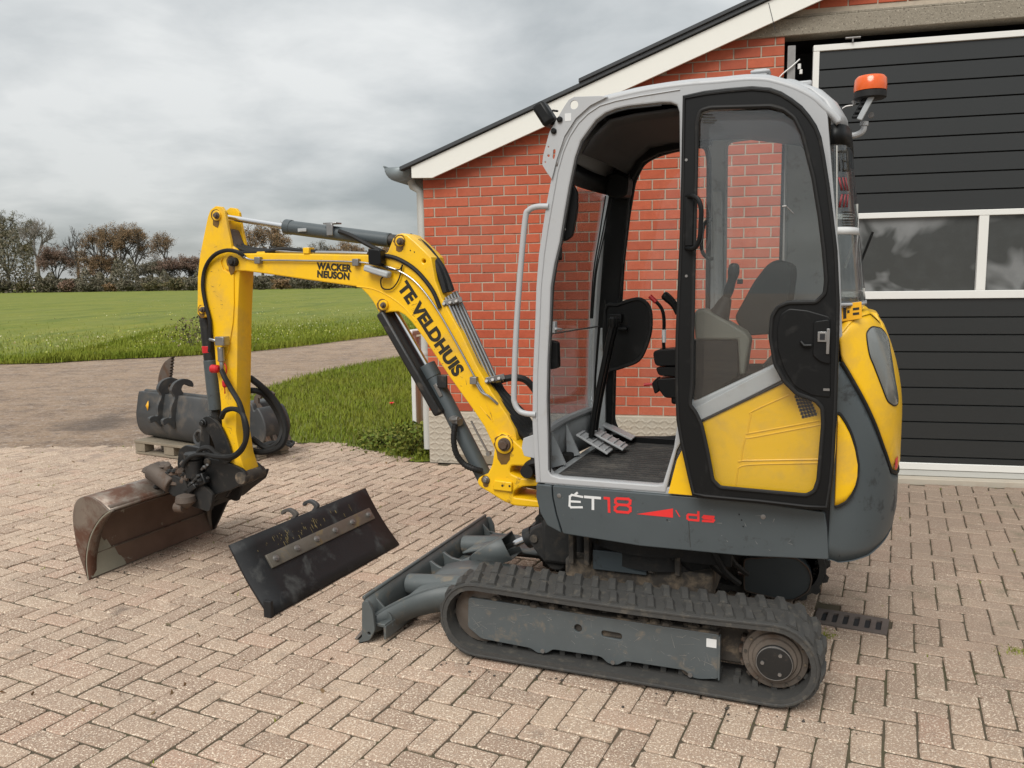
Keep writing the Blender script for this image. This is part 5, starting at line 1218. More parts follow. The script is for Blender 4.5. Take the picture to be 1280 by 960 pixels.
# ---- door, swung open flat against the side
DY1, DY0 = 0.545, 0.515
d_out = LL([(853, 119), (880, 113), (910, 109.5), (940, 107), (963, 109), (977, 114), (990, 122), (1003, 132), (1013, 144), (1021, 156), (1027, 171), (1032, 198), (1037, 230), (1042, 270), (1047, 313), (1050, 380), (1049, 430), (1046.5, 510), (1043, 580), (1040, 610), (1035.5, 638), (1010, 637), (950, 630), (880, 623.5), (865, 620.5), (860, 600), (850, 555), (845, 525), (843.5, 480), (844, 420), (846, 370), (849, 300), (851, 220)], DY1)
d_in = rnd(LL([(871.5, 150), (876, 138), (888, 134.5), (963, 132.5), (980, 137), (993, 147), (1003, 167), (1010, 195), (1017, 222), (1025, 272), (1030, 313), (1033, 350), (1031, 367), (1020, 378), (985, 378.5), (972, 384), (965, 396), (963, 421), (969, 455), (981, 477), (996, 492), (1020, 501), (1028, 510), (1029, 530), (1023, 600), (1018, 614), (1008, 619), (930, 612), (900, 609), (891, 600), (884, 562), (877, 531), (870, 516), (862.5, 506), (865, 480), (866, 400), (868, 300), (870, 220)], DY1), 0.008, 3)
door = plate('cab_door', d_out, DY0, DY1, 'black_plastic', ex, [d_in], 0.005)
s = MB(); s.tube([(x, DY1+0.001, z) for x, z in d_in], 0.0075, 8, closed=True); part(s, 'window_rubber', 'rubber', door)
dd = [(x+(-0.43-x)*0.028, z+(1.42-z)*0.017) for x, z in d_out]
s = MB(); s.tube([(x, DY1+0.001, z) for x, z in dd], 0.005, 6, closed=True); part(s, 'door_lip', 'rubber', door)
pane('door_glass', d_in, (DY0+DY1)/2, 'door_glass', door)
lpx = rnd(LL(Zm((840, 230), 3.555, [(705, 590), (600, 560), (520, 552), (480, 580), (465, 650), (470, 740), (500, 830), (545, 900), (620, 940), (705, 950)]), DY1), 0.01, 4)
lpl = plate('latch_panel', lpx, DY1-0.02, DY1+0.004, 'black_plastic', door, bev=0.004)
s = MB(); s.prism(rnd(LL(Zm((840, 230), 3.555, [(630, 610), (700, 600), (705, 800), (660, 790), (625, 760)]), DY1), 0.008, 3), DY1, DY1+0.014); part(s, 'lock_box', 'black_plastic', lpl, bevel=0.003)
lk = P(1028, 421, DY1+.016)
s = MB(); s.box((lk[0], DY1+0.016, lk[2]), (0.030, 0.006, 0.034)); s.box((lk[0]-0.018, DY1+0.016, lk[2]-0.015), (0.010, 0.008, 0.085)); part(s, 'lock_plate', 'pipe_steel', lpl, bevel=0.001)
s = MB(); s.box((lk[0], DY1+0.0195, lk[2]), (0.016, 0.003, 0.020)); part(s, 'lock_slot', 'dark_inside', lpl)
s = MB(); s.tube([P(1001, 427, DY1+.012), P(1005, 432, DY1+.016), P(1014, 432, DY1+.014)], 0.006, 8); part(s, 'inner_handle', 'black_plastic', lpl)
s = MB(); s.box(P(1033, 487, DY1+.005), (0.02, 0.006, 0.008)); part(s, 'tab', 'steel', lpl)
s = MB(); s.tube(crv([P(859, 246, DY1), P(866, 245, DY1+.03), P(873, 250, DY1+.04), P(876.5, 262, DY1+.045), P(876, 280, DY1+.045), P(875, 296, DY1+.045), P(871, 307, DY1+.04), P(865, 311, DY1+.03), P(858, 310, DY1)], 4), 0.0085, 10); part(s, 'door_handle', 'black_plastic', door)
s = MB(); hb_ = LL([(857, 246), (868, 246), (867, 308), (856, 308)], DY1); s.prism(hb_, DY1, DY1+0.012); part(s, 'handle_base', 'black_plastic', door, bevel=0.004)
s = MB()
for py in (200, 345): s.lathe([(0.005, 0), (0.005, 0.003)], P(858, py, DY1), 'y', 10)
part(s, 'door_screw', 'steel', door)
for i, (x0, x1, py) in enumerate(((878, 891, 143), (878, 894, 146.5), (878, 896, 150), (878, 893, 153))):
    a, b = P(x0, py, DY0+0.018), P(x1, py+0.3, DY0+0.018); s = MB(); s.beam(a, b, 0.0006, 0.004); part(s, 'glass_print', 'letter_black', door)
s = MB(); s.tube([P(978, 258, DY1-.006), P(983, 257.5, DY1-.006)], 0.003, 6); s.tube([P(983, 258, DY1-.005), P(992, 267, DY1-.005)], 0.002, 6); part(s, 'glass_stud', 'steel', door)
# grey diagonal strip between window and cover seen through the door
plate('diagonal_strip', LL([(850, 520), (975, 454), (980, 474), (860, 535)], HY+0.02), HY-0.01, HY+0.014, 'silver', ex, bev=0.003)
s = MB(); s.tube([(x, HY+0.016, z) for x, z in LL([(862, 533), (980, 477)], HY+.016)], 0.005, 6); part(s, 'strip_seal', 'rubber')

# ---- rear window, wraps the rear corner
def rearpt(t, z, off=0):
    a = t*math.pi/2; zz = (z-1.42)/0.6
    xr = -0.792+0.068*zz+0.004*zz*zz; n_ = 3.6
    x0 = -0.655; return (x0-(x0-xr+off)*abs(math.sin(a))**(2/n_), 0.05+(CYN-0.06+off)*math.copysign(abs(math.cos(a))**(2/n_), math.cos(a)), z)
s = MB(); s.grid([[rearpt(t, z) for t in np.linspace(0, 2, 41)] for z in np.linspace(1.405, 2.005, 10)]); rw = part(s, 'rear_window', 'screen_glass', ang=0.9, solid=0.004)
s = MB(); s.grid([[rearpt(t, z, 0.004) for t in np.linspace(0, 2, 41)] for z in (1.955, 2.02)]); part(s, 'rear_header', 'black_plastic', rw, ang=0.9, solid=0.006)
s = MB(); s.grid([[rearpt(t, z, -0.006+0.0*(z)) for t in np.linspace(0, 2, 41)] for z in (2.012, 2.055)] + [[(lambda p: (p[0]+0.03, p[1]*0.97, 2.105))(rearpt(t, 2.09)) for t in np.linspace(0, 2, 41)], [(lambda p: (p[0]+0.075, p[1]*0.93, 2.15))(rearpt(t, 2.09)) for t in np.linspace(0, 2, 41)], [(lambda p: (p[0]+0.16, p[1]*0.88, 2.195))(rearpt(t, 2.09)) for t in np.linspace(0, 2, 41)]]); part(s, 'roof_rear', 'silver', roof, ang=0.9, solid=0.012)
s = MB(); s.grid([[rearpt(t, z, 0.003) for t in np.linspace(0, 2, 41)] for z in (1.412, 1.422)]); part(s, 'rear_sill', 'silver', rw, ang=0.9, solid=0.006)
s = MB(); s.grid([[rearpt(t, z, 0.002) for t in np.linspace(0.02, 0.7, 12)] for z in (1.655, 1.680)]); part(s, 'window_tape', 'letter_white', rw, solid=0.001)
s = MB(); s.tube([rearpt(0.06, z, 0.003) for z in np.linspace(1.44, 1.95, 6)], 0.0025, 5); part(s, 'sheet_edge', 'pvc_grey', rw)
# lettering and chevrons stuck on the rear sheet
def onrear(t0, t1, z0, z1, m, name):
    s = MB(); s.grid([[rearpt(t, z, 0.003) for t in np.linspace(t0, t1, 5)] for z in (z0, z1)]); return part(s, name, m, rw, solid=0.0008)
for t0, t1, z0, z1 in ((0.07, 0.16, 1.927, 1.935), (0.105, 0.122, 1.865, 1.927), (0.19, 0.21, 1.865, 1.935), (0.21, 0.28, 1.927, 1.935), (0.21, 0.27, 1.896, 1.904), (0.21, 0.28, 1.865, 1.874), (0.34, 0.37, 1.865, 1.935)): onrear(t0, t1, z0, z1, 'letter_black', 'lettering')
for i in range(3):
    for sg in (1, -1):
        s = MB(); zc_ = 1.795; tt = 0.13+i*0.075
        s.grid([[rearpt(tt, zc_+sg*0.006, 0.003), rearpt(tt+0.035, zc_+sg*0.006, 0.003)], [rearpt(tt-0.05, zc_+sg*0.05, 0.003), rearpt(tt-0.015, zc_+sg*0.05, 0.003)]]); part(s, 'chevron', 'chevron_red', rw, solid=0.0008)
for i in range(6): onrear(0.15, 0.40, 1.728-i*0.009, 1.732-i*0.009, 'letter_black', 'small_print')

# ---- roof fittings
bc = P(1088, 110, .10)
s = MB(); s.lathe([(0.050, -0.012), (0.056, -0.008), (0.056, 0.012), (0.052, 0.016)], (bc[0], bc[1], bc[2]-0.028), 'z', 28); bea = part(s, 'warning_beacon', 'rubber')
s = MB(); s.lathe([(0.056, -0.012), (0.057, 0.0), (0.055, 0.030), (0.047, 0.040), (0.02, 0.042)], (bc[0], bc[1], bc[2]-0.0), 'z', 28); part(s, 'lens', 'orange_lens', bea)
s = MB(); s.beam(P(1086, 122, .10), P(1071, 148, .10), 0.05, 0.035, (1, 0, 0.3)); 
for i in range(4): q0 = np.array(P(1082-i*4, 128-i*0+i*6, .125)); s.box(q0, (0.03, 0.012, 0.012))
part(s, 'beacon_socket', 'black_plastic', bea, bevel=0.004)
s = MB(); s.beam(P(1090, 120, .13), P(1074, 150, .13), 0.012, 0.02, (1, 0, 0.3)); part(s, 'socket_strap', 'interior_grey', bea, bevel=0.003)
s = MB(); s.tube(crv([P(1063, 170, .08), P(1072, 168, .08), P(1079, 163, .08), P(1080, 154, .08)], 5), 0.011, 10); s.tube([P(1080, 157, .08), P(1080.5, 152, .08)], 0.015, 10); part(s, 'beacon_stem', 'silver', bea)
s = MB(); s.tube(crv([P(1053, 136, .05), P(1058, 133, .05), P(1066, 132, .05)], 3), 0.004, 6); s.cyl(P(1066, 126, .05), P(1068, 131, .05), 0.006); s.lathe([(0.01, -0.01), (0.01, 0.01)], P(1089, 144, .05), 'y', 10); part(s, 'beacon_wing_nut', 'steel', bea)
q = P(951, 91, .2); s = MB(); s.box((q[0], 0.2, q[2]-0.02), (0.05, 0.05, 0.06)); s.box((q[0], 0.2, q[2]+0.0), (0.07, 0.06, 0.012)); part(s, 'roof_bracket', 'silver', bevel=0.005)
s = MB(); q = P(1010, 105, .15); s.box((q[0]+0.02, 0.15, q[2]-0.005), (0.07, 0.09, 0.02)); part(s, 'roof_cap', 'silver', bevel=0.006)
# front light bracket with work light
bk_px = [(760, 121), (750, 120), (718, 121), (711, 125), (705, 134), (687, 165), (679, 195), (678, 206), (684, 216), (690, 224), (696, 200), (706, 170), (720, 148), (738, 132)]
brk = plate('light_bracket', LL(bk_px, CYN+.006), CYN+0.003, CYN+0.009, 'silver', ex, [circ(L(718.5, 131.5, CYN), 0.016, 16), rnd(LL([(692.5, 187), (695.5, 187), (694.5, 199), (691.5, 199)], CYN), 0.005, 3), circ(L(686.5, 195, CYN), 0.005, 10), circ(L(686.5, 184, CYN), 0.003, 8), circ(L(682.5, 203, CYN), 0.003, 8)], 0.001)
for px, py in ((701, 150), (693.5, 164.5)):
    q = L(px, py, CYN); s = MB(); s.lathe([(0.011, 0.009), (0.011, 0.016), (0.006, 0.02)], (q[0], CYN, q[1]), 'y', 14); part(s, 'bolt', 'black_plastic', brk)
s = MB(); q = L(711, 147, CYN); s.box((q[0], CYN+0.0095, q[1]), (0.025, 0.001, 0.028)); part(s, 'sticker', 'letter_white', brk)
s = MB(); s.beam(P(674, 131, CYN-0.0), P(690, 156, CYN-0.0), 0.075, 0.050, (1, 0, 0.5)); wl = part(s, 'work_light', 'black_plastic', bevel=0.012)
s = MB(); s.box(P(690, 152, CYN-0.0), (0.03, 0.02, 0.03)); s.cyl(P(690, 138, CYN), P(698, 139, CYN), 0.004); part(s, 'light_clamp', 'black_plastic', wl, bevel=0.004)
# grab rail at the door
s = MB(); s.tube(crv([P(686, 258, CYN), P(671, 258.5, CYN), P(661, 263, CYN), P(656.5, 275, CYN), P(650, 345, CYN), P(645, 420, CYN), (P(642.5, 490, CYN)), P(643.5, 504, CYN), P(649, 513.5, CYN), P(658, 517, CYN), P(670, 518, CYN)], 5), 0.0115, 12); part(s, 'grab_rail', 'silver')
s = MB(); s.prism(LL([(654, 548), (668, 543), (668, 573), (655, 570), (652, 560)], CYN-.02), CYN-0.028, CYN-0.02); part(s, 'rail_foot', 'silver', bevel=0.002)
s = MB(); q = P(1090, 295, .0); s.tube([P(1075, 330, .0), P(1091, 290, .0)], 0.005, 6); part(s, 'antenna', 'black_plastic')
s = MB(); s.tube(crv([P(1056, 335, .3), P(1066, 305, .3), P(1070, 280, .3), P(1071, 255, .3)], 5), 0.005, 6); s.tube(crv([P(1072, 393, .3), P(1077, 380, .3), P(1079, 360, .3)], 5), 0.006, 6); part(s, 'rear_cable', 'pvc_grey')

# ---- swing post, boom, arm
BY, HB = 0.03, 0.066
YN, YF = BY+HB, BY-HB
Z2 = lambda *p: Zm((230, 240), 4.267, p)
post_px = [(622.5, 543), (629, 540), (637, 543), (645, 550), (655, 559), (668, 566), (690, 575), (690, 583), (641, 581), (639, 590), (652, 596), (690, 600), (690, 606), (655, 607), (645, 612), (643, 620), (690, 626), (690, 634), (668, 633), (644, 631), (630, 625), (614, 615), (601, 607), (598, 601), (601, 595), (610, 594), (617, 580)]
sp = plate('swing_post', rnd(LL(post_px, YN), 0.012, 3), YF-0.02, YN+0.02, 'yellow_worn', ex, bev=0.008)
def pin(name, px, py, r, y0, y1, m='grime_dark', parent=None, head=True):
    a = L(px, py, max(y0, y1)); s = MB(); s.cyl((a[0], y0, a[1]), (a[0], y1, a[1]), r, n=18)
    if head: s.cyl((a[0], y1, a[1]), (a[0], y1+0.012, a[1]), r*0.72, n=6)
    return part(s, name, m, parent, bevel=0.003)
def boss(px, py, r, y0, y1, m='yellow', parent=None):
    a = L(px, py, y1); s = MB(); s.lathe([(r, 0), (r, (y1-y0)*0.8), (r*0.9, y1-y0), (r*0.6, y1-y0)], (a[0], y0, a[1]), 'y', 24); return part(s, 'boss', m, parent)
pin('pivot_pin', 629.5, 556, 0.030, YN, YN+0.042, 'rust_steel', sp); boss(629.5, 556, 0.042, YN+0.018, YN+0.03, 'yellow_worn', sp)
pin('pivot_pin', 607, 600, 0.016, YN, YN+0.03, 'steel', sp)
s = MB(); s.prism(LL([(618, 600), (640, 603), (640, 615), (616, 612)], YN+.03), YN+0.018, YN+0.034); part(s, 'lube_block', 'yellow_worn', sp, bevel=0.004)
s = MB()
for px, py in ((628, 607), (637, 607.5)): a = L(px, py, YN+.034); s.cyl((a[0], YN+0.03, a[1]), (a[0], YN+0.036, a[1]), 0.005, n=8)
part(s, 'lube_nipple', 'dark_inside', sp)
s = MB(); s.cyl((0.50, BY, 0.40), (0.50, BY, 0.82), 0.045, n=20); s.box((0.46, BY, 0.60), (0.16, 0.13, 0.3)); part(s, 'swing_bracket', 'grime_dark', bevel=0.01)

boom_px = ([(288, 312.5), (300, 317)] + Z2((440, 325), (560, 327), (700, 330), (860, 333), (985, 335), (1060, 332)) + [(484.3, 315), (488, 306), (491, 298), (496, 293), (502, 291.5), (509, 293.5), (519, 302), (530, 312.5), (538.8, 321.5), (541.5, 335), (544, 350), (552, 372), (563, 392), (576, 415), (595, 455), (614, 489), (634.4, 519), (644, 538), (646, 550), (640, 566), (629, 572), (620, 566), (614, 552)]
           + [(605, 533), (591, 512), (561, 470), (531, 425), (514, 402), (506, 394), (497.5, 389.5), (488, 389.8), (482, 391), (477, 392.5), (472.5, 389), (470, 384), (466, 377), (460, 369), (452, 361), (446, 358.3)] + Z2((850, 495), (600, 460), (430, 435), (330, 422)) + [(296.8, 338.5), (288, 339.5), (281.5, 336.5), (278.5, 331), (278.5, 322), (282, 315.5)])
bpoly = LL(boom_px, YN)
boom = plate('boom', bpoly, YF, YN, 'yellow', ex, [circ(L(529.7, 326.5, YN), 0.009, 14)], 0.006)
# weld line where the lower bracket laps onto the beam, boss rings and pins
s = MB(); s.tube([(x, YN, z) for x, z in crv(LL([(446, 358), (466, 361), (486, 370), (505, 384), (520, 402)], YN), 5)], 0.0035, 6); part(s, 'weld', 'yellow', boom)
boss(478.3, 381.5, 0.024, YN, YN+0.016, 'yellow', boom); pin('pin', 478.3, 381.5, 0.014, YN, YN+0.024, 'rust_steel', boom)
boss(499.5, 301.5, 0.024, YN, YN+0.006, 'yellow', boom); pin('pin', 499.3, 301.8, 0.017, YN, YN+0.022, 'rust_steel', boom)
pin('pin', 289.3, 327.3, 0.023, YN, YN+0.030, 'grime_dark', boom)
for px, py in ((518, 315), (513, 313)): 
    a = L(px, py, YN); s = MB(); s.cyl((a[0], YN-0.002, a[1]), (a[0], YN+0.0015, a[1]), 0.003, n=8); part(s, 'bolt_hole', 'dark_inside', boom)
s = MB(); s.tube([(x, YN, z) for x, z in LL([(600, 508), (616, 527), (614, 518), (607, 503)], YN)], 0.0025, 5); part(s, 'weld', 'yellow_worn', boom)
# lettering
a, b = L(497.5, 359.5, YN), L(571, 474.5, YN); c = L(507, 350, YN)
xd = Vector((b[0]-a[0], 0, b[1]-a[1])); xd.normalize(); zd = Vector((-xd.z, 0, xd.x))
if zd.z < 0: zd = -zd
cap = 0.060
text('lettering', 'TE VELDHUIS', cap/0.72, 'letter_black', boom, (a[0], YN+0.0012, a[1]), xd, zd, 0.0042, spacing=1.03)
a, b = L(396.6, 336.2, YN), L(437.8, 339.4, YN)
xd = Vector((b[0]-a[0], 0, b[1]-a[1])).normalized(); zd = Vector((-xd.z, 0, xd.x)); zd = zd if zd.z > 0 else -zd
wl_ = text('lettering', 'WACKER\nNEUSON', 0.0445, 'letter_black', boom, (a[0], YN+0.0012, a[1]), xd, zd, 0.0022, ly=0.86, spacing=1.05)

# arm (dipper)
arm_px = [(269.8, 257.5), (276, 258.5), (281, 264), (283, 275), (285, 287), (288, 300), (293, 310), (299, 318), (299.5, 340), (298.5, 360), (297, 400), (296.5, 450), (295.8, 500), (295, 540), (300, 570), (306, 588), (305, 600), (297, 606), (288, 602), (283, 580), (277.5, 536), (275.6, 502), (272.5, 475), (270, 461), (268, 436), (264, 402), (258, 396.5), (251, 397.5), (246.5, 392), (246, 384), (246.8, 346), (249.9, 317), (254.6, 294), (259.5, 271), (262.5, 262)]
AH = 0.056; AN, AF = BY+AH, BY-AH
low = [(285, 303), (293, 310), (299, 318)]+arm_px[7:-6]+[(246.8, 346), (249.9, 317), (253, 303)]
arm = plate('dipper_arm', LL(low, AN), AF, AN, 'yellow', ex, bev=0.005)
cheek = [(269.8, 257.5), (277, 258.5), (281, 264), (283, 276), (285, 287), (288, 300), (291, 318), (284, 318), (280, 320), (276, 327), (279, 337), (286, 341), (292, 343), (292.5, 380), (291, 404), (285, 440), (279, 452), (270.5, 450), (268, 430), (263.5, 401), (258, 395.5), (252, 396), (247.5, 392), (247, 380), (247.5, 346), (250.5, 317), (255.2, 294), (260, 271), (263, 262.5)]
for y0, y1 in ((AN-0.012, AN+0.007), (AF-0.007, AF+0.012)): plate('cheek_plate', LL(cheek, AN+.006), y0, y1, 'yellow', arm, bev=0.002)
boss(269.8, 269.3, 0.026, AN+.006, AN+0.018, 'yellow', arm); pin('pin', 269.8, 269.3, 0.017, AN, AN+0.026, 'rust_steel', arm)
boss(252.3, 387.2, 0.022, AN+.006, AN+0.016, 'yellow_worn', arm); pin('pin', 252.3, 387.2, 0.015, AN, AN+0.026, 'rust_steel', arm)
s = MB(); s.prism(LL([(276, 285), (283, 287), (288, 300), (296, 316), (290, 322), (270, 320)], AN), AF+0.014, AN-0.014); part(s, 'dirt_cake', 'rust_steel', arm, bevel=0.006)
def cyl_between(name, pa, pb, r, m, y=BY, n=18, parent=None, bev=0.003):
    a, b = P(*pa, y), P(*pb, y); s = MB(); s.cyl(a, b, r, n=n); return part(s, name, m, parent, bevel=bev)
# arm cylinder on top of the boom
ac = cyl_between('arm_cylinder', (360, 284), (488, 300.5), 0.0345, 'grey_paint')
cyl_between('rod', (278, 270.8), (362, 284.2), 0.0145, 'chrome', parent=ac)
cyl_between('gland', (357, 283.3), (365, 284.4), 0.0375, 'grey_paint', parent=ac)
cyl_between('rod_eye', (266, 269.3), (282, 271.3), 0.027, 'grime_dark', parent=ac)
cyl_between('base_eye', (486, 300.2), (501, 302), 0.030, 'black_steel', parent=ac)
s = MB(); q = P(413.5, 287, BY+.035); s.box((q[0], BY+0.02, q[2]+0.03), (0.075, 0.05, 0.008)); s.box((q[0], BY+0.042, q[2]+0.0), (0.035, 0.012, 0.055)); part(s, 'clamp', 'pipe_steel', ac, bevel=0.002)
s = MB(); q = P(378, 287.5, BY+.036); s.box((q[0], q[1]+0.002, q[2]), (0.05, 0.004, 0.016)); part(s, 'stamp_plate', 'interior_grey', ac, bevel=0.001)
s = MB(); s.tube(crv([P(424, 289, YN-.03), P(440, 295, YN-.02), P(460, 306, YN-.02), P(480, 316, YN-.02)], 5), 0.011, 8); part(s, 'arm_hose', 'rubber', ac)
s = MB(); s.tube(crv([P(286, 300, BY), P(297, 309, BY+.02), P(312, 314, BY+.02), P(335, 316, BY+.02)], 5), 0.014, 8); part(s, 'arm_hose', 'rubber', ac)
s = MB(); s.tube(crv([P(288, 296, BY-.03), P(300, 306, BY-.02), P(318, 312, BY-.02), P(350, 314.5, BY-.02)], 5), 0.012, 8); part(s, 'arm_hose', 'rubber', ac)
# boom cylinder with rod guard
bcyl = cyl_between('boom_cylinder', (537, 462), (606, 597), 0.0385, 'grey_paint')
cyl_between('rod', (488, 378), (541, 470), 0.0145, 'chrome', parent=bcyl)
cyl_between('gland', (533.5, 456), (542, 472), 0.0415, 'grey_paint', parent=bcyl)
ga, gb = P(480, 390, BY+.03), P(553, 517, BY+.03)
s = MB(); s.beam(ga, gb, 0.10, 0.046, (1, 0, 0.5)); part(s, 'rod_guard', 'black_steel', bcyl, bevel=0.012)
s = MB(); s.box(P(553, 477, YN-.02), (0.05, 0.014, 0.06)); part(s, 'port_block', 'black_steel', bcyl, bevel=0.004)
s = MB(); q = P(546, 485, BY+.039); dq = Vector((0.09, 0, 0.16)).normalized(); s.beam(v3(q)-dq*0.045, v3(q)+dq*0.02, 0.006, 0.018, (1, 0, -0.5)); part(s, 'valve_tag', 'pipe_steel', bcyl, bevel=0.001)
s = MB(); s.cyl(P(565, 523, BY+.02), P(575, 528, BY+.05), 0.02, n=12); s.cyl(P(566, 524, BY+.05), P(573, 524, BY+.06), 0.013, n=6); part(s, 'fitting', 'steel', bcyl, bevel=0.002)
s = MB(); hp = crv([P(569, 530, YN), P(567, 548, YN+.01), P(570, 566, YN+.01), P(580, 580, YN), P(592, 586, YN), P(603, 589, YN-.02)], 8); s.tube(hp, 0.0135, 10)
for i in range(0, len(hp)-1, 2): s.tube([hp[i], (np.array(hp[i])*.6+np.array(hp[i+1])*.4)], 0.0155, 10)
part(s, 'spiral_hose', 'rubber', bcyl)
s = MB(); s.tube([P(589, 526, YN), P(596, 540, YN), P(608, 562, YN), P(611, 567, YN)], 0.005, 7); s.lathe([(0.011, -0.01), (0.011, 0.01)], P(611, 567, YN), 'y', 10); part(s, 'safety_pin', 'steel', bcyl)
# bucket cylinder in front of the arm
bk_ = cyl_between('bucket_cylinder', (257.5, 398), (269.5, 508), 0.0345, 'black_steel')
cyl_between('gland', (263.2, 450), (269.8, 512), 0.0375, 'grey_paint', parent=bk_)
cyl_between('rod', (269, 508), (273, 540), 0.022, 'grime_dark', parent=bk_)
cyl_between('red_band', (260.8, 432), (261.8, 441), 0.036, 'red_paint', parent=bk_)
cyl_between('base_eye', (254, 390), (258, 402), 0.03, 'black_steel', parent=bk_)
# valve, hoses and couplings on the arm
s = MB(); s.box(P(278, 426, AN+.03), (0.055, 0.05, 0.045)); s.cyl(P(276, 434, AN+.03), P(277, 452, AN+.03), 0.018, n=12); s.cyl(P(277, 452, AN+.03), P(277.5, 462, AN+.03), 0.012, n=10); s.cyl(P(270, 426, AN+.03), P(262, 424, AN+.03), 0.009, n=8); vb = part(s, 'shutoff_valve', 'pipe_steel', arm, bevel=0.003)
s = MB(); s.lathe([(0.012, -0.03), (0.021, -0.022), (0.022, 0.015), (0.013, 0.022)], P(268, 461, AN+.035), 'x', 16); part(s, 'red_cap', 'red_paint', vb)
s = MB(); s.lathe([(0.008, -0.02), (0.014, -0.012), (0.014, 0.012), (0.008, 0.02)], P(281, 479.5, AN+.025), 'z', 12); part(s, 'red_cap', 'red_paint', vb)
s = MB(); s.tube(crv([P(279, 452, AN+.02), P(283, 460, AN+.03), P(282, 470, AN+.03), P(281, 480, AN+.03), P(281, 492, AN+.02)], 4), 0.003, 6); part(s, 'red_wire', 'red_paint', vb)
def hose(name, pts, r, m='rubber', parent=None, n=8, dens=6): s = MB(); s.tube(crv([P(*p) for p in pts], dens), r, n); return part(s, name, m, parent)
hose('hose', [(306, 321.5, YN+.01), (297, 315, YN+.03), (283, 313, AN+.04), (268, 319, AN+.03), (257, 334, AN+.02), (253.5, 356, AN+.02), (257, 380, AN+.02), (262, 400, AN+.02), (263, 420, AN+.02), (262, 440, AN+.02)], 0.0105, parent=arm)
s = MB(); s.tube([P(297, 315.5, YN+.03), P(306, 321.5, YN+.012)], 0.009, 8); part(s, 'hose_end', 'pipe_steel', arm)
hose('steel_line', [(306, 321.5, YN+.012), (318, 325, YN+.012), (360, 325.5, YN+.012), (440, 327.2, YN+.012), (470, 331, YN+.012), (495, 337, YN+.012), (520, 353, YN+.012), (545, 385, YN+.012), (570, 428, YN+.012), (590, 465, YN+.012), (598, 480, YN+.012), (606, 492, YN+.012)], 0.0045, 'pipe_steel', boom)
for px, py in ((323, 325.5), (445.5, 328), (592.5, 475.5)):
    s = MB(); s.box(P(px, py, YN+.012), (0.034, 0.026, 0.034)); part(s, 'line_clamp', 'steel', boom, bevel=0.003)
hose('top_line', [(345, 313, YN-.02), (360, 314.5, YN-.02), (390, 315.5, YN-.02), (430, 316, YN-.02), (460, 317, YN-.02)], 0.010, 'pipe_steel', boom)
hose('top_hose', [(300, 316, YN-.03), (330, 315, YN-.02), (352, 311.5, YN-.02), (372, 313, YN-.02), (395, 315, YN-.02)], 0.011, 'rubber', boom)
s = MB(); s.box(P(386, 313.5, YN-.02), (0.035, 0.05, 0.03)); part(s, 'line_bracket', 'yellow', boom, bevel=0.003)
s = MB(); s.box(P(328, 316.5, YN-.02), (0.05, 0.03, 0.015)); part(s, 'line_bracket', 'yellow', boom, bevel=0.003)
for k_, (dy, col_) in enumerate(((0.0, 'rubber'), (-0.028, 'pipe_steel'), (-0.055, 'rubber'))):
    hose('boom_line', [(466, 319, YN+.004+dy), (480, 319.5, YN+.004+dy), (498, 324, YN+.004+dy), (520, 338, YN+.004+dy), (540, 362, YN+.004+dy), (550, 385, YN+.004+dy)], 0.0105, col_, boom)
# camera-like work light block on the boom
s = MB(); s.prism(rnd(LL([(461, 311), (476, 312), (477.5, 330), (472, 332), (461.5, 330)], YN+.05), 0.006, 3), YN+0.01, YN+0.06); blk = part(s, 'boom_light', 'black_plastic', boom, bevel=0.006)
s = MB(); s.beam(P(457, 334.5, YN+.03), P(487, 344, YN+.03), 0.045, 0.03, (0, 0, 1)); part(s, 'light_arm', 'interior_grey', blk, bevel=0.008)
hose('light_cable', [(475, 330, YN+.03), (485, 336, YN+.02), (499, 337, YN+.015), (503, 331, YN+.012), (498, 350, YN+.012), (489, 361, YN+.012), (478, 360, YN+.015), (476, 350, YN+.02), (480, 345, YN+.03)], 0.0035, 'rubber', boom, 6)
# pipe bundle above the lower boom
for k_ in range(5):
    o1 = k_*3.6; yk = BY+0.045-0.022*k_
    a, b = P(557+o1*0.9, 372-o1*0.55, yk), P(607+o1*0.95, 482-o1*0.5, yk)
    s = MB(); s.cyl(a, b, 0.0078, n=8); part(s, 'steel_pipe', 'pipe_steel', boom)
hose('hose_upper', [(520, 303, BY), (534, 318, BY+.01), (545, 333, BY+.02), (552, 350, BY+.02), (556, 366, BY+.02)], 0.022, 'rubber', boom)
hose('hose_upper', [(512, 296, BY-.03), (531, 308, BY-.02), (549, 330, BY), (557, 345, BY), (564, 364, BY)], 0.018, 'rubber', boom)
for px, py in ((563, 378), (616, 474)):
    s = MB(); a = P(px-9, py+2, BY+.055); b = P(px+14, py-3, BY+.0); s.beam(a, b, 0.03, 0.026, (0.4, 0, 0.9))
    for q in range(3):
        c = np.array(a)*(1-(q+.5)/3)+np.array(b)*((q+.5)/3); s.cyl((c[0], c[1]+0.01, c[2]-.01), (c[0], c[1]+0.028, c[2]), 0.010, n=6)
    part(s, 'pipe_clamp', 'steel', boom, bevel=0.002)
for k_ in range(5):
    o1 = k_*3.4; yk = BY+0.045-0.022*k_
    hose('lower_hose', [(607+o1, 482-o1*.5, yk), (614+o1, 496-o1*.5, yk), (626+o1*1.1, 512-o1*.6, yk), (640+o1*1.1, 528-o1*.7, yk-.01), (656+o1*.7, 545-o1*.9, yk-.03), (682, 560-o1*1.6, yk-.05)], 0.0185, 'rubber', boom)
s = MB()
for k_ in range(5):
    o1 = k_*3.4; s.cyl(P(606+o1, 480-o1*.5, BY+.045-.022*k_), P(612+o1, 492-o1*.5, BY+.045-.022*k_), 0.0125, n=8)
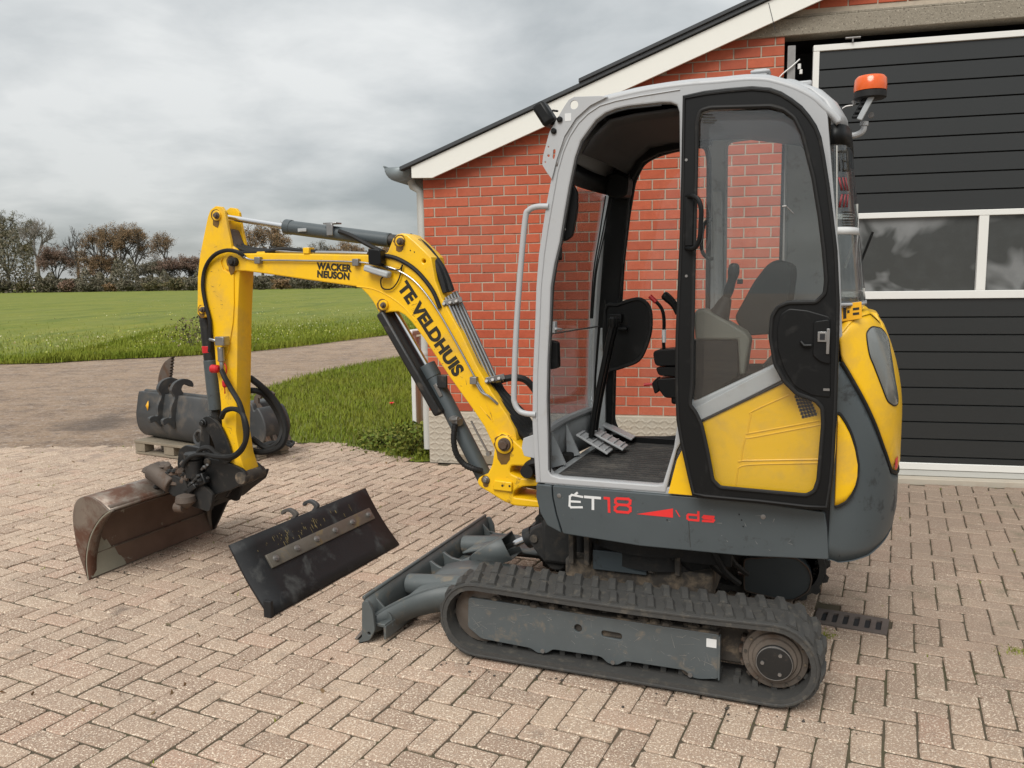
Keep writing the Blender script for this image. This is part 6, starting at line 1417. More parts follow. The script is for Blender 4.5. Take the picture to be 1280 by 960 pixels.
part(s, 'hose_fitting', 'pipe_steel', boom)
for k_ in range(3):
    hose('lower_hose', [(628+k_*5, 512-k_*4, BY-.02), (640+k_*5, 532-k_*5, BY-.03), (652+k_*4, 552-k_*7, BY-.04), (684, 566-k_*12, BY-.05)], 0.02, 'rubber', boom)
hose('loop_hose', [(626, 475, BY), (640, 472, BY-.02), (655, 474, BY-.04), (666, 484, BY-.06), (676, 500, BY-.08)], 0.016, 'rubber', boom)
s = MB(); s.cyl(P(620, 476, BY), P(630, 474, BY), 0.012, n=8); part(s, 'hose_fitting', 'pipe_steel', boom)
hose('side_hose', [(596, 480, YN+.02), (602, 490, YN+.02), (612, 496, YN+.015), (622, 505, YN)], 0.006, 'pipe_steel', boom)
hose('swing_hose', [(655, 590, BY+.10), (660, 582, BY+.11), (668, 578, BY+.11), (680, 580, BY+.1)], 0.018, 'rubber')
s = MB(); s.cyl((0.62, BY+.02, 0.60), (0.42, BY+.10, 0.60), 0.03, n=12); s.cyl((0.62, BY+.02, 0.70), (0.42, BY+.05, 0.70), 0.03, n=12); s.lathe([(0.03, -0.03), (0.035, 0), (0.03, 0.03)], P(661, 588, BY+.10), 'y', 12); part(s, 'swing_hoses', 'rubber')
s = MB(); s.box((0.535, 0.02, 0.74), (0.1, 0.2, 0.2)); part(s, 'hose_bulkhead', 'grime_dark', bevel=0.03)

# ---- bucket linkage and tilting quick coupler
lk_px = [(252, 527), (256, 521), (263, 521), (274, 530), (282, 545), (288, 562), (289, 575), (280, 580), (272, 572), (268, 556), (261, 541), (253, 536)]
for y0 in (AN+0.008, AF-0.024): plate('curved_link', crv(LL(lk_px, AN+.02), 4, closed=True), y0, y0+0.016, 'black_steel', ex, bev=0.003)
pin('link_pin', 253, 529, 0.022, AF-0.03, AN+0.035, 'black_steel')
s = MB(); s.prism(LL([(255, 527), (265, 536), (266, 575), (254, 580), (252, 560)], BY+.03), AF+0.01, AN-0.005); part(s, 'bucket_link', 'black_steel', bevel=0.006)
pin('link_pin', 300, 598, 0.034, AF-0.03, AN+0.03, 'grime', head=False)
pin('link_pin', 258, 578, 0.02, AF-0.03, AN+0.03, 'grime', head=False)
cpl = rnd(LL([(224, 562), (232, 556), (252, 560), (262, 572), (285, 578), (303, 586), (309, 594), (305, 604), (290, 612), (270, 618), (262, 630), (248, 625), (228, 605), (222, 580)], BY+.07), 0.015, 3)
for y0 in (BY+0.055, BY-0.075): plate('coupler_plate', cpl, y0, y0+0.02, 'black_steel', ex, bev=0.004)
s = MB(); s.prism([(x*0.96+2.45*0.04, z*0.96+0.42*0.04) for x, z in cpl], BY-0.052, BY+0.05); part(s, 'coupler_body', 'grime_dark', bevel=0.008)
q = P(242, 575, BY+.11); s = MB(); s.lathe([(0.045, -0.09), (0.045, 0.0), (0.038, 0.008), (0.048, 0.010), (0.048, 0.035), (0.040, 0.042), (0.015, 0.044)], q, 'z', 22); part(s, 'swivel_motor', 'black_steel')
s = MB()
for px, py in ((226, 580), (231, 577), (256, 585), (252, 587), (240, 604), (245, 598), (236, 607)): s.cyl(P(px, py, BY+.13), P(px+3, py-4, BY+.14), 0.007, n=8)
part(s, 'coupler_fittings', 'pipe_steel')
s = MB(); s.box(P(232, 600, BY+.10), (0.08, 0.05, 0.06), Matrix.Rotation(0.5, 3, 'Y')); s.box(P(250, 600, BY+.11), (0.09, 0.04, 0.06), Matrix.Rotation(0.4, 3, 'Y')); s.box(P(240, 611, BY+.12), (0.09, 0.04, 0.03), Matrix.Rotation(0.6, 3, 'Y')); part(s, 'coupler_valves', 'black_steel', bevel=0.006)
hose('coupler_hose', [(277, 463, AN+.04), (282, 474, AN+.05), (290, 488, AN+.05), (300, 506, AN+.07), (306, 530, AN+.08), (307, 550, AN+.08), (300, 565, AN+.08), (286, 573, AN+.07), (272, 568, AN+.08), (262, 560, AN+.09), (252, 561, AN+.10), (247, 568, AN+.10)], 0.0135)
hose('coupler_hose', [(277, 522, AN+.03), (281, 514, AN+.05), (290, 511, AN+.06), (300, 514, AN+.07), (306, 524, AN+.09), (309, 540, AN+.09), (305, 556, AN+.09), (293, 569, AN+.09), (275, 571, AN+.09), (258, 568, AN+.10)], 0.0135)
hose('coupler_hose', [(258, 568, AN+.10), (248, 568, AN+.11), (238, 571, AN+.11), (231, 578, AN+.11), (229, 584, AN+.11)], 0.011)
hose('loop_hose', [(312, 472, AF-.02), (324, 481, AF-.05), (338, 494, AF-.10), (350, 512, AF-.12), (357, 535, AF-.12), (354, 553, AF-.10), (343, 562, AF-.08), (325, 565, AF-.06), (305, 560, AF-.04)], 0.0175)
hose('loop_hose', [(311, 488, AF-.02), (322, 489, AF-.05), (333, 496, AF-.10), (346, 514, AF-.14), (353, 535, AF-.14), (348, 553, AF-.10), (334, 560, AF-.08), (315, 548, AF-.06)], 0.0165)
# ditching bucket on the coupler
bkt = empty('bucket', (0, 0, 0), 0, ex)
prof = [(2.705, 0.385), (2.764, 0.425), (2.825, 0.449), (2.889, 0.442), (2.935, 0.408), (2.960, 0.34), (2.962, 0.27), (2.945, 0.15), (2.905, 0.035), (2.893, 0.0)]
BN, BF = 0.50, -0.445
ps = crv(prof, 5)
s = MB(); s.grid([[(x, y, z) for x, z in ps] for y in np.linspace(BN-0.01, BF+0.01, 6)]); part(s, 'shell', 'bucket_steel', bkt, solid=0.012)
ins = crv([(2.72, 0.372), (2.79, 0.40), (2.86, 0.402), (2.915, 0.36), (2.938, 0.29), (2.935, 0.19), (2.925, 0.115)], 4)
s = MB(); s.grid([[(x-0.012, y, z-0.004) for x, z in ins] for y in (BN-0.02, BF+0.02)]); part(s, 'liner', 'bucket_inside', bkt)
s = MB(); s.prism([(2.893, 0.002), (2.903, 0.012), (2.935, 0.108), (2.905, 0.116), (2.880, 0.006)], BF, BN-0.012); part(s, 'blade_edge', 'bucket_inside', bkt, bevel=0.002)
endp = crv(prof, 4)+[(2.902, 0.09), (2.882, 0.17), (2.850, 0.245), (2.80, 0.312), (2.75, 0.36)]
for y in (BN-0.012, BF):
    plate('end_plate', endp, y, y+0.012, 'bucket_steel', bkt, bev=0.003)
fl_ = crv([(2.893, 0.0), (2.897, 0.09), (2.880, 0.17), (2.848, 0.245), (2.798, 0.312), (2.748, 0.358), (2.705, 0.385)], 4)
for y0, y1 in ((BN, BN-0.075), (BF, BF+0.075)):
    s = MB(); rows = []
    for k_, (x, z) in enumerate(fl_):
        t = k_/(len(fl_)-1); wdt = (y1-y0)*(0.35+0.65*math.sin(math.pi*min(1, t*0.75+0.12)))
        rows.append([(x-0.004, y0, z), (x-0.006, y0+wdt*0.5, z+0.004), (x-0.004+0.02*t, y0+wdt, z+0.004)])
    s.grid(rows); part(s, 'edge_flange', 'bucket_steel', bkt, solid=0.010)
s = MB(); rows = []
for yy, zt_ in ((BN-0.014, 0.25), (0.46, 0.262), (0.445, 0.235), (0.42, 0.228), (0.40, 0.19), (0.375, 0.197), (0.36, 0.165), (0.345, 0.172), (0.325, 0.12), (0.31, 0.128), (0.295, 0.07), (0.28, 0.06), (0.262, 0.02)):
    r_ = []
    for tt in np.linspace(0, 1, 8):
        z_ = 0.008+(zt_-0.008)*tt; x_ = np.interp(z_, [0.006, 0.116, 0.14, 0.2, 0.29], [2.879, 2.903, 2.912, 2.921, 2.924]); r_.append((x_-0.003, yy, z_))
    rows.append(r_)
s.grid(rows); part(s, 'mud_smear', 'dry_mud', bkt, smooth=False)
s = MB(); s.cyl((2.735, BN-0.02, 0.385), (2.735, BF+0.02, 0.385), 0.022, n=12); part(s, 'lip_tube', 'bucket_steel', bkt)
for y0 in (BY+0.10, BY-0.12):
    s = MB(); s.prism(rnd(LL([(224, 600), (234, 590), (250, 600), (268, 618), (264, 640), (246, 634), (224, 626)], BY+.1), 0.02, 3), y0-0.012, y0+0.012); part(s, 'hanger_plate', 'grime_dark', bkt, bevel=0.004)
s = MB(); s.lathe([(0.026, -0.03), (0.03, -0.02), (0.03, 0.02), (0.02, 0.03)], P(224.5, 634, .2), 'x', 16); s.lathe([(0.012, -0.06), (0.055, -0.02), (0.05, 0.01), (0.02, 0.02)], P(232, 622, .18), 'z', 14); part(s, 'tilt_stop', 'rust_steel', bkt)
s = MB()
for i in range(34):
    r = random.uniform(0.006, 0.018); px_, py_ = random.uniform(186, 262), random.uniform(584, 612)
    s.lathe([(r*0.4, -r*0.6), (r, -r*0.1), (r*0.7, r*0.5), (r*0.2, r*0.7)], P(px_, py_+(px_-186)*0.12, BY+.12+random.uniform(-.06, .02)), 'z', 6)
tag(part(s, 'caked_soil', 'grime_dark', bkt, ang=0.3), kind='stuff')
s = MB(); s.cyl(P(190, 588, BY+.12), P(216, 606, BY+.12), 0.052, n=16); s.cyl(P(187, 586, BY+.12), P(190, 588, BY+.12), 0.035, n=14); part(s, 'tilt_cylinder', 'rust_steel', bkt, bevel=0.006)
s = MB(); s.prism(rnd(LL([(188, 598), (205, 590), (228, 600), (236, 620), (215, 622)], BY+.15), 0.01, 3), BY-0.13, BY+0.14); part(s, 'tilt_saddle', 'grime_dark', bkt, bevel=0.006)
s = MB(); s.tube([(x-0.008, BN-0.001, z) for x, z in fl_], 0.0035, 6); part(s, 'worn_edge', 'dry_mud', bkt)
s = MB(); s.tube([(2.905, BN-0.03, 0.118), (2.905, BF+0.03, 0.118)], 0.005, 6); part(s, 'weld_bead', 'bucket_steel', bkt)
s = MB(); s.tube([(2.884, BN-0.02, 0.006), (2.884, BF+0.02, 0.006)], 0.004, 6); part(s, 'worn_lip', 'wear_strip', bkt)
scratches(boom, lambda r: (lambda t_: (1.70-0.9*t_, YN+0.0008, 1.60-0.02*t_+r.gauss(0, .02)))(r.random()), 16, 'rust_steel', 0.02, 8)
scratches(arm, lambda r: (r.gauss(2.27, 0.03), AN+0.0008, r.uniform(0.6, 1.2)), 40, 'rust_steel', 0.02, 9)
ear_px = [(303, 604), (293, 613), (283, 631), (275, 649), (268.5, 662), (262, 655), (258, 640), (255, 624), (262, 610), (285, 598)]
plate('far_hanger', rnd(LL(ear_px, BF+0.02), 0.012, 3), BF+0.013, BF+0.035, 'black_steel', bkt, bev=0.004)
s = MB(); s.prism(rnd(LL([(246, 600), (262, 596), (285, 600), (300, 598), (296, 610), (280, 622), (266, 634), (252, 622)], BY-.1), 0.012, 3), BY-0.36, BY-0.06); part(s, 'coupler_frame', 'grime_dark', bkt, bevel=0.008)
s = MB()
for i in range(46):
    r = random.uniform(0.016, 0.042); px_ = random.uniform(186, 240); py_ = 583+(px_-186)*0.30+random.uniform(-8, 14)
    s.lathe([(r*0.4, -r*0.6), (r, -r*0.1), (r*0.7, r*0.4), (r*0.2, r*0.6)], P(px_, py_, BY+.10+random.uniform(-.06, .04)), random.choice('xyz'), 7)
tag(part(s, 'mud_lumps', 'rust_steel', bkt, ang=0.5), kind='stuff')
# grease and rust stains round the pins, with runs below them
def stain(parent, px, py, y, r, run, seed):
    rr = random.Random(seed); cx_, cz_ = L(px, py, y); k = 22; pts_ = []
    for i in range(k):
        a = 2*math.pi*i/k; q_ = r*(1+0.05*rr.gauss(0, 1))+run*0.9*max(0.0, -math.sin(a)-0.80)/0.20*(0.7+0.3*rr.random())
        pts_.append((cx_+q_*math.cos(a), y+0.0013, cz_+q_*math.sin(a)))
    s = MB(); s.add(pts_, [tuple(range(k))]); return s.build('grease_stain', 'grease', parent, smooth=False)
stain(boom, 478.3, 381.5, YN, 0.030, 0.02, 1); stain(boom, 499.5, 301.5, YN, 0.031, 0.03, 2); stain(boom, 289.3, 327.3, YN, 0.031, 0.04, 3)
stain(arm, 269.8, 269.3, AN+0.007, 0.031, 0.04, 4); stain(arm, 252.3, 387.2, AN+0.007, 0.026, 0.02, 5); stain(sp, 629.5, 556, YN+0.02, 0.048, 0.06, 6); stain(sp, 607, 600, YN+0.02, 0.022, 0.02, 7)
scratches(arm, lambda r: (r.gauss(2.30, 0.035), AN+0.0082, r.uniform(1.25, 1.75)), 22, 'rust_steel', 0.016, 19)
scratches(boom, lambda r: (lambda t_: (1.22-0.36*t_+r.gauss(0, .02), YN+0.0009, 1.50-0.52*t_+r.gauss(0, .02)))(r.random()), 30, 'rust_steel', 0.016, 18)

# ------------------------------------------------------------------ loose levelling blade on the paving
bl = ground(337, 772.5); br_ = ground(497.5, 682); dl = br_-bl; LN = float(np.linalg.norm(dl)); la = math.atan2(dl[1], dl[0])
lb = empty('levelling_blade', (bl[0], bl[1], 0), la)
tag(lb, 'loose black steel levelling blade with bolted wear strip leaning on the paving', 'blade')
WB = 0.385; AL = math.radians(55)
def lbp(t, wv, off=0.0):                     # t along, wv up the slope, off proud of the face (towards the camera)
    c = 0.012*math.sin(math.pi*min(1, max(0, wv/WB)))
    return (t, math.cos(AL)*wv-math.sin(AL)*(off-c)*1.0, math.sin(AL)*wv+math.cos(AL)*(off-c))
s = MB(); s.grid([[lbp(t, wv) for t in np.linspace(0, LN, 8)] for wv in np.linspace(0.0, WB, 8)]); part_ = s.build('face_plate', 'loose_blade', lb, solid=0.014)
s = MB(); s.grid([[lbp(t, wv, 0.010) for t in (0.002, LN-0.002)] for wv in (0.004, 0.03)]); s.build('lower_edge', 'wear_strip', lb, solid=0.012)
s = MB(); s.grid([[lbp(t, wv, 0.012) for t in (0.16, LN-0.065)] for wv in (0.20, 0.27)]); ws = s.build('wear_strip', 'wear_strip', lb, solid=0.012, bevel=0.002)
for t in np.linspace(0.205, LN-0.105, 6):
    s = MB(); a, b = v3(lbp(t, 0.235, 0.012)), v3(lbp(t, 0.235, 0.034)); s.cyl(a, b, 0.019, 0.015, 12); s.cyl(b, v3(lbp(t, 0.235, 0.040)), 0.009, n=6); s.build('bolt', 'steel', lb)
for t in (LN*0.46, LN*0.62):
    hk = [(0.0, 0.02), (0.0, -0.10), (0.03, -0.10), (0.04, 0.0), (0.02, 0.05), (0.05, 0.085), (0.085, 0.07), (0.10, 0.045), (0.115, 0.06), (0.10, 0.10), (0.05, 0.125), (0.0, 0.09), (-0.012, 0.05)]
    s = MB(); base = v3(lbp(t, WB, -0.016)); dy = Vector((0, 1, 0)); dz_ = Vector((0, 0, 1))
    pts = []
    for sg in (-0.012, 0.012):
        pts.append([base+dy*(a_*0.80)+dz_*(b_*0.46-0.01)+Vector((sg, 0, 0)) for a_, b_ in crv(hk, 3, closed=True)])
    k_ = len(pts[0]); s.add(pts[0]+pts[1], [tuple(range(k_)), tuple(range(2*k_-1, k_-1, -1))]+[(i, k_+i, k_+(i+1) % k_, (i+1) % k_) for i in range(k_)])
    s.build('hook', 'spare_bucket', lb, 0.003)
s = MB(); s.prism([(-0.004, 0.0), (0.016, 0.0), (0.016, 0.08), (-0.004, 0.08)], -0.012, 0.03); s.build('end_stop', 'loose_blade', lb, 0.003)
s = MB(); rr = random.Random(4)
for i in range(60):
    t_ = rr.choice((rr.uniform(0.25, 0.62), rr.uniform(0.12, 0.9))); w0 = rr.uniform(0.29, 0.345); l_ = rr.uniform(0.004, 0.026); d_ = rr.uniform(0.0012, 0.004)
    s.add([lbp(t_, w0, 0.0155), lbp(t_+d_, w0, 0.0155), lbp(t_+d_*0.7, w0-l_, 0.0155), lbp(t_+d_*0.2, w0-l_*0.9, 0.0155)], [(0, 1, 2, 3)])
tag(s.build('paint_traces', 'old_paint', lb, smooth=False), kind='stuff')
# props that hold it leaning
s = MB()
for t in (LN*0.45, LN*0.63): s.beam(lbp(t, 0.33, -0.02), (t, 0.46, 0.012), 0.02, 0.05)
s.build('mounting_frame', 'spare_bucket', lb, 0.003)

# ------------------------------------------------------------------ pallet with spare attachments behind the arm
pa_, pb_ = ground(168, 567), ground(292, 584)
pr_ = ground(364, 565.5)
pang = math.atan2(pb_[1]-pa_[1], pb_[0]-pa_[0]); PLN = float(np.linalg.norm(pb_-pa_)); PDP = float(abs((pr_-pb_) @ np.array([-math.sin(pang), math.cos(pang), 0])))
print('pallet', PLN, PDP, math.degrees(pang))
pal = empty('wooden_pallet', (pa_[0], pa_[1], 0), pang); tag(pal, 'weathered wooden pallet carrying spare buckets behind the digger arm', 'pallet')
PH = 0.125
for i, y in enumerate(np.linspace(0.05, PDP-0.05, 7)):
    s = MB(); s.box((PLN/2+random.gauss(0, .008), y, PH-0.011), (PLN, 0.095, 0.022)); s.build('deck_board', 'pallet_wood', pal, 0.002)
for y in (0.06, PDP/2, PDP-0.06):
    for x in (0.07, PLN*0.36, PLN*0.66, PLN-0.07):
        s = MB(); s.box((x, y, PH/2+0.002), (0.13, 0.10, PH-0.046)); s.build('block', 'pallet_wood', pal, 0.003)
    s = MB(); s.box((PLN/2, y, 0.011), (PLN, 0.095, 0.02)); s.build('skid_board', 'pallet_wood', pal, 0.002)
def on_pal(px, py, y):         # picture point -> pallet x, z on the pallet plane y
    n_ = np.array([-math.sin(pang), math.cos(pang), 0]); u_ = np.array([math.cos(pang), math.sin(pang), 0])
    d = on_plane(px, py, pa_+n_*y, n_)-pa_; return float(d @ u_), float(d[2])
# wide ditching bucket, its back towards us
bo = ground(171, 548, PH); bang = math.radians(-34); bw = 1.08
sb = empty('spare_ditching_bucket', (bo[0], bo[1], PH), bang)
tag(sb, 'wide dark grey ditching bucket lying on the pallet left of the arm', 'bucket')
pf = [(0.14, 0.425), (0.07, 0.428), (0.05, 0.415), (0.025, 0.30), (0.012, 0.22), (0.022, 0.11), (0.075, 0.03), (0.15, 0.005), (0.26, 0.0), (0.44, 0.03), (0.52, 0.10)]
pp = crv(pf, 4)
s = MB(); s.grid([[(x, y, z) for y, z in pp] for x in (0, bw*0.5, bw)]); s.build('shell', 'spare_bucket', sb, solid=0.012)
for x in (0.0, bw-0.012):
    s = MB(); k_ = len(pp); v = [(x, y, z) for y, z in pp]+[(x+0.012, y, z) for y, z in pp]
    s.add(v, [tuple(range(k_)), tuple(range(2*k_-1, k_-1, -1))]+[(i, k_+i, k_+(i+1) % k_, (i+1) % k_) for i in range(k_)]); s.build('end_plate', 'spare_bucket', sb, 0.003)
s = MB(); s.cyl((0.02, 0.115, 0.425), (bw-0.02, 0.115, 0.425), 0.022, n=10); s.build('lip_tube', 'spare_bucket', sb)
s = MB(); s.cyl((0.01, 0.02, 0.22), (bw-0.01, 0.02, 0.22), 0.006, n=8); s.build('weld_line', 'spare_bucket', sb)
ear = [(0.02, 0.42), (-0.01, 0.48), (0.03, 0.545), (0.12, 0.57), (0.20, 0.54), (0.21, 0.49), (0.17, 0.50), (0.12, 0.52), (0.09, 0.48), (0.12, 0.43), (0.16, 0.38), (0.06, 0.30), (0.015, 0.22), (0.0, 0.14), (-0.03, 0.17), (-0.06, 0.20), (-0.10, 0.19), (-0.11, 0.235), (-0.07, 0.25), (-0.03, 0.25), (-0.025, 0.33)]
for xx in (bw*0.34, bw*0.52):
    er = crv(ear, 3, closed=True); k_ = len(er); s = MB(); v = [(xx, y, z) for y, z in er]+[(xx+0.035, y, z) for y, z in er]
    s.add(v, [tuple(range(k_)), tuple(range(2*k_-1, k_-1, -1))]+[(i, k_+i, k_+(i+1) % k_, (i+1) % k_) for i in range(k_)]); s.build('coupler_ear', 'spare_bucket', sb, 0.003)
s = MB(); dx = 0.19; s.add([(dx-0.022, 0.005, 0.315), (dx, 0.008, 0.27), (dx+0.022, 0.005, 0.315), (dx, 0.02, 0.36)], [(0, 1, 2, 3)]); s.build('diamond_mark', 'sticker_yellow', sb, solid=0.002)
s = MB(); tx = bw*0.86; s.tube([(tx+0.055*math.cos(a), -0.004+0.012*math.sin(a), 0.10+0.055*math.sin(a)) for a in np.linspace(0, 2*math.pi, 24, endpoint=False)], 0.012, 6, closed=True); s.build('lifting_ring', 'spare_bucket', sb)
# ripper tooth with sawn edge standing behind it
rpos = pa_+np.array([math.cos(pang), math.sin(pang), 0])*0.30+np.array([-math.sin(pang), math.cos(pang), 0])*0.60; rpos[2] = 0
tp_ = on_plane(217, 446, rpos, np.array([0, 1., 0]))[2]; 
rt = empty('ripper_tooth', (rpos[0], rpos[1], PH), pang); tag(rt, 'rusty curved ripper tooth with serrated edge standing upright on the pallet', 'ripper')
uu = np.array([math.cos(pang), math.sin(pang), 0]); RN = np.array([-math.sin(pang), math.cos(pang), 0])
def rtp(px, py): d = on_plane(px, py, rpos, RN)-rpos; return float(d @ uu), float(d[2])-PH
lft = crv([rtp(*p) for p in ((199, 548), (198.5, 500), (199, 480), (201, 466), (207, 453), (217, 445.5))], 4); rgt = []
rr_ = crv([rtp(*p) for p in ((217, 446), (215.5, 462), (214, 478), (214, 500))], 9)
for i, p_ in enumerate(rr_): rgt.append((p_[0]+(0.0 if i % 2 else -0.016), p_[1]))
plate('blade', lft+rgt+[rtp(214, 548)], -0.018, 0.018, 'rust_steel', rt, bev=0.002)
xb, xt = rtp(199, 530)[0], rtp(214, 530)[0]
s = MB(); s.box(((xb+xt)/2, 0, 0.06), (0.22, 0.16, 0.12)); s.build('shank', 'rust_steel', rt, 0.01)
# narrow bucket and hooks right of the arm
nb_o = pa_+np.array([math.cos(pang), math.sin(pang), 0])*on_pal(303, 552, 0.3)[0]+np.array([-math.sin(pang), math.cos(pang), 0])*0.3+np.array([0, 0, PH])
nb = empty('spare_narrow_bucket', tuple(nb_o), pang); tag(nb, 'narrow rusty brown digging bucket on the pallet right of the arm', 'bucket')
npf = crv([(0.0, 0.36), (-0.02, 0.25), (0.02, 0.1), (0.10, 0.02), (0.20, 0.0), (0.27, 0.06), (0.285, 0.17), (0.25, 0.27), (0.20, 0.33), (0.16, 0.30), (0.13, 0.36), (0.06, 0.37)], 4, closed=True)
s = MB(); s.prism(npf, 0.0, 0.30); s.build('shell', 'spare_bucket', nb, 0.015)
for y in (0.05, 0.2):
    s = MB(); s.prism([(0.10, 0.33), (0.12, 0.42), (0.16, 0.45), (0.20, 0.43), (0.19, 0.40), (0.165, 0.41), (0.16, 0.36), (0.22, 0.30)], y, y+0.025); s.build('coupler_ear', 'rust_steel', nb, 0.003)
for i in range(4):
    s = MB(); s.prism([(0.26, 0.05), (0.32, 0.02), (0.30, 0.05), (0.27, 0.10)], 0.01+i*0.075, 0.05+i*0.075); s.build('tooth', 'rust_steel', nb, 0.003)
s = MB(); 
for k_ in range(3): s.tube(crv([(0.28+0.02*k_, -0.1, 0.012), (0.36+0.02*k_, -0.02, 0.05), (0.45, 0.05+0.05*k_, 0.03), (0.55, 0.02, 0.02)], 5), 0.012, 7)
ch = s.build('spare_hoses', 'rubber', None); ch.location = tuple(nb_o); ch.rotation_euler = (0, 0, pang)
tag(ch, 'black hydraulic hoses lying on the right end of the pallet', 'hoses')

# ------------------------------------------------------------------ small plants and litter
def leaf_cloud(name, pts, size, m, parent=None, flat=0.0, aspect=0.6):
    """leaf quads with random tilt, one mesh"""
    pts = np.asarray(pts); k = len(pts); u = rng.normal(size=(k, 3)); u /= np.linalg.norm(u, axis=1)[:, None]
    r = rng.normal(size=(k, 3)); r[:, 2] += flat; v = np.cross(u, r); v /= np.linalg.norm(v, axis=1)[:, None]+1e-9
    sz = (size*(0.6+0.8*rng.random(k)))[:, None]; u, v = u*sz, v*sz*aspect
    V = np.stack([pts-u, pts-v*0.9, pts+u, pts+v], 1)
    me = bpy.data.meshes.new(name); me.vertices.add(k*4); me.vertices.foreach_set('co', V.ravel())
    me.loops.add(k*4); me.loops.foreach_set('vertex_index', np.arange(k*4)); me.polygons.add(k); me.polygons.foreach_set('loop_start', np.arange(k)*4)
    me.update(calc_edges=True)
    return finish(me, name, m, parent, smooth=False)
def leaf_mat(name, cols, rough=0.75):
    q = NB(name); r = q.rnd(); st = [(i/(len(cols)-1), c) for i, c in enumerate(cols)]
    c = q.ramp(r, st); b = q.bsdf(c, rough, spec=0.25); MATS[name] = q.m
leaf_mat('leaf_weed', [(0.06, 0.10, 0.012), (0.12, 0.16, 0.02), (0.20, 0.20, 0.04), (0.08, 0.12, 0.02)])
leaf_mat('leaf_oak_brown', [(0.16, 0.115, 0.07), (0.22, 0.145, 0.08), (0.26, 0.155, 0.075), (0.13, 0.115, 0.07)])
leaf_mat('leaf_olive', [(0.095, 0.10, 0.05), (0.125, 0.115, 0.055), (0.17, 0.125, 0.065), (0.075, 0.085, 0.045)])
leaf_mat('leaf_red', [(0.19, 0.13, 0.10), (0.23, 0.14, 0.10), (0.16, 0.135, 0.10)])
leaf_mat('leaf_dark', [(0.10, 0.098, 0.068), (0.125, 0.112, 0.076), (0.15, 0.122, 0.082)])
leaf_mat('leaf_yellow', [(0.24, 0.19, 0.05), (0.16, 0.13, 0.045), (0.11, 0.10, 0.04)])
mat('bark', (0.085, 0.075, 0.062), 0.9, var=0.2, vs=1.2, bump=0.3, bs=8)
mat('bark_pale', (0.27, 0.24, 0.20), 0.9, var=0.2, vs=1.2, bump=0.3, bs=8)
def weed(name, px, py, h, r, k, label, m='leaf_weed', size=0.02):
    p = ground(px, py); t = empty(name, (p[0], p[1], 0)); tag(t, label, 'weed')
    s = MB()
    for i in range(7):
        a = random.uniform(0, 6.28); s.tube([(0, 0, 0), (r*0.3*math.cos(a), r*0.3*math.sin(a), h*0.5), (r*0.8*math.cos(a), r*0.8*math.sin(a), h*random.uniform(0.7, 1))], [0.004, 0.003, 0.0015], 5)
    s.build('stem', 'bark', t)
    pts = np.stack([rng.normal(0, r*0.45, k), rng.normal(0, r*0.45, k), h*rng.random(k)**0.8], 1); leaf_cloud('leaves', pts, size, m, t)
weed('weed_clump', 515, 568, 0.26, 0.26, 900, 'bushy green weeds at the foot of the barn corner')
weed('weed_clump', 478, 560, 0.16, 0.25, 600, 'low leafy weeds at the verge edge left of the barn corner')
weed('tall_weed', 240, 437, 0.75, 0.5, 260, 'straggly tall weed standing at the field edge behind the arm', 'leaf_olive', 0.035)
p = ground(489, 515); rl = empty('red_flower', (p[0], p[1], 0)); tag(rl, 'single small red flower in the grass left of the barn', 'flower')
s = MB(); s.tube([(0, 0, 0), (0.01, 0, 0.09)], 0.003, 5); s.build('stem', 'leaf_weed', rl)
s = MB()
for i in range(6):
    a = i*1.047; s.add([(0.01, 0, 0.085), (0.01+0.028*math.cos(a-.5), 0.028*math.sin(a-.5), 0.115), (0.01+0.036*math.cos(a), 0.036*math.sin(a), 0.105), (0.01+0.028*math.cos(a+.5), 0.028*math.sin(a+.5), 0.115)], [(0, 1, 2, 3)])
s.build('petals', 'letter_red', rl, smooth=False)
# crumbs of soil fallen from the tracks, buckets and blades
s = MB()
def crumb(x, y, r): s.lathe([(r*0.6, -0.001), (r, r*0.25), (r*0.7, r*0.75), (r*0.2, r*0.95)], (x, y, 0.0), 'z', 6)
def elo(x, y): q_ = EXO+x*fx+y*fy; return q_[0], q_[1]
for i in range(420):
    m_i = rng.integers(0, 5)
    if m_i < 2: x_, y_ = elo(rng.uniform(-0.85, 0.95), 0.66+abs(rng.normal(0, 0.05)))
    elif m_i == 2: x_, y_ = elo(rng.uniform(-0.7, 0.8), rng.uniform(-0.4, 0.4))
    elif m_i == 3: x_, y_ = elo(2.83+rng.normal(0, 0.12), rng.uniform(-0.5, 0.55))
    else: x_, y_ = elo(1.1+rng.normal(0, .08), rng.uniform(-0.7, 0.7))
    crumb(x_, y_, 0.0012+0.006*rng.random()**4)
tag(s.build('soil_crumbs', 'grime', None, ang=0.3), 'crumbs of dark soil dropped on the paving around tracks and buckets', 'soil', kind='stuff')
fl = []
for i in range(420):
    px, py = rng.uniform(0, 540), rng.uniform(470, 900)
    p = ground(px, py)
    if inpoly(p[0], p[1], yard_poly) or inpoly(p[0], p[1], verge_poly): 
        if rng.random() < (0.06 if py > 600 else 0.25): fl.append((p[0], p[1], 0.006))
tag(leaf_cloud('fallen_leaves', fl, 0.014, 'leaf_oak_brown', None, flat=3.0), 'scattered fallen leaf bits on paving and grass', 'leaves', kind='stuff')

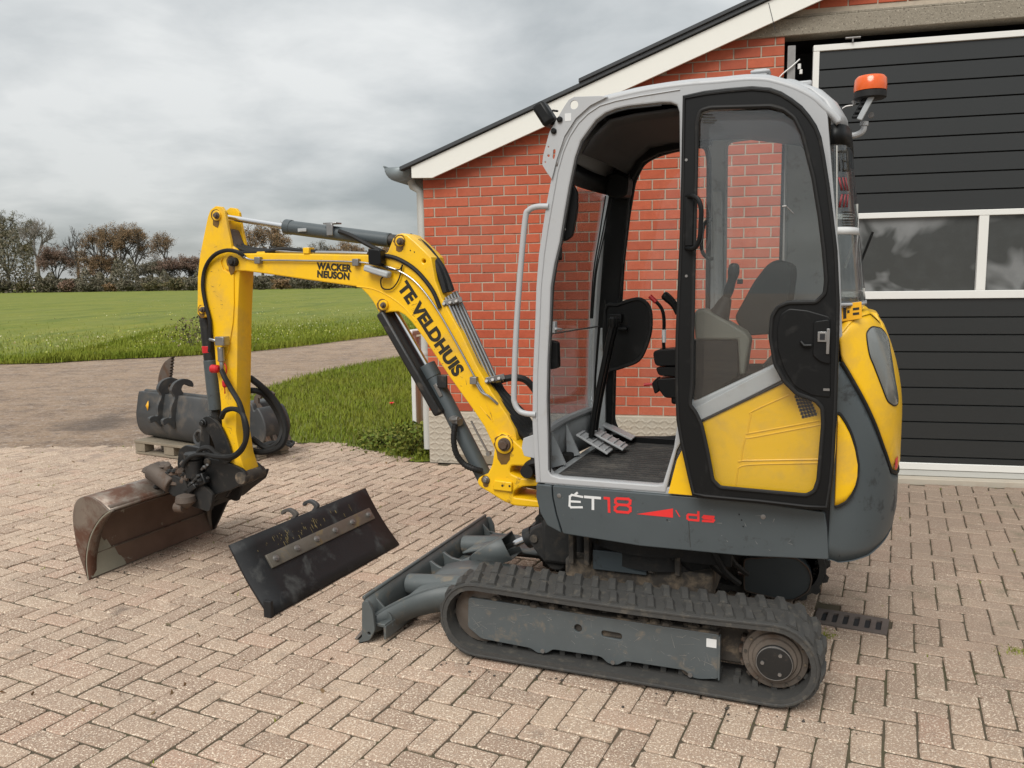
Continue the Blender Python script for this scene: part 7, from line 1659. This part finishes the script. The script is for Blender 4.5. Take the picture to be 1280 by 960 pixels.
fk = []
for i in range(5200):
    px, py = rng.uniform(-60, 520), 362+90*rng.random()**0.7; p = ground(px, py)
    if inpoly(p[0], p[1], fe_poly) and (math.sin(p[0]*0.25+p[1]*0.11)+math.sin(p[1]*0.31-p[0]*0.07)+rng.normal(0, 0.7) > 0.4): fk.append((p[0], p[1], 0.03+rng.random()*0.05))
leaf_mat('leaf_fleck', [(0.55, 0.50, 0.12), (0.40, 0.42, 0.08), (0.62, 0.60, 0.40), (0.30, 0.22, 0.08)])
tag(leaf_cloud('field_flowers', fk, 0.028, 'leaf_fleck', None, flat=1.0), 'pale yellow flecks of flowers and leaves across the field', 'flowers', kind='stuff')
# ------------------------------------------------------------------ far trees beyond the field
def branch(s, tips, p, d, ln, r, depth, spread, up):
    pts = [p]; dd = d.copy(); k = 3
    for i in range(k):
        dd = (dd+Vector((random.gauss(0, .12), random.gauss(0, .12), random.gauss(0, .08)+up))).normalized(); pts.append(pts[-1]+dd*ln/k)
    s.tube(pts, [r*(1-0.4*i/k) for i in range(k+1)], 5 if depth > 1 else 4, cap=False)
    if depth == 1: tips.append(pts[-1])
    if depth == 0: tips.append(pts[-1]); tips.append((pts[-1]+pts[-2])/2); return
    for j in range(random.choice((3, 4)) if depth > 1 else 4):
        t = random.uniform(0.45, 1.0); i = min(int(t*k), k-1); q = pts[i]+(pts[i+1]-pts[i])*(t*k-i)
        a = random.uniform(0, 2*math.pi); e = dd.orthogonal().normalized(); e.rotate(Matrix.Rotation(a, 3, dd))
        branch(s, tips, q, (dd*0.75+e*spread*random.uniform(0.6, 1.2)).normalized(), ln*random.uniform(0.55, 0.78), r*0.58, depth-1, spread, up)
def tree(name, px, top, wpx, label, leaf=None, nl=30, lsz=0.34, depth=4, bark='bark', dist=0, trunk=0.32, spread=0.75, seed=0, base=None, sprd=1.0):
    random.seed(seed*13+5)
    yb = 365.5-0.013*px if base is None else base
    p = ground(px, yb); sc_ = (p[1]*math.cos(PITCH))/F; H_ = (yb-top)*sc_; R_ = wpx*sc_/2
    if dist: q = ray(px, yb); p = CAM+q*(dist/q[1]); p[2] = 0; H_ = (yb-top)*dist/F; R_ = wpx*dist/F/2
    t = empty(name, (p[0], p[1], 0)); tag(t, label, 'tree', 'trees beyond the field')
    s = MB(); tips = []; r0 = max(0.2, H_*0.024)
    th = H_*trunk; lean_ = Vector((random.gauss(0, .03), 0, 1)).normalized()
    s.tube([(0, 0, -0.1), (lean_.x*th*0.3, 0, th*0.4), (lean_.x*th*0.8, 0, th)], [r0*1.25, r0, r0*0.85], 7)
    for j in range(5):
        a = j*2.4+random.random(); d = Vector((math.cos(a)*spread*0.8, math.sin(a)*spread*0.8, 1.0)).normalized()
        branch(s, tips, Vector((lean_.x*th*0.8, 0, th*random.uniform(0.82, 1.0))), d, (H_-th)*0.42, r0*0.55, depth-1, spread, 0.06)
    # fit the crown to the size seen
    V = np.array(s.v); zt = V[:, 2].max(); rx = np.percentile(np.abs(V[:, 0]), 98); fz = H_/zt; fr_ = R_/max(rx, .1)
    f2 = lambda v: (v[0]*(fr_ if v[2] > th*0.5 else 1+(fr_-1)*max(0, v[2])/(th*0.5)), v[1]*fr_, v[2]*fz)
    # keep trunk section round: only scale offsets in the crown
    s.v = [(v[0], v[1], v[2]) if v[2] < th*0.7 else f2(v) for v in s.v]
    s.build('trunk', bark, t, fix=False)
    if leaf:
        pts = []
        for q in tips:
            q = f2(q); c = np.array(q)
            pts.append(c+rng.normal(0, 0.42*sprd, (nl, 3))*np.array([1, 1, 0.75]))
        pts = np.concatenate(pts); leaf_cloud('crown', pts, lsz*0.72, leaf, t)
    return t
T_ = tree
T_('oak_tree', 12, 262, 70, 'tall dark olive tree at the far left edge of the tree line', 'leaf_olive', 30, 0.20, seed=1, trunk=0.22)
T_('oak_tree', -38, 270, 70, 'olive tree at the tree line, just cut by the left picture edge', 'leaf_olive', 30, 0.20, seed=21, trunk=0.22)
T_('bare_tree', 50, 272, 40, 'pale leafless tree with two-stem trunk right of the dark olive tree', None, seed=2, trunk=0.42, bark='bark_pale', depth=5)
T_('thin_tree', 36, 300, 20, 'thin tree with yellowish lower leaves before the olive tree', 'leaf_yellow', 6, 0.16, seed=22, trunk=0.45, bark='bark_pale')
T_('bare_tree', 100, 283, 34, 'slender bare tree with open forked crown between brown oaks', None, seed=3, trunk=0.4, depth=4)
T_('red_brown_tree', 72, 306, 46, 'low reddish brown tree in front of the bare trees', 'leaf_red', 26, 0.18, seed=4, trunk=0.2)
T_('oak_tree', 128, 284, 44, 'brown oak with airy crown, left of the tallest brown pair', 'leaf_oak_brown', 14, 0.18, seed=5, trunk=0.35)
T_('oak_tree', 154, 279, 46, 'tall brown oak with spreading crown, middle of the brown group', 'leaf_oak_brown', 16, 0.18, seed=6, trunk=0.36)
T_('oak_tree', 172, 281, 46, 'brown oak with rounded crown, right of the brown group', 'leaf_oak_brown', 16, 0.18, seed=7, trunk=0.36)
T_('small_tree', 209, 292, 28, 'small airy tree standing alone right of the brown oaks', 'leaf_oak_brown', 8, 0.15, seed=8, trunk=0.5)
T_('rounded_tree', 197, 326, 40, 'dark rounded tree low beneath the lone airy tree', 'leaf_dark', 32, 0.20, seed=9, trunk=0.15)
T_('rounded_tree', 232, 320, 58, 'broad brown rounded tree just left of the arm', 'leaf_red', 30, 0.20, seed=10, trunk=0.15)
T_('rounded_tree', 126, 318, 52, 'mid brown tree low beneath the brown oaks', 'leaf_oak_brown', 24, 0.20, seed=11, trunk=0.18)
T_('oak_tree', 330, 281, 66, 'brown oak seen below the arm cylinder rod', 'leaf_oak_brown', 24, 0.20, seed=12, trunk=0.25)
T_('oak_tree', 283, 305, 50, 'brown tree half hidden behind the upper arm', 'leaf_oak_brown', 24, 0.20, seed=13, trunk=0.2)
T_('bare_tree', 402, 301, 40, 'airy grey tree seen above the straight part of the boom', 'leaf_dark', 6, 0.15, seed=14, trunk=0.3)
T_('oak_tree', 436, 300, 40, 'brown tree seen over the boom near its bend', 'leaf_oak_brown', 20, 0.19, seed=15, trunk=0.25)
T_('oak_tree', 372, 312, 44, 'dull brown tree behind the middle of the boom', 'leaf_dark', 24, 0.20, seed=16, trunk=0.2)
T_('oak_tree', 480, 306, 50, 'brown tree between boom bend and barn', 'leaf_oak_brown', 20, 0.20, seed=17, trunk=0.2)
T_('oak_tree', 535, 300, 60, 'brown tree hidden mostly behind the barn corner', 'leaf_oak_brown', 20, 0.20, seed=18, trunk=0.2)
# shrubs along the foot of the trees
def shrub(px, wpx, top, leaf, label, k=1600, seed=0):
    yb = 366.5-0.013*px; p = ground(px, yb); sc_ = p[1]/F; R_, H_ = wpx*sc_/2, (yb-top)*sc_
    t = empty('field_shrub', (p[0], p[1], 0)); tag(t, label, 'shrub', 'shrubs along the tree line')
    u = rng.normal(size=(k, 3)); u /= np.linalg.norm(u, axis=1)[:, None]; r = rng.random(k)**0.4
    lump = 0.75+0.35*np.sin(u[:, 0]*4+seed)*np.cos(u[:, 2]*5+seed*2)
    pts = np.stack([u[:, 0]*r*R_*lump, u[:, 1]*r*R_*0.8, H_*0.45+u[:, 2]*r*H_*0.5*lump], 1); leaf_cloud('foliage', pts, 0.22, leaf, t)
    s = MB(); s.tube([(0, 0, 0), (0.1, 0, H_*0.4), (0, 0.1, H_*0.8)], [0.12, 0.08, 0.03], 5); s.build('stem', 'bark', t)
LV = {'leaf_dark': 'dark', 'leaf_red': 'reddish', 'leaf_olive': 'olive', 'leaf_oak_brown': 'brown', 'leaf_yellow': 'yellowish'}
for i, (px, wpx, top, lf, wh) in enumerate(((4, 30, 346, 'leaf_dark', 'under the far left tree'), (28, 26, 350, 'leaf_olive', 'beside the thin yellowish tree'), (62, 30, 345, 'leaf_dark', 'right of the pale two-stem trunk'), (84, 26, 347, 'leaf_red', 'below the slender bare tree'), (110, 30, 349, 'leaf_dark', 'left below the brown oaks'), (138, 20, 353, 'leaf_oak_brown', 'below the middle brown oaks'), (160, 34, 348, 'leaf_dark', 'below the right brown oak'), (190, 28, 350, 'leaf_olive', 'left below the lone airy tree'), (220, 34, 345, 'leaf_olive', 'below the broad brown rounded tree'), (242, 24, 348, 'leaf_dark', 'right beside the arm'), (325, 30, 344, 'leaf_dark', 'right behind the arm under the boom'), (352, 30, 346, 'leaf_oak_brown', 'below the boom near the arm'), (380, 34, 343, 'leaf_dark', 'below the straight part of the boom'), (412, 32, 345, 'leaf_olive', 'below the boom lettering'), (445, 32, 344, 'leaf_dark', 'below the boom bend'), (478, 34, 342, 'leaf_oak_brown', 'near the boom cylinder'), (510, 34, 342, 'leaf_dark', 'beside the barn downpipe'))):
    shrub(px, wpx, top, lf, LV[lf]+' low shrub at the field edge, '+wh, seed=i)
# the wood as one mass behind the single trees
k = 54000; xs = rng.uniform(-280, 560, k); zz = rng.random(k); pts = []
for px, u in zip(xs, zz):
    hmax = 20+12*math.sin(px*0.045+1.0)+9*math.sin(px*0.13)+6*math.sin(px*0.31)
    if -70 < px < 45: hmax += 42
    q = ray(px, 360); d = rng.uniform(196, 216)/q[1]; pts.append((q[0]*d, q[1]*d, max(0.1, u*max(hmax, 16)*0.2)))
tag(leaf_cloud('distant_woodland', pts, 0.30, 'leaf_dark'), 'dark mass of distant woodland behind the separate trees', 'woodland', kind='stuff')
